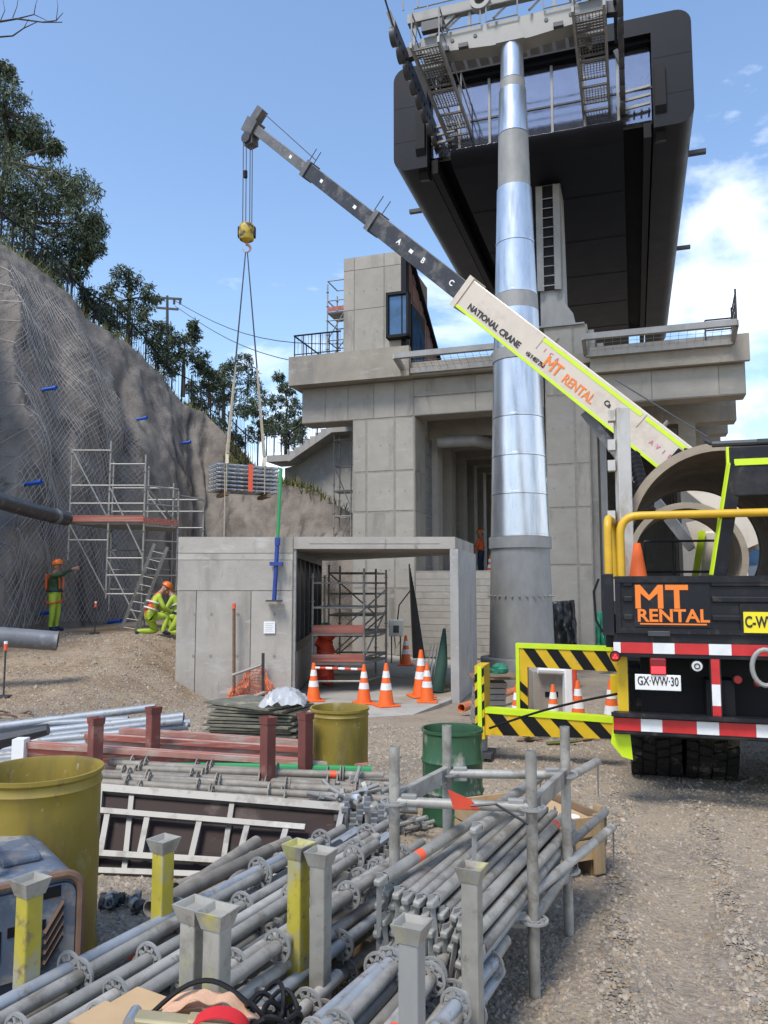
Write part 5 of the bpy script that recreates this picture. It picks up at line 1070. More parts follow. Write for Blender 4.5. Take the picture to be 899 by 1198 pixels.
for u, px, py, lb in ((-.42, 265, 536, 'left'), (.44, 303, 520, 'right')):
    g = LF(u, 0, lc.z+Hh+.28); t = thing('lifting_sling', 'long %s textile sling between crane hook and hanging load' % lb, 'sling', g)
    MB().beam(g, hh+Z*-.1+V((.02 if u > 0 else -.02, 0, 0)), .05, .03, w2=.02, h2=.02).build('wire_leg', 'rope', t)
    MB().beam(g, g.lerp(hh, .42), .10, .05, w2=.05, h2=.03).build('strap_leg', 'sling', t)
    for s_ in (-1, 1): MB().beam(g, LF(u+.1*s_, s_*Lw*1.02, lc.z+Hh), .07, .02).build('strap_branch', 'sling', t); MB().beam(LF(u+.1*s_, s_*Lw*1.04, lc.z+Hh), LF(u+.1*s_, s_*Lw*1.04, lc.z-Hh-.04), .07, .014, up=V((1, 0, 0))).build('strap_wrap', 'sling', t)
a = LF(-.55, -.3, lc.z+.1); MB().path([a, a-Z*.6+V((.01, 0, 0)), V((a.x+.02, a.y, gz(a.x, a.y)+.0))], .014, 5).build('tag_line', 'sling', label='thin tan guide rope hanging down from the load', cat='rope')

# ------------------------------------------------------------------ foreground: prototypes
def orient(o, p0, d, roll=0):
    q = V(d).to_track_quat('X', 'Z'); o.rotation_mode = 'QUATERNION'
    from mathutils import Quaternion
    o.rotation_quaternion = q @ Quaternion((1, 0, 0), roll); o.location = V(p0); return o
def rosette(m, x, ro=.062, ri=.05, rh=.036, t=.0045):
    n = 24
    for r0, r1 in ((ri, ro), (.026, rh)):
        vs = []
        for xx in (x-t, x+t):
            for r in (r0, r1): vs += [(xx, r*math.cos(2*math.pi*i/n), r*math.sin(2*math.pi*i/n)) for i in range(n)]
        fs = []
        for i in range(n):
            j = (i+1) % n; fs += [(i, n+i, n+j, j), (2*n+i, 2*n+j, 3*n+j, 3*n+i), (n+i, 3*n+i, 3*n+j, n+j), (i, j, 2*n+j, 2*n+i)]
        m.add(vs, fs)
    for k in range(8):
        a = 2*math.pi*k/8; u = V((0, math.cos(a), math.sin(a))); m.beam(V((x, 0, 0))+u*rh*.9, V((x, 0, 0))+u*ri*1.05, .011, .009, up=V((1, 0, 0)))
def make_standard(L_, r, mt, mark=None, label='', group=''):
    t = thing('scaffold_standard', label, 'scaffold tube', (0, 0, 0), 0, group)
    MB().tube((0, 0, 0), (L_, 0, 0), r, n=14, hollow=.86).build('tube', mt, t, smooth=True)
    x = .18
    while x < L_-.05: m = MB(); rosette(m, x, ro=r*2.45, ri=r*2.0, rh=r*1.25); m.build('rosette', 'tube_old' if mt == 'tube_old' else 'galv_dull', t, smooth=True, sharp=.5); x += .5
    if mark: MB().tube((mark, 0, 0), (mark+.05, 0, 0), r*1.012, n=14, hollow=.95).build('paint_mark', 'orange_mark', t, smooth=True)
    return t
def make_tube(L_, r, mt, label, group, mark=None, name='scaffold_tube'):
    t = thing(name, label, 'scaffold tube', (0, 0, 0), 0, group)
    MB().tube((0, 0, 0), (L_, 0, 0), r, n=14, hollow=.86).build('tube', mt, t, smooth=True)
    if mark: MB().tube((mark, 0, 0), (mark+.045, 0, 0), r*1.012, n=14, hollow=.95).build('paint_mark', 'orange_mark', t, smooth=True)
    return t
HID = []      # prototypes are used themselves for the first copy
class Proto:
    def __init__(s, mk): s.mk = mk; s.o = None
    def put(s, p0, d, roll=0, label=None):
        if s.o is None: s.o = s.mk(); o = s.o
        else: o = dup(s.o, p0)
        if label: o['label'] = label
        return orient(o, p0, d, roll)
# stillages: steel post pallets with flared caps
def stillage(name, label, cps, h, cols, cat='stillage', cw=.060, capw=.094, capm=None, base_mt='galv_dull'):
    c0 = sum((V((x, y, 0)) for x, y in cps), V())/4; t = thing(name, label, cat, (c0.x, c0.y, gz(c0.x, c0.y)))
    e1 = (V((cps[1][0]-cps[0][0], cps[1][1]-cps[0][1], 0))).normalized()
    for (x, y), mt in zip(cps, cols):
        z0 = gz(x, y); b = V((x, y, z0)); hh = h+random.uniform(-.015, .015)
        o = MB(); d, s, u = basis(e1)
        o.beam(b, b+Z*(hh-.05), cw, cw, up=e1); po = o.build('post', mt, t, bevel=.005)
        m = MB(); q = lambda w_, z, k: b+e1*(w_*k[0]/2)+s*(w_*k[1]/2)+Z*z
        ks = [(-1, -1), (1, -1), (1, 1), (-1, 1)]; lv = [(cw+.006, hh-.05), (capw, hh), (capw-.012, hh), (capw-.03, hh-.018)]
        vs = [q(w_, z, k) for w_, z in lv for k in ks]; fs = []
        for l_ in range(3): fs += [(l_*4+i, l_*4+(i+1) % 4, l_*4+4+(i+1) % 4, l_*4+4+i) for i in range(4)]
        # open on one side: leave the flare of side 0 low
        m.add(vs, fs+[(12, 13, 14, 15)]); m.build('cap', capm or 'post_zinc', po)
    P_ = [V((x, y, gz(x, y)+.09)) for x, y in cps]
    for i, j in ((0, 1), (2, 3), (0, 2), (1, 3)): MB().beam(P_[i], P_[j], .05, .07).build('base_rail', base_mt, t)
    for i, j in ((0, 2), (1, 3)): MB().beam(P_[i]+Z*.0, P_[j]+Z*.0, .05, .08).build('cross_rail', base_mt, t) if False else None
    return t
PH = .75
def gtop(px, py, h=PH): q = G(px, py, h); return (q.x, q.y)
S1 = [gtop(36, 1030), gtop(192, 975), gtop(228, 1062), gtop(350, 990)]
S2 = [gtop(255, 1070), gtop(376, 995), gtop(482, 1082), gtop(552, 1008)]
stillage('pipe_stillage', 'galvanised post stillage with yellow painted posts at the lower left, full of standards', S1, PH, ['post_yellow', 'post_yellow', 'post_zinc', 'post_yellow'])
stillage('pipe_stillage', 'bare galvanised post stillage at the bottom centre beside the tube rack', S2, PH, ['post_zinc', 'post_zinc', 'galv_dull', 'post_zinc'])
ORD = ['first', 'second', 'third', 'fourth', 'fifth', 'sixth', 'seventh', 'eighth', 'ninth', 'tenth', 'eleventh', 'twelfth', 'thirteenth', 'fourteenth']
LAY = ['bottom', 'second', 'third', 'fourth', 'top']
def fill(cps, protos, rows, ncol, zb, pitch, backs, seed, spread=.012, f0=-.02, f1=1.02, label=None, kinds=()):
    rg = random.Random(seed); a, b, c = [V((x, y, 0)) for x, y in cps[:3]]; dr = ((V((cps[1][0], cps[1][1], 0))-a)+(V((cps[3][0], cps[3][1], 0))-c)).normalized()
    for j in range(rows):
        n = ncol - (j % 2)
        for i in range(n):
            f = f0+(f1-f0)*((i+.5+.5*(j % 2))/ncol); p = a.lerp(c, f)+dr*(backs+rg.uniform(-.25, .25)); z = zb+pitch*j+rg.uniform(-.006, .006)
            dd = (dr+V((rg.gauss(0, spread), rg.gauss(0, spread), rg.gauss(0, .008)))).normalized()
            ki = rg.randrange(len(protos)); protos[ki].put(V((p.x, p.y, z)), dd, rg.uniform(0, 1), '%s, %s from the left in the %s layer of the %s pile' % (kinds[ki], ORD[i], 'top' if j == rows-1 else LAY[j], label))
GL = 'standards piled in the stillages'
lb1 = 'grey galvanised scaffold standard with rosettes in the lower left pile'
pA = [Proto(lambda: make_standard(2.9, .0235, 'tube_zinc', None, lb1, GL)), Proto(lambda: make_standard(2.9, .0235, 'tube_zinc', 1.44, 'grey scaffold standard with an orange paint band in the lower left pile', GL)), Proto(lambda: make_standard(2.6, .0235, 'tube_blue', None, 'bluish galvanised scaffold standard in the lower left pile', GL)), Proto(lambda: make_standard(2.7, .0235, 'tube_old', None, 'weathered beige scaffold standard in the lower left pile', GL))]
zg = .17
fill(S1, [pA[0], pA[0], pA[0], pA[1], pA[2], pA[3]], 5, 7, zg, .064, -1.15, 11, label='lower left', kinds=['grey standard']*3+['orange banded standard', 'bluish standard', 'beige standard'])
lb2 = 'grey scaffold standard in the bottom centre stillage pile'
pB = [Proto(lambda: make_standard(1.9, .0235, 'tube_zinc', None, lb2, GL)), Proto(lambda: make_standard(1.9, .0235, 'tube_zinc', 1.3, 'scaffold standard with an orange band in the bottom centre pile', GL)), Proto(lambda: make_standard(2.0, .0235, 'tube_blue', None, 'bluish scaffold standard in the bottom centre pile', GL)), Proto(lambda: make_standard(1.75, .0235, 'tube_old', None, 'weathered beige scaffold standard in the bottom centre pile', GL))]
fill(S2, [pB[0], pB[0], pB[1], pB[2], pB[2], pB[3]], 4, 7, zg-.02, .064, -1.05, 12, spread=.04, label='bottom centre', kinds=['grey standard']*2+['orange banded standard', 'bluish standard', 'bluish standard', 'beige standard'])
# loose standards lying across the top, seen end on beyond the left stillage
pC = Proto(lambda: make_tube(.9, .033, 'tube_old', 'short dusty beige tube lying beyond the left stillage', 'short dusty tubes beyond the left stillage'))
for kk, (px, py, z, dx) in enumerate(((300, 985, .30, .1), (315, 995, .34, -.1), (296, 1003, .30, .3), (325, 1005, .26, .0), (338, 985, .24, -.2))):
    p = G(px, py, z); pC.put(p, V((-.35+dx, -1, .05)).normalized(), 0, ['leftmost', 'steep', 'lowest left', 'lowest right', 'rightmost'][kk]+' short dusty beige tube lying beyond the left stillage')
# ------------------------------------------------------------------ tube rack with braces
RK = [V((*gtop(461, 871, .996), 0)), V((*gtop(622, 881, .996), 0)), V((*gtop(659, 859, .996), 0)), V((*gtop(523, 847, .996), 0))]
RK = [V((.045, 3.45, 0)), V((.625, 3.36, 0)), V((.9, 3.92, 0)), V((.315, 3.95, 0))]
t = thing('tube_rack', 'square rack of galvanised scaffold tubes holding bundled braces', 'rack', RK[0])
for p in RK:
    s_ = MB().tube(V((p.x, p.y, gz(p.x, p.y)-.01)), p+Z*1.0, .024, n=14, hollow=.86).build('standard', 'tube_zinc', t, smooth=True)
    for z in (.31, .765):
        m = MB(); rosette(m, 0, ro=.062); M_ = Matrix.Translation(p+Z*z) @ Matrix.Rotation(math.pi/2, 4, 'Y'); m.v = [tuple(M_ @ V(q)) for q in m.v]; m.build('rosette', 'galv_dull', s_, smooth=True, sharp=.5)
for z in (.765, .31):
    for i, j in ((0, 1), (1, 2), (2, 3), (3, 0)):
        a, b = RK[i]+Z*z, RK[j]+Z*z
        if (i, j) in ((1, 2), (3, 0)) and z > .5: MB().beam(a, b, .03, .075).build('ledger', 'tube_zinc', t, bevel=.004)
        else: MB().tube(a, b, .022, n=12).build('ledger', 'tube_zinc', t, smooth=True)
        for p, q in ((a, b), (b, a)): dd = (q-p).normalized(); MB().beam(p+dd*.03, p+dd*.10, .03, .07).build('wedge_head', 'galv_dull', t, bevel=.006)
bd = V((.50, 1.0, 0)).normalized(); bs = bd.cross(Z)
def make_brace(mark):
    o = make_tube(1.44, .0235, 'tube_zinc' if mark != .9 else 'tube_blue', '', 'braces bundled in the rack', mark, 'brace_tube')
    for x, sg in ((0, -1), (1.44, 1)):
        MB().beam((x, 0, 0), (x+sg*.055, 0, -.004), .040, .040, w2=.028, h2=.022).build('end_fitting', 'steel_grey', o, bevel=.006)
        MB().beam((x+sg*.03, 0, .03), (x+sg*.04, .006, -.20), .006, .026, w2=.004, h2=.012).build('wedge', 'galv_dull', o)
    return o
pD = [Proto(lambda: make_brace(None)), Proto(lambda: make_brace(.22)), Proto(lambda: make_brace(.9)), Proto(lambda: make_brace(1.25))]
lbD = ['plain grey brace tube in the rack', 'brace tube orange banded in front', 'bluish brace tube in the rack', 'brace tube orange banded far back']
rg = random.Random(5); o0 = V((-.01, 3.07, 0))
for j, (n, off_) in enumerate(((8, .03), (9, .0), (8, .025), (8, .0), (5, .025))):
    for i in range(n):
        k = rg.choice((0, 0, 1, 2, 3, 0)); p = o0+bs*(off_+i*.049)+bd*rg.uniform(-.02, .06)+Z*(.345+.0485*j)
        pD[k].put(p, (bd+V((rg.gauss(0, .006), rg.gauss(0, .006), rg.gauss(0, .004)))).normalized(), rg.uniform(-.2, .2), '%s, %s from the left in the %s layer' % (lbD[k], ORD[i], LAY[j]))
p = G(450, 1027, .60); MB; q = G(640, 905, .68); pD[1].put(p, (q-p).normalized(), 0, 'topmost brace tube lying diagonally over the rack bundle'); p2 = G(560, 968, .70); q2 = G(668, 908, .70); pD[0].put(p2, (q2-p2).normalized(), 0, 'upper brace tube sticking out over the rack ledger')
for px, py, px2, py2, lb in ((575, 1085, 690, 990, 'brace tube sliding out low at the right of the bundle'), (590, 1055, 680, 975, 'brace tube resting against the right rack post')):
    p = G(px, py, .34); q = G(px2, py2, .36); pD[0].put(p, (q-p).normalized(), 0, lb)
t = thing('red_flag_tag', 'small red plastic tag tied on the front rack ledger', 'tag', G(545, 938, .79)); c = G(545, 938, .80)
MB().prism([(-.075, .05), (.02, .01), (.06, -.03), (-.05, -.03)], -.003, .003, Matrix.Translation(c)).build('tag', 'red_paint', t); MB().path([c+V((.02, -.02, -.01)), c+V((.12, -.03, .0)), c+V((.2, -.02, -.05)), c+V((.26, 0, -.09))], .006, 5).build('wire', 'dark_steel', t)
# ------------------------------------------------------------------ drums
def drum(label, px, pyb, r, h, mt, ribs=True, fill_mt='drum_dirt', Y=None):
    b = gpt(px, pyb) if Y is None else V((P(px, 700, Y).x, Y, 0)); b.z = gz(b.x, b.y); t = thing('steel_drum', label, 'drum', b, 0)
    pr = [(r-.012, 0), (r+.006, .0), (r+.008, .02), (r, .035)]
    if ribs:
        for k in (.33, .66): pr += [(r, h*k-.025), (r+.012, h*k), (r, h*k+.025)]
    else: pr += [(r, h*k_/12) for k_ in range(1, 11)]+[(r, h*.9), (r+.008, h*.92), (r, h*.94)]
    pr += [(r, h-.03), (r+.010, h-.018), (r+.010, h), (r-.006, h), (r-.010, h-.02), (r-.012, .02)]
    md_ = MB().lathe(pr, b, 64, closed=True)
    for i_, q_ in enumerate(md_.v):
        q_ = V(q_); rel = q_-b; n_ = mnoise.noise(V((rel.x*5+b.x, rel.y*5, rel.z*4)))+.5*mnoise.noise(V((rel.x*11, rel.y*11+b.x, rel.z*9))); f_ = 1-.022*max(0, n_-.15)-.006*n_
        md_.v[i_] = (b.x+rel.x*f_, b.y+rel.y*f_, q_.z)
    md_.build('body', mt, t, smooth=True, sharp=.6)
    MB().lathe([(.001, 0), (r-.012, .0), (r-.012, .01), (.001, .03)], b+Z*(h-.14), 32).build('contents', fill_mt, t, smooth=True); return t, b
drum('dented green steel drum behind the tube rack', 530, 958, .218, .645, 'green_paint')
d2, b2 = drum('olive yellow steel drum beside the plywood stack and concrete path', 397, 930, .235, .70, 'olive_paint', ribs=False)
MB().box(b2.x-.245, b2.x-.20, b2.y-.19, b2.y-.15, b2.z+.36, b2.z+.62).build('paper_label', 'paper', d2)
t, b3 = drum('large olive yellow steel drum behind the generator at the left', 55, 0, .275, .83, 'olive_paint', ribs=False, Y=3.72)
# ------------------------------------------------------------------ generator
GF = Fr((P(-20, 700, 2.75).x, 2.62, 0), 34); g0 = G(0, 1155, 0)
gO = V((P(95, 1100, 3.05).x, 3.05, 0))
GF = Fr((gO.x, gO.y, 0), -38)         # front right corner of the grille face; grille runs along -u
gn = thing('generator', 'battered blue and grey portable generator beside the olive drum', 'generator', GF(-.3, .3, 0), GF.yaw)
gh = G(95, 968, 0); Hg = .62; Wg = .37; Dg = .70
def rrect(u0, u1, z0, z1, r, n=5):
    o = []
    for cx, cz, a0 in ((u1-r, z0+r, -90), (u1-r, z1-r, 0), (u0+r, z1-r, 90), (u0+r, z0+r, 180)):
        for k in range(n+1): a = R(a0+90*k/n); o.append((cx+r*math.cos(a), cz+r*math.sin(a)))
    return o
GB = Matrix(GF.M)
MB().prism(rrect(-Wg, 0, .26, Hg, .07), .02, Dg, GF).build('casing', 'gen_grey', gn, smooth=True, sharp=.5)
MB().prism(rrect(-Wg-.006, .006, .03, .285, .04), .012, Dg+.01, GF).build('base_tray', 'gen_blue', gn, smooth=True, sharp=.5)
fp = MB().prism(rrect(-Wg+.025, -.025, .285, Hg-.03, .05), .0, .021, GF).build('grille_panel', 'gen_grey', gn, smooth=True, sharp=.5)
fr2 = MB().path([GF(a, .005, z) for a, z in rrect(-Wg+.005, -.005, .06, Hg, .07, 6)], .017, 8, closed=True).build('bumper_frame', 'rust', gn, smooth=True)
for u0_, u1_, z0, z1 in ((-.20, -.08, .545, .585), (-.26, -.13, .44, .475), (-.325, -.28, .36, .47)): MB().box(u0_, u1_, -.002, .004, z0, z1, GF).build('hand_slot', 'black', fp)
for k in range(8):
    for s_ in (-1, 1):
        zz = .30+k*.018; MB().beam(GF(-.14+s_*.006, -.003, zz), GF(-.14+s_*.07, -.003, zz+.10), .012, .006, up=V((0, 1, 0))).build('louvre', 'black' if (k+s_) % 2 else 'rust', fp)
for u0_ in (-.31, -.13): MB().box(u0_, u0_+.07, .004, .0115, .19, .22, GF).build('tray_slot', 'black', gn)
m = MB()
for u0_ in (-.32, -.1): m.box(u0_, u0_+.08, .05, .65, .002, .03, GF)
m.build('skids', 'black', gn)
MB().path(rnd([GF(-.3, .12, Hg-.01), GF(-.3, .12, Hg+.13), GF(-.3, .42, Hg+.13), GF(-.3, .42, Hg-.01)], .06), .02, 8).build('lift_handle', 'rust', gn, smooth=True)
MB().box(-.24, -.1, .2, .45, Hg, Hg+.03, GF).build('fuel_cap_plate', 'gen_grey', gn, bevel=.01); MB().tube(GF(-.3, .26, Hg+.13), GF(-.3, .3, Hg+.15), .03, n=10).build('green_tape', 'tarp_green', gn)
# ------------------------------------------------------------------ plywood formwork panel leaning on the red stillage
pa, pb_, pc, pd = P(112, 1020, 4.75), P(384, 1042, 4.62), P(402, 948, 4.98), P(120, 925, 5.12)
pa.z = gz(pa.x, pa.y)+.0; pb_.z = gz(pb_.x, pb_.y)
ex = (pb_-pa); ey = (pd-pa); nrm = ex.cross(ey).normalized()
if nrm.y > 0: nrm = -nrm
t = thing('plywood_shutter', 'dark brown plywood formwork panel with aluminium frame leaning in front of the red posts', 'panel', pa.lerp(pb_, .5))
def quadslab(q, th, name, mt, par, lift=0):
    m = MB(); m.add([p+nrm*lift for p in q]+[p+nrm*(lift-th) for p in q], [(0, 1, 2, 3), (7, 6, 5, 4)]+[(i, 4+i, 4+(i+1) % 4, (i+1) % 4) for i in range(4)]); return m.build(name, mt, par)
def bl(u, v): return pa.lerp(pb_, u).lerp(pd.lerp(pc, u), v)
quadslab([bl(0, 0), bl(1, 0), bl(1, 1), bl(0, 1)], .02, 'plywood', 'ply_brown', t)
for a, b in (((-.005, 0), (1.005, 0)), ((-.005, 1), (1.005, 1)), ((0, 0), (0, 1)), ((1, 0), (1, 1))): MB().beam(bl(*a)+nrm*.02, bl(*b)+nrm*.02, .05 if a[1] == b[1] == 1 else .032, .05, up=nrm).build('frame_rail', 'aluminium', t)
for u in (.13, .55): MB().beam(bl(u, .02)+nrm*.012, bl(u, .98)+nrm*.012, .032, .024, up=nrm).build('stiffener', 'aluminium', t)
t2 = thing('aluminium_ladder_frame', 'narrow aluminium ladder frame resting against the brown formwork panel', 'ladder', bl(.35, .1))
for v in (.68, .17): MB().beam(bl(-.0, v)+nrm*.06, bl(.87 if v > .5 else .86, v-.04)+nrm*.06, .035, .03, up=nrm).build('stile', 'aluminium', t2)
for u in (.03, .2, .42, .62, .78): MB().beam(bl(u, .18)+nrm*.058, bl(u+.015, .66)+nrm*.058, .035, .02, up=nrm).build('rung', 'aluminium', t2)
# ------------------------------------------------------------------ red stillage with timber beams and old tubes
RH = .72
RS = [gtop(113, 838, RH), gtop(180, 829, RH), gtop(314, 840, RH), gtop(358, 832, RH)]
stillage('beam_stillage', 'red primed post stillage behind the brown formwork panel', RS, RH, ['primer_red']*4, cw=.085, capw=.10, capm='primer_red', base_mt='primer_red')
def tbeam(label, a, b, w_, h_, mt, flange=True):
    t = thing('timber_beam', label, 'beam', V(a).lerp(V(b), .5)-Z*h_/2, 0, 'timber beams on the red stillage'); a, b = V(a), V(b)
    MB().beam(a, b, w_*.45 if flange else w_, h_, bevel_ if False else Z).build('web', mt, t)
    if flange:
        for s_ in (-1, 1): MB().beam(a+Z*s_*(h_/2-.02), b+Z*s_*(h_/2-.02), w_, .04).build('flange', 'red_timber' if mt != 'red_timber' else 'pink_timber', t)
    return t
Yb_ = 6.25
ba = lambda px, py, Y: P(px, py, Y)
tbeam('red timber beam with a white painted end, lowest left on the red stillage', ba(28, 880, 6.0), ba(430, 905, 6.3), .09, .16, 'red_timber')
tbeam('pinkish timber beam on top of the red stillage stack', ba(100, 868, 6.4), ba(420, 888, 6.6), .09, .14, 'pink_timber'); tbeam('second red timber beam at the back of the red stillage', ba(140, 860, 6.7), ba(350, 874, 6.9), .08, .12, 'red_timber')
p = ba(22, 878, 5.97); MB().box(p.x-.03, p.x+.06, p.y-.05, p.y+.05, p.z-.11, p.z+.09).build('painted_end_cap', 'white_paint', label='white painted end cap on the lowest red timber beam', cat='end cap')
MB().tube(ba(130, 893, 6.1), ba(435, 901, 6.2), .03, n=10).build('green_pipe', 'pole_green', label='green steel pipe under the red timber beams', cat='pipe')
MB().tube(ba(125, 899, 6.1), ba(425, 908, 6.2), .03, n=10).build('red_pipe', 'red_paint', label='red steel pipe under the green pipe', cat='pipe')
pE = Proto(lambda: make_standard(2.1, .028, 'tube_old', None, 'dusty old scaffold standard lying behind the brown panel', 'old standards on the red stillage')); pE2 = Proto(lambda: make_standard(2.0, .028, 'tube_old', 1.6, 'dusty old scaffold standard with an orange band behind the brown panel', 'old standards on the red stillage'))
rg = random.Random(9)
for k in range(11):
    a, b = ba(118+rg.uniform(-6, 30), 893+k*3.2+rg.uniform(-3, 3), 6.05-.06*k), ba(400+rg.uniform(-30, 20), 903+k*3.4+rg.uniform(-5, 5), 6.05-.05*k+rg.uniform(-.1, .1)); (pE2 if k % 5 == 2 else pE).put(a, (b-a).normalized(), rg.uniform(0, 1), 'dusty old scaffold standard %sbehind the brown panel, %s from the back' % ('with an orange band ' if k % 5 == 2 else '', ORD[k]))
# blue-grey tubes at the left
pF = Proto(lambda: make_tube(1.7, .04, 'tube_blue', 'blue grey steel tube in the heap behind the big drum', 'blue tubes behind the big drum')); pF2 = Proto(lambda: make_tube(1.5, .04, 'tube_blue', 'blue grey steel tube with an orange band behind the big drum', 'blue tubes behind the big drum', 1.1))
for k in range(14):
    a = ba(-25+rg.uniform(-15, 40), 886-k*2.2+rg.uniform(-3, 3), 7.0+.06*k); a.z = gz(a.x, a.y)+.05+.02*k; b = a+V((1.5, .25+rg.uniform(-.15, .2), .08+rg.uniform(-.05, .07))); (pF2 if k % 4 == 1 else pF).put(a, (b-a).normalized(), rg.uniform(0, 1), 'blue grey steel tube %sbehind the big drum, %s from the front' % ('with an orange band ' if k % 4 == 1 else '', ORD[k]))
m = MB(); c = ba(40, 868, 6.9); m.path([c+V((-.5, 0, -.12)), c+V((-.3, 0, .02)), c+V((.1, .05, .1))], [.06, .08, .05], 8); m.build('black_hose_end', 'pvc_black', label='black hose end among the blue grey tubes', cat='hose')
# ------------------------------------------------------------------ stack of plywood sheets, plastic film, orange net
c = gpt(302, 872); t0 = None
for k in range(13):
    z = c.z+.012+k*.034; a = .06*rg.uniform(-1, 1)+.18; dx, dy = rg.uniform(-.06, .06), rg.uniform(-.05, .05)
    if k > 9: a += .12*(k-9)
    F2 = Fr((c.x+dx, c.y+.25+dy, 0), math.degrees(a)); t = MB(); t.box(-.52, .48, -.35, .35, z, z+.021, F2); t.build('plywood_sheet', 'ply_edge', label='worn thin plywood sheet, %s from the bottom of the stack by the olive drum' % ORD[k], cat='plywood', group='plywood stack by the olive drum')
m = MB(); n = 14; c2 = c+V((.28, .05, .47))
for j in range(n+1):
    for i in range(n+1):
        u, v = i/n-.5, j/n-.5; r = max(abs(u), abs(v))*2; m.v.append((c2.x+u*.5, c2.y+v*.5, c2.z+.16*(1-r**2)+.05*mnoise.noise(V((u*9, v*9, 3)))+.03*mnoise.noise(V((u*20, v*20, 7)))))
m.f = [(j*(n+1)+i, j*(n+1)+i+1, (j+1)*(n+1)+i+1, (j+1)*(n+1)+i) for j in range(n) for i in range(n)]; m.mi = [0]*len(m.f)
m.build('plastic_sheet', 'plastic_film', smooth=True, label='crumpled clear plastic sheet lying on the plywood stack', cat='plastic sheet', sharp=.5)
nb = gpt(297, 826); t = thing('orange_netting', 'crumpled orange safety netting over steel bars by the portal wall', 'netting', nb)
m = MB(); n = 22
def npos(u, v): return nb+V((u*.95+.12*mnoise.noise(V((u*5, v*5, 0))), .1+.3*mnoise.noise(V((u*4, v*4, 5))), max(.02, (.72*(1-abs(u*1.5)**1.4))*(v)+.08*mnoise.noise(V((u*8, v*8, 2))))))
for i in range(n+1):
    m.path([npos(i/n-.5, j/8) for j in range(9)], .007, 3); 
for j in range(0, 15): m.path([npos(i/n-.5, j/14) for i in range(n+1)], .007, 3)
m.build('net', 'net_orange', t)
for px, y0, y1 in ((274, 820, 706), (308, 822, 764)): a = P(px, y0, nb.y+.1); b = P(px, y1, nb.y+.12); MB().tube(a, b, .03, n=8).build('upright_bar', 'rust' if px < 300 else 'dark_steel', t); 
MB().tube(P(272, 790, nb.y), P(306, 778, nb.y), .03, n=8).build('cross_bar', 'steel_grey', t); MB().tube(P(278, 822, nb.y-.2), P(310, 810, nb.y), .03, n=8).build('cross_bar', 'steel_grey', t)
MB().tube(P(274, 712, nb.y+.11), P(274, 706, nb.y+.11), .035, n=8).build('red_end', 'orange_mark', t)
p = gpt(262, 812); m = MB()
for k in range(9): q = p+V((rg.uniform(-.3, .3), rg.uniform(-.2, .2), .04)); m.lathe([(.01, 0), (.09, .0), (.11, .03), (.05, .07), (.01, .08)], q, 7)
m.build('white_rag', 'paper', label='crumpled white rags on the mound edge by the orange netting', cat='rag')
# ------------------------------------------------------------------ crate of fittings, heap of clamps, pallet boards
CF = Fr((G(612, 1000, .0).x-.17, 4.5, 0), -22); c0 = CF(0, 0, 0); t = thing('wooden_crate', 'wooden pallet box with cardboard liner behind the tube rack', 'crate', CF(.3, .35, gz(c0.x, c0.y)), CF.yaw)
w_, d_, h_ = .62, .62, .33
for (a, b, v0, v1, nm) in ((0, w_, -.02, .0, 'front'), (0, w_, d_, d_+.02, 'back')):
    for k in range(2): MB().box(a, b, v0, v1, .10+k*.13, .21+k*.13, CF).build('board', 'wood', t)
for u in (-.02, w_):
    for k in range(2): MB().box(u, u+.02, -.02, d_+.02, .10+k*.13, .215+k*.13, CF).build('board', 'wood_dark' if u > 0 else 'wood', t)
for u in (0, w_-.07): MB().box(u, u+.07, -.04, -.021, .02, .36, CF).build('batten', 'wood', t); MB().box(w_+.021, w_+.04, .02+u*.9, .09+u*.9, .02, .38, CF).build('batten', 'wood', t)
for u in (0, .28, .55): MB().box(u, u+.08, 0, d_, 0.0, .095, CF).build('bearer', 'wood_dark', t)
MB().box(.01, w_-.01, .01, d_-.01, .11, .305, CF).build('cardboard_liner', 'cardboard', t)
m = MB(); m.lathe([(.001, 0), (.06, 0), (.06, .004), (.001, .004)], CF(w_-.13, .12, .31), 20); m.build('white_sticker', 'paper', t)
for k in range(5): m = MB(); m.box(.08+k*.065, .12+k*.065, .05, .09+.02*(k % 2), .306, .325, CF); m.build('fitting', ['blue_plastic', 'paper', 'text_pink', 'paper', 'blue_plastic'][k], t)
MB().box(w_*.6, w_*.62, .0, .1, .28, .33, CF).build('wood_tab', 'wood', t)
# steel clamps and base jacks heap beside the brown panel
def make_jack(label, group):
    t = thing('screw_jack', label, 'jack', (0, 0, 0), 0, group); MB().tube((0, 0, 0), (.26, 0, 0), .015, n=8).build('spindle', 'galv_dull', t); MB().box(-.006, 0, -.04, .04, -.04, .04).build('plate', 'galvanised', t)
    m = MB(); m.beam((.16, -.055, 0), (.16, .055, 0), .03, .024); m.tube((.145, 0, 0), (.175, 0, 0), .028, n=8); m.build('wing_nut', 'steel_grey', t); return t
pJ = Proto(lambda: make_jack('small galvanised coupler jack in the heap beside the brown panel', 'heap of couplers beside the panel'))
hc_ = gpt(420, 975)
for k in range(46):
    r = rg.random()**.6*.34; a = rg.uniform(0, 6.28); q = hc_+V((r*math.cos(a)*.9, r*math.sin(a)*1.3, .03+.26*(1-(r/.34)**1.5)*rg.uniform(.5, 1))); pJ.put(q, V((rg.gauss(0, 1), rg.gauss(0, 1), rg.gauss(.1, .5))).normalized(), rg.uniform(0, 3))
pal = gpt(385, 1075); PFm = Fr((pal.x, pal.y, 0), 28); t = thing('plate_pallet', 'wooden pallet loaded with upright steel base plates', 'pallet', PFm(0, .2, 0), PFm.yaw)
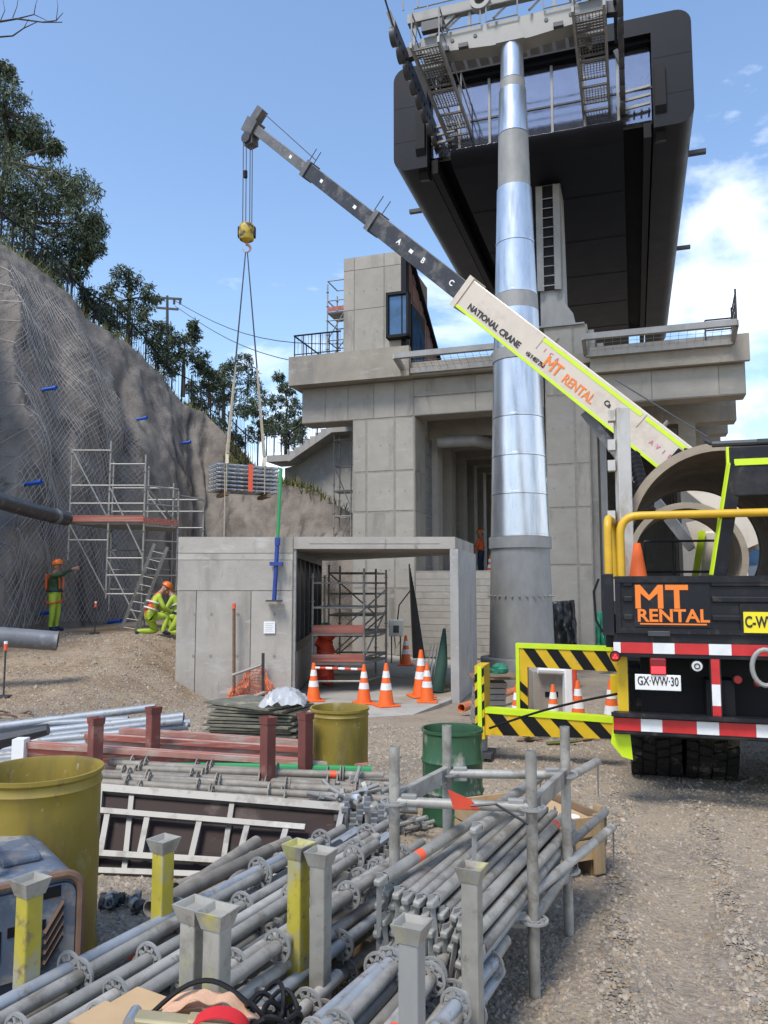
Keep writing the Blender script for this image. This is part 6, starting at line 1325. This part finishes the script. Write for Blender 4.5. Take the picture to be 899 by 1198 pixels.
for v in (-.02, .22, .46): MB().box(-.22, .22, v, v+.07, .005, .07, PFm).build('runner', 'wood_dark', t)
for u in (-.22, -.07, .08): MB().box(u, u+.13, -.03, .56, .071, .09, PFm).build('deck_board', 'wood', t)
for k in range(13):
    for j in range(2):
        v = .0+k*.042; u = -.19+j*.2; MB().box(u, u+.16, v, v+.012, .092, .25+.01*(k % 3), PFm).build('base_plate', 'galv_dull' if k % 2 else 'steel_grey', t)
for k in range(6):
    a = PFm(-.15+.05*k, .02, .27); MB().beam(a, PFm(-.12+.05*k, .5, .30+.02*(k % 2)), .035, .018).build('lattice_bar', 'tube_blue', t)
# second heap of upright base jacks (dark row) behind the pallet
c = gpt(425, 1002)
m2 = thing('jack_rack', 'row of upright galvanised jack bars beside the brown panel end', 'jack rack', c)
for k in range(26):
    a = c+V((-.2+.045*(k % 9), -.15+.12*(k//9), 0)); MB().tube(a, a+Z*(.22+.05*(k % 3)), .012, n=6).build('jack_bar', 'steel_grey', m2); MB().box(a.x-.02, a.x+.02, a.y-.02, a.y+.02, a.z+.22+.05*(k % 3), a.z+.245+.05*(k % 3)).build('jack_head', 'galvanised', m2)
# ground clutter by the generator
c = gpt(145, 1064); m3 = thing('clamp_pile', 'small pile of dark galvanised clamps on the gravel by the generator', 'clamps', c)
for k in range(16):
    q = c+V((rg.uniform(-.13, .13), rg.uniform(-.07, .07), .02+.03*rg.random())); m = MB(); m.lathe([(.016, -.012), (.03, -.012), (.03, .012), (.016, .012)], q, 8, Matrix.Rotation(rg.uniform(0, 3), 4, 'X') @ Matrix.Rotation(rg.uniform(0, 3), 4, 'Y'), closed=True); m.beam(q, q+V((rg.uniform(-.06, .06), rg.uniform(-.04, .04), .0)), .016, .012); m.build('clamp', 'dark_steel' if k % 3 else 'steel_grey', m3)
# cardboard tubes
for (px, py, px2, py2, lb) in ((410, 1110, 505, 1140, 'long brown cardboard tube on the gravel under the rack'), (445, 1100, 470, 1118, 'short brown cardboard tube crossing the long one')):
    a, b = G(px, py, .07), G(px2, py2, .07); t = thing('cardboard_tube', lb, 'tube', a.lerp(b, .5)-Z*.06); MB().tube(a, b, .05, n=20, hollow=.85).build('wall', 'cardboard', t, smooth=True)
# cardboard box, ratchet strap, red strap and cable coil at the bottom edge
bx = V((-.62, 2.12, 0)); BXF = Fr((bx.x, bx.y, 0), 30); zt_ = .57
t = thing('cardboard_box', 'tan cardboard box on the pile at the bottom edge', 'box', BXF(0, 0, zt_-.12), BXF.yaw)
MB().box(-.16, .16, -.1, .12, zt_-.12, zt_, BXF).build('carton', 'cardboard', t, bevel=.006); MB().box(-.165, .0, -.105, .01, zt_+.001, zt_+.006, BXF).build('flap', 'cardboard', t); MB().box(-.02, .02, -.102, .121, zt_+.0062, zt_+.0075, BXF).build('tape', 'wood', t)
q = BXF(.12, .05, zt_); t = thing('ratchet_strap', 'orange tan ratchet strap folded on the cardboard box', 'strap', q)
def ribbon(pts, wv):
    m = MB(); wv = V(wv); n = len(pts)
    for p in pts: m.v += [tuple(V(p)-wv/2), tuple(V(p)+wv/2), tuple(V(p)+wv/2-Z*.003), tuple(V(p)-wv/2-Z*.003)]
    for k in range(n-1): m.f += [(k*4+a, k*4+(a+1) % 4, k*4+4+(a+1) % 4, k*4+4+a) for a in range(4)]
    m.mi = [0]*len(m.f); return m
ribbon([q+V((-.10+.012*k, .02, .012+.05*math.sin(k*.14)+.008*math.sin(k*.9))) for k in range(24)], (.012, .05, 0)).build('webbing', 'strap', t, smooth=True)
ribbon([q+V((-.10+.02*k, .06, .006+.03*math.sin(k*.3))) for k in range(9)], (-.01, .05, .02)).build('webbing', 'strap', t, smooth=True)
MB().beam(q+V((-.15, -.03, .03)), q+V((.02, -.06, .03)), .05, .03).build('ratchet_body', 'zinc_gold', t, bevel=.006); MB().tube(q+V((-.15, -.06, .035)), q+V((-.15, .0, .035)), .016, n=10).build('ratchet_pin', 'galvanised', t); MB().beam(q+V((.0, -.06, .045)), q+V((.13, -.05, .03)), .045, .02).build('ratchet_lever', 'zinc_gold', t, bevel=.005)
q2 = q+V((.08, -.09, .0)); t = thing('red_strap', 'bright red webbing strap looped at the bottom edge', 'strap', q2); ribbon([q2+V((.075*math.cos(a), .01, .02+.055*math.sin(a))) for a in np.linspace(-.3, math.pi+.3, 18)], (0, .055, 0)).build('webbing', 'strap_red', t, smooth=True); MB().beam(q2+V((0, -.02, .0)), q2+V((.04, -.02, .045)), .05, .02).build('buckle', 'steel_grey', t)
t = thing('cable_coil', 'tangled black cable coil lying on the tubes at the bottom edge', 'cable', q+V((.2, .05, 0))); cc_ = q+V((.2, .02, -.01))
m = MB()
for k in range(7):
    rx, ry = rg.uniform(.045, .085), rg.uniform(.04, .07); o_ = V((rg.uniform(-.03, .04), rg.uniform(-.03, .03), .008*k)); m.path([cc_+o_+V((rx*math.cos(a), ry*math.sin(a), .025*math.sin(2*a+k))) for a in np.linspace(0, 2*math.pi, 26)[:-1]], .0065, 6, closed=True)
m.path([cc_+V((-.06-.28*f, .05*math.sin(f*3), .05+.06*math.sin(f*3.1)-.05*f)) for f in np.linspace(0, 1, 14)], .0065, 6); m.build('cable', 'black', t, smooth=True)

# ------------------------------------------------------------------ traffic cones
def make_cone(label, group, bands=2):
    t = thing('traffic_cone', label, 'cone', (0, 0, 0), 0, group)
    m = MB(); m.box(-.19, .19, -.19, .19, 0, .028); m.build('base', 'cone_orange', t, bevel=.012)
    r = lambda z: .135-(.135-.028)*(z-.028)/.68
    MB().lathe([(.14, .02), (r(.06), .06), (r(.69), .69), (.026, .71), (.016, .71)], (0, 0, 0), 20).build('body', 'cone_orange', t, smooth=True, sharp=.6)
    for z0, z1 in ((.27, .38), (.47, .58))[:bands]: MB().lathe([(r(z0)+.003, z0), (r(z1)+.003, z1), (r(z1)-.004, z1), (r(z0)-.004, z0)], (0, 0, 0), 20, closed=True).build('reflective_band', 'cone_white', t, smooth=True)
    return t
cone0 = None
def cone(label, p, sc=1., rz=0.):
    global cone0
    if cone0 is None: cone0 = make_cone(label, 'traffic cones'); o = cone0; o.location = V(p); o.scale = (sc,)*3; o.rotation_euler = (0, 0, rz)
    else: o = dup(cone0, p, rz, label, None, sc)
    return o
for px, py, sc, lb in ((367, 820, 1, 'orange cone at the left end of the red and white bar before the portal'), (426, 823, 1, 'orange cone at the right end of the red and white bar before the portal'), (452, 826, 1.08, 'single orange cone standing in the middle of the portal path'), (500, 821, 1.0, 'orange cone in front, of the pair at the right portal wall'), (493, 815, 1.28, 'taller orange cone behind, of the pair at the right portal wall')):
    cone(lb, G(px, py, FLZ), sc, random.uniform(-.5, .5))
cone('orange cone deep inside the portal by the electrical cabinet', P(475, 773, 21.3)*1.0 if False else V((P(475, 773, 21.3).x, 21.3, FLZ)), 1.15)
c1, c2 = G(367, 820, FLZ), G(426, 823, FLZ); t = thing('barrier_bar', 'red and white striped bar laid between two cones', 'barrier bar', c1.lerp(c2, .5)+Z*.6)
for k in range(8): a = c1.lerp(c2, k/8)+Z*.62; b = c1.lerp(c2, (k+1)/8)+Z*.62; MB().tube(a, b, .022, n=8).build('segment', 'white_paint' if k % 2 == 0 else 'red_paint', t)
cz_ = {}
for px, Y, sc, lb in ((605, 10.6, .85, 'orange cone half hidden by the striped outrigger leg'), (647, 11.2, .82, 'orange cone left of the red and white barrier behind the outrigger'), (676, 11.6, .9, 'orange cone right of the red and white barrier behind the outrigger'), (715, 9.6, .95, 'orange cone close to the truck behind the outrigger')):
    x = P(px, 800, Y).x; cone(lb, V((x, Y, gz(x, Y))), sc)
u, z = TF.px(747, 672, .25); tc = make_cone('plain orange cone standing on the truck bed beside the white stake', 'traffic cones', 0); tc.location = TF(u+.0, .30, zlow+.004)
for u, v, lb in ((1.75, 3.2, 'left'), (2.15, 3.1, 'right'), (2.75, 3.6, 'farthest right')): cone('small distant orange cone in the building passage, %s of three' % lb, BF(u, v, 2.05), 1.0)
# ------------------------------------------------------------------ bits around the outrigger and tower foot
a, b = G(541, 828, -.33), G(608, 806, -.33); b = a+(V((b.x, b.y, a.z))-a)*1.25; t = thing('drain_pipe', 'long orange plastic pipe lying on the ground by the striped outrigger', 'pipe', a); MB().tube(a, b, .062, n=18, hollow=.9).build('pipe', 'pipe_orange', t, smooth=True); MB().tube(a-(b-a)*.01, a+(b-a)*.06, .072, n=18, hollow=.86).build('socket', 'pipe_orange', t, smooth=True)
c = P(642, 800, 12.3); zg_ = gz(c.x, c.y); t = thing('concrete_block', 'small concrete block beyond the striped outrigger', 'block', V((c.x, c.y, zg_))); MB().box(c.x-.28, c.x+.3, c.y-.2, c.y+.3, zg_, P(642, 783, 12.3).z).build('body', 'concrete', t, bevel=.02); MB().box(c.x-.1, c.x+.1, c.y-.21, c.y-.195, zg_+.4, zg_+.48).build('slot', 'black', t)
c = P(664, 800, 12.0); zg_ = gz(c.x, c.y); t = thing('water_barrier', 'red and white plastic barrier post beyond the striped outrigger', 'barrier', V((c.x, c.y, zg_)))
zt_ = P(664, 781, 12).z; MB().box(c.x-.06, c.x+.06, c.y-.1, c.y+.1, zg_, zt_).build('white_post', 'white_paint', t, bevel=.02); MB().box(c.x+.062, c.x+.13, c.y-.1, c.y+.1, zg_, zt_).build('red_post', 'red_paint', t, bevel=.02); MB().tube(V((c.x-.45, c.y, zt_-.03)), V((c.x+.1, c.y, zt_-.05)), .06, n=10).build('cross_roll', 'paper', t)
rg = random.Random(77)
for k in range(7):
    c = P(566+k*.6, 800, 11.5); zg_ = gz(c.x, c.y); MB().box(c.x-.16, c.x+.30, c.y, c.y+.4, zg_+.02+k*.085, zg_+.09+k*.085).build('formwork_strip', 'steel_grey', label='grey formwork strip by the outrigger, %s from the bottom of its stack' % ORD[k], cat='formwork', group='formwork strips by the outrigger')
c = P(580, 780, 11.4); zz = gz(c.x, c.y)+.66; MB().box(c.x-.35, c.x+.45, 11.3, 12.0, zz, zz+.025).build('scaffold_board', 'wood_dark', label='weathered board lying on the formwork strips by the outrigger', cat='board')
m = MB(); c = P(580, 783, 11.2)
for k in range(6): m.lathe([(.01, -.04), (.08, -.03), (.09, .02), (.03, .06), (.01, .065)], c+V((rg.uniform(-.12, .15), rg.uniform(0, .15), rg.uniform(-.05, .03))), 8)
m.build('green_cloth', 'tarp_green', smooth=True, label='bundle of green cloth tucked by the outrigger leg', cat='cloth')
def drape(name, label, cat, p00, p10, p11, p01, mt, amp, n=16, sag=.0):
    m = MB(); p00, p10, p11, p01 = map(V, (p00, p10, p11, p01)); nn = (p10-p00).cross(p01-p00).normalized()
    for j in range(n+1):
        for i in range(n+1):
            u, v = i/n, j/n; p = p00.lerp(p10, u).lerp(p01.lerp(p11, u), v); m.v.append(tuple(p+nn*(amp*math.sin(u*19+2*mnoise.noise(V((u*3, v*3, 1))))*(.35+v*.65)+amp*mnoise.noise(V((u*5, v*7, 9))))+Z*(.12*mnoise.noise(V((u*6, 0, 2)))*v)))
    m.f = [(j*(n+1)+i, j*(n+1)+i+1, (j+1)*(n+1)+i+1, (j+1)*(n+1)+i) for j in range(n) for i in range(n)]; m.mi = [0]*len(m.f); o = m.build(name, mt, smooth=True, label=label, cat=cat); md = o.modifiers.new('th', 'SOLIDIFY'); md.thickness = .008; return o
drape('black_tarpaulin', 'black tarpaulin hanging against the concrete pier beside the tower', 'tarpaulin', P(646, 704, 22.3), P(672, 702, 22), P(676, 756, 21.8), P(648, 758, 22.1), 'tarp_black', .08)
drape('green_netting', 'green debris netting hanging beside the truck tailgate', 'netting', P(696, 716, 20), P(712, 714, 20), P(714, 775, 19.8), P(698, 772, 19.8), 'tarp_green', .07)
# low wall and rubble right of the second pier
MB().box(6.9, 9.5, .2, .5, gfl, 1.9, BF).build('low_wall', 'concrete_panel', bld)
# ------------------------------------------------------------------ hoses on the left
a, b = P(-60, 575, 13.6), P(78, 607, 18.9); t = thing('black_hose', 'thick black pipe running along the slope into the scaffold', 'pipe', b); MB().path([a, P(0, 586, 15.6), P(40, 598, 17.4), b], .17, 14).build('pipe', 'pvc_black', t, smooth=True); MB().tube(P(62, 603.5, 18.25), P(66, 604.5, 18.4), .185, n=14).build('band', 'grey_pipe', t, smooth=True)
a, b = P(-40, 742, 12.5), P(68, 750, 12.9); t = thing('grey_pipe', 'thick grey pipe lying across the gravel mound at the left edge', 'pipe', b); MB().tube(a, b, .16, n=18, hollow=.9).build('pipe', 'grey_pipe', t, smooth=True)
m = MB(); 
for px, Y, h in ((5, 12.2, 20), (109, 18.4, 40)):
    x = P(px, 800, Y).x; z = gz(x, Y); t = thing('marker_stake', 'steel marker stake with red tape %s' % ('beside the grey pipe at the left edge' if px < 50 else 'on the mound right of the standing worker'), 'stake', V((x, Y, z))); q = V((x, Y, P(px, 757 if px < 50 else 708, Y).z)); MB().tube(V((x, Y, z-.02)), q, .014, n=6).build('rod', 'dark_steel', t); MB().tube(q-Z*.05, q+Z*.05, .03, n=8).build('red_tape', 'orange_mark', t); MB().tube(q+Z*.05, q+Z*.09, .03, n=8).build('white_cap', 'white_paint', t); MB().box(x-.1, x+.1, Y-.08, Y+.08, z, z+.03).build('foot', 'dark_steel', t)
m = MB(); p = gpt(12, 838); m.path([p+V((.28*math.cos(a)*1.0, .2*math.sin(a), .03+.03*math.sin(3*a))) for a in np.linspace(0, 5.4, 20)], .015, 6); m.build('hose_loop', 'rust', label='thin brown hose loop on the gravel at the left edge', cat='hose')
# ------------------------------------------------------------------ people
def person(label, loc, rz, bones, cols, helmet='helmet', extra=None, pose_head=None):
    """bones: list of (name, parent index, position, radius, material key)"""
    t = thing('person', label, 'person', loc, rz)
    me = bpy.data.meshes.new('body'); me.from_pydata([b[2] for b in bones], [(b[1], i) for i, b in enumerate(bones) if b[1] >= 0], [])
    o = bpy.data.objects.new('tmp', me); COL.objects.link(o); md = o.modifiers.new('s', 'SKIN'); md.use_smooth_shade = True; sv_ = me.skin_vertices[0].data
    for i, b in enumerate(bones): r = b[3]; sv_[i].radius = (r, r) if not isinstance(r, tuple) else r; sv_[i].use_root = (i == 0)
    ss = o.modifiers.new('u', 'SUBSURF'); ss.levels = ss.render_levels = 2
    dg = bpy.context.evaluated_depsgraph_get(); dg.update(); m2 = bpy.data.meshes.new_from_object(o.evaluated_get(dg)); bpy.data.objects.remove(o)
    keys = list(dict.fromkeys(b[4] for b in bones)); m2.materials.clear()
    for k in keys: m2.materials.append(MATS[k])
    segs = [(V(bones[b[1]][2]), V(b[2]), keys.index(b[4])) for b in bones if b[1] >= 0]
    for pl_ in m2.polygons:
        c = pl_.center; best = (9, 0)
        for a, b, k in segs:
            ab = b-a; f = max(0, min(1, (c-a).dot(ab)/max(1e-9, ab.length_squared))); dd = (c-a-ab*f).length
            if dd < best[0]: best = (dd, k)
        pl_.material_index = best[1]; pl_.use_smooth = True
    bo = bpy.data.objects.new('body', m2); COL.objects.link(bo); bo.parent = t; W[bo] = W[t]
    hx = V(pose_head[0]); f = V(pose_head[1]).normalized(); upv = V(pose_head[2]).normalized() if len(pose_head) > 2 else Z
    # local -> world via W[t]
    M_ = W[t]; w3 = M_.to_3x3(); C_ = M_ @ hx; fw, uw = w3 @ f, (w3 @ upv); sw = fw.cross(uw)
    HM = Matrix((fw, sw, uw)).transposed().to_4x4(); HM.translation = C_
    m = MB(); m.lathe([(.128, .045), (.130, .075), (.118, .12), (.09, .155), (.05, .175), (.01, .18)], (0, 0, 0), 18, None); m.v = [tuple(HM @ V(q)) for q in m.v]; hl = m.build('helmet', helmet, t, smooth=True)
    m = MB(); m.add([HM @ V(q) for q in ((.10, -.10, .05), (.195, -.06, .035), (.205, 0, .033), (.195, .06, .035), (.10, .10, .05), (.10, -.10, .062), (.195, -.06, .045), (.205, 0, .043), (.195, .06, .045), (.10, .10, .062))], [(4, 3, 2, 1, 0), (5, 6, 7, 8, 9), (0, 1, 6, 5), (1, 2, 7, 6), (2, 3, 8, 7), (3, 4, 9, 8)]); m.build('visor', helmet, hl)
    m = MB(); m.lathe([(.004, -.03), (.02, -.02), (.012, .02), (.004, .04)], (0, 0, 0), 8); m.v = [tuple(HM @ (V(q)+V((.105, 0, -.03)))) for q in m.v]; m.build('nose', 'skin', t, smooth=True)
    m = MB()
    for s_ in (-1, 1): m.add([HM @ V((.094, s_*.035+dy, dz)) for dy, dz in ((-.014, .006), (.014, .006), (.014, -.008), (-.014, -.008))], [(0, 1, 2, 3)])
    m.add([HM @ V((.092, dy, dz)) for dy, dz in ((-.028, -.075), (.028, -.075), (.024, -.085), (-.024, -.085))], [(0, 1, 2, 3)]); m.build('eyes_and_mouth', 'navy', t)
    m = MB()
    for s_ in (-1, 1): m.lathe([(.004, -.03), (.02, -.01), (.02, .015), (.006, .032)], (0, 0, 0), 8); 
    m.v = [tuple(HM @ (V(q)+V((0, .1 if i < 32 else -.1, -.02)))) for i, q in enumerate(m.v)]; m.build('ears', 'skin', t, smooth=True)
    if extra: extra(t, M_)
    return t
def fingers(bones, wrist, palm, dr, side, key='skin'):
    """append a palm and five fingers at the end of an arm"""
    d_ = V(dr).normalized(); s_ = V(side).normalized(); b = len(bones)
    bones.append(('palm', wrist, tuple(V(bones[wrist][2])+d_*.07), (.034, .022), key))
    for k, (o_, L_) in enumerate(((-.028, .065), (-.01, .08), (.01, .075), (.027, .058))):
        q = V(bones[b][2]); i = len(bones); bones.append(('f', b, tuple(q+d_*.03+s_*o_), .011, key)); bones.append(('f', i, tuple(q+d_*(.03+L_*.6)+s_*o_*1.2-Z*.008), .009, key)); bones.append(('f', i+1, tuple(q+d_*(.03+L_)+s_*o_*1.2-Z*.022), .008, key))
    q = V(bones[wrist][2]); i = len(bones); bones.append(('t', b, tuple(q+d_*.05-s_*.045), .012, key)); bones.append(('t', i, tuple(q+d_*.09-s_*.06-Z*.01), .009, key))
def torso(h, top, mid, legs):
    return [('pelvis', -1, (0, 0, .93*h), (.15, .13), legs), ('waist', 0, (0, 0, 1.08*h), (.15, .12), mid), ('chest', 1, (.01, 0, 1.30*h), (.19, .13), mid), ('neckb', 2, (.01, 0, 1.44*h), (.08, .075), mid), ('neck', 3, (.02, 0, 1.52*h), .055, 'skin'), ('head', 4, (.04, 0, 1.60*h), (.085, .095), 'skin'), ('crown', 5, (.035, 0, 1.69*h), (.075, .085), 'skin')]
# standing worker pointing to the right
b = torso(.97, 0, 'green_shirt', 'hivis')
def add(b, *r): b.append(r); return len(b)-1
def limb(b, parent, pts, rad, keys):
    for p, r, k in zip(pts, rad, keys): parent = add(b, 'l', parent, p, r, k)
    return parent
h = .97
wr = limb(b, 2, [(.02, -.19, 1.37*h), (.28, -.23, 1.38*h), (.54, -.22, 1.53*h)], [.068, .052, .036], ['green_shirt']*3); fingers(b, wr, None, (1, 0, .3), (0, 0, 1))
wr = limb(b, 2, [(-.02, .2, 1.36*h), (-.06, .26, 1.12*h), (.06, .24, .95*h)], [.068, .052, .036], ['green_shirt']*3); fingers(b, wr, None, (.4, 0, -1), (1, 0, 0))
for s_ in (-1, 1): limb(b, 0, [(0, s_*.10, .86*h), (.03, s_*.12, .50*h), (-.01, s_*.13, .10), (.10, s_*.14, .05), (.19, s_*.145, .035)], [.105, .075, .055, .048, .03], ['hivis', 'hivis', 'hivis', 'navy', 'navy'])
def harness(t, M_):
    for s_ in (-1, 1):
        m = MB(); m.path([M_ @ V(q) for q in ((.16, s_*.08, 1.05*h), (.165, s_*.10, 1.25*h), (.09, s_*.12, 1.42*h), (-.08, s_*.11, 1.41*h), (-.155, s_*.07, 1.25*h), (-.16, -s_*.06, 1.02*h))], .022, 5); m.build('harness_strap', 'orange_vest', t)
        m = MB(); c = [M_ @ V((.0+.125*math.cos(a), s_*.11+.11*math.sin(a), .74*h+.04*math.sin(a))) for a in np.linspace(0, 6.28, 16)[:-1]]; m.path(c, .02, 5, closed=True); m.build('leg_strap', 'orange_vest', t)
    m = MB(); m.path([M_ @ V((.155*math.cos(a), .185*math.sin(a), 1.0*h)) for a in np.linspace(0, 6.28, 20)[:-1]], .026, 5, closed=True); m.build('belt', 'navy', t)
    m = MB(); m.add([M_ @ V(q) for q in ((-.19, -.14, 1.0), (-.19, .14, 1.0), (-.17, .15, 1.36), (-.17, -.15, 1.36), (-.135, -.14, 1.0), (-.135, .14, 1.0), (-.12, .15, 1.36), (-.12, -.15, 1.36))], [(0, 1, 2, 3), (7, 6, 5, 4), (0, 4, 5, 1), (2, 6, 7, 3), (0, 3, 7, 4), (1, 5, 6, 2)]); m.build('vest_back', 'orange_vest', t, bevel=.02)
px_, Y_ = 64, 18.6; x = P(px_, 700, Y_).x
person('worker in green pullover, orange helmet and yellow trousers pointing at the load', V((x, Y_, gz(x, Y_)+.02)), R(-6), b, None, pose_head=((.04, 0, 1.60*h), (1, 0, .15)), extra=harness)
# crouching worker
def croucher(label, px, Y, rz, tk, ak, lean=.34, dz=0, head=None):
    b = [('pelvis', -1, (0, 0, .46), (.15, .13), 'hivis'), ('waist', 0, (.06, 0, .60), (.15, .125), tk), ('chest', 1, (.17, 0, .82), (.19, .135), tk), ('neckb', 2, (.25, 0, .94), (.08, .075), tk), ('neck', 3, (.31, 0, 1.0), .055, 'skin'), ('head', 4, (.37, 0, 1.05), (.085, .095), 'skin'), ('crown', 5, (.40, 0, 1.13), (.075, .085), 'skin')]
    for s_ in (-1, 1):
        wr = limb(b, 2, [(.19, s_*.20, .86), (.30, s_*.26, .62), (.50, s_*.14, .52)], [.068, .052, .036], [ak]*3); fingers(b, wr, None, (1, -s_*.3, -.3), (0, 1, 0), 'navy')
    limb(b, 0, [(.03, -.11, .44), (.42, -.16, .44), (.30, -.16, .09), (.40, -.16, .05), (.49, -.16, .035)], [.105, .078, .055, .048, .03], ['hivis']*3+['navy']*2)
    limb(b, 0, [(.02, .11, .42), (.24, .17, .08), (-.18, .17, .09), (-.22, .17, .05), (-.23, .17, .03)], [.105, .08, .055, .045, .03], ['hivis']*3+['navy']*2)
    x = P(px, 700, Y).x
    def vest(t, M_):
        for z, r in ((.60, .165), (.74, .19)):
            m = MB(); cx = .06+(z-.60)*.5; m.path([M_ @ V((cx+.145*math.cos(a)*(r/.17), (r+.02)*math.sin(a), z-.05*math.cos(a))) for a in np.linspace(0, 6.28, 20)[:-1]], .02, 5, closed=True); m.build('reflective_band', 'white_reflect', t)
    return person(label, V((x, Y, gz(x, Y)+dz)), rz, b, None, pose_head=((.37, 0, 1.05), (.8, 0, -.6), (.6, 0, .8)), extra=vest)
croucher('crouching worker in orange vest and yellow hi vis sleeves under the ladder', 174, 17.6, R(28), 'orange_vest', 'hivis')
croucher('yellow hi vis worker half hidden behind the portal wall end', 214, 18.6, R(170), 'hivis', 'hivis')
b = torso(1.0, 0, 'orange_vest', 'navy'); wr = limb(b, 2, [(.02, -.2, 1.36), (.12, -.26, 1.1), (.3, -.2, 1.15)], [.068, .052, .036], ['orange_vest']*3); fingers(b, wr, None, (1, 0, 0), (0, 0, 1)); wr = limb(b, 2, [(.02, .2, 1.36), (.05, .27, 1.1), (.15, .24, .9)], [.068, .052, .036], ['orange_vest']*3); fingers(b, wr, None, (.3, 0, -1), (1, 0, 0))
for s_ in (-1, 1): limb(b, 0, [(0, s_*.10, .86), (.03, s_*.12, .50), (-.01, s_*.13, .10), (.10, s_*.14, .05), (.19, s_*.145, .035)], [.105, .075, .055, .048, .03], ['navy']*5)
uu = BF.px(563, 640, 5.5)[0]; person('distant worker in orange overalls and helmet in the building passage', BF(uu, 5.5, 2.05), R(150), b, None, pose_head=((.04, 0, 1.6), (1, 0, 0)))
uu = BF.px(517, 650, 4.6)[0]; b2 = [(n_, p_, q_, r_, 'navy' if k_ != 'skin' else k_) for n_, p_, q_, r_, k_ in b]; person('distant worker in dark clothes in the passage behind the small cones', BF(uu, 4.6, 2.05), R(-90), b2, None, helmet='white_paint', pose_head=((.04, 0, 1.6), (1, 0, 0)))
# ------------------------------------------------------------------ loose gravel
Ng = 175000; ys = 1.9*(15/1.9)**rng.random(Ng); xs = (rng.random(Ng)-.5)*2*(ys*.62+.5)
ok = ~((xs > -2) & (xs < 1.5) & (ys > 10.2) & (ys-(-1.9*xs+11.5) > 0) & (ys > 11)); xs, ys = xs[ok], ys[ok]
mx_, my_ = rng.uniform(-10, -2.6, 26000), rng.uniform(9.5, 18.5, 26000); xs = np.concatenate([xs, mx_]); ys = np.concatenate([ys, my_]); Ng = len(xs)
keep = np.array([mnoise.noise(V((x*.9, y*.9, 3)))+.55*mnoise.noise(V((x*2.3, y*2.3, 8))) > -.8 for x, y in zip(xs, ys)]); xs, ys = xs[keep], ys[keep]; Ng = len(xs)
zs = np.array([gz(x, y) for x, y in zip(xs, ys)])
sz = (.0038+.0105*rng.random(Ng)**2.8)*(1+.075*ys)*np.where(rng.random(Ng) < .004, 2.6, 1.); base = np.array([(1, 0, 0), (0, 1, 0), (-1, 0, 0), (0, -1, 0), (.1, .1, .8), (.6, -.5, .35), (-.5, .55, .4)])
fc = np.array([(0, 1, 4), (1, 6, 4), (1, 2, 6), (2, 3, 4), (6, 2, 4), (3, 5, 4), (3, 0, 5), (5, 0, 4)])
an = rng.random(Ng)*6.28; ca, sa = np.cos(an), np.sin(an); el_ = rng.uniform(.6, 1.3, (Ng, 3)); jit = rng.normal(0, .16, (Ng, 7, 3))
v = (base[None]+jit)*el_[:, None]*sz[:, None, None]; vx = v[:, :, 0]*ca[:, None]-v[:, :, 1]*sa[:, None]+xs[:, None]; vy = v[:, :, 0]*sa[:, None]+v[:, :, 1]*ca[:, None]+ys[:, None]; vz = v[:, :, 2]+zs[:, None]-sz[:, None]*.12
vv = np.stack([vx, vy, vz], -1).reshape(-1, 3); ff = (fc[None]+(np.arange(Ng)*7)[:, None, None]).reshape(-1)
me = bpy.data.meshes.new('gravel'); me.vertices.add(len(vv)); me.vertices.foreach_set('co', vv.reshape(-1)); nf = Ng*8; me.loops.add(nf*3); me.loops.foreach_set('vertex_index', ff.astype(np.int32)); me.polygons.add(nf); me.polygons.foreach_set('loop_start', np.arange(0, nf*3, 3, dtype=np.int32)); me.polygons.foreach_set('loop_total', np.full(nf, 3, dtype=np.int32))
me.polygons.foreach_set('material_index', np.repeat(rng.integers(0, 5, Ng), 8).astype(np.int32))
for k in range(5): me.materials.append(MATS['stone%d' % k])
me.update(calc_edges=True); me.validate(); o = bpy.data.objects.new('loose_gravel', me); COL.objects.link(o); props(o, 'loose grey and brown gravel scattered over the yard and mound', 'gravel', None, 'stuff')
# scraps of timber and wire on the gravel
for px, py, L_, a_, lb, mt in ((675, 868, .32, .6, 'dark splintered wood scrap below the striped outrigger', 'wood_dark'), (640, 872, .4, .1, 'flattened green weed and twig scrap by the outrigger', 'grass'), (605, 868, .3, -.1, 'grey twig on the gravel below the outrigger', 'wood_dark'), (30, 885 - 40, .35, .3, 'thin stick on the gravel by the mound', 'wood')):
    p = gpt(px, py); d_ = V((math.cos(a_), math.sin(a_)*.4, .12)); MB().path([p+Z*.02, p+d_*L_*.5+Z*.01, p+d_*L_], [.022, .03, .008], 5).build('wood_scrap', mt, label=lb, cat='scrap')
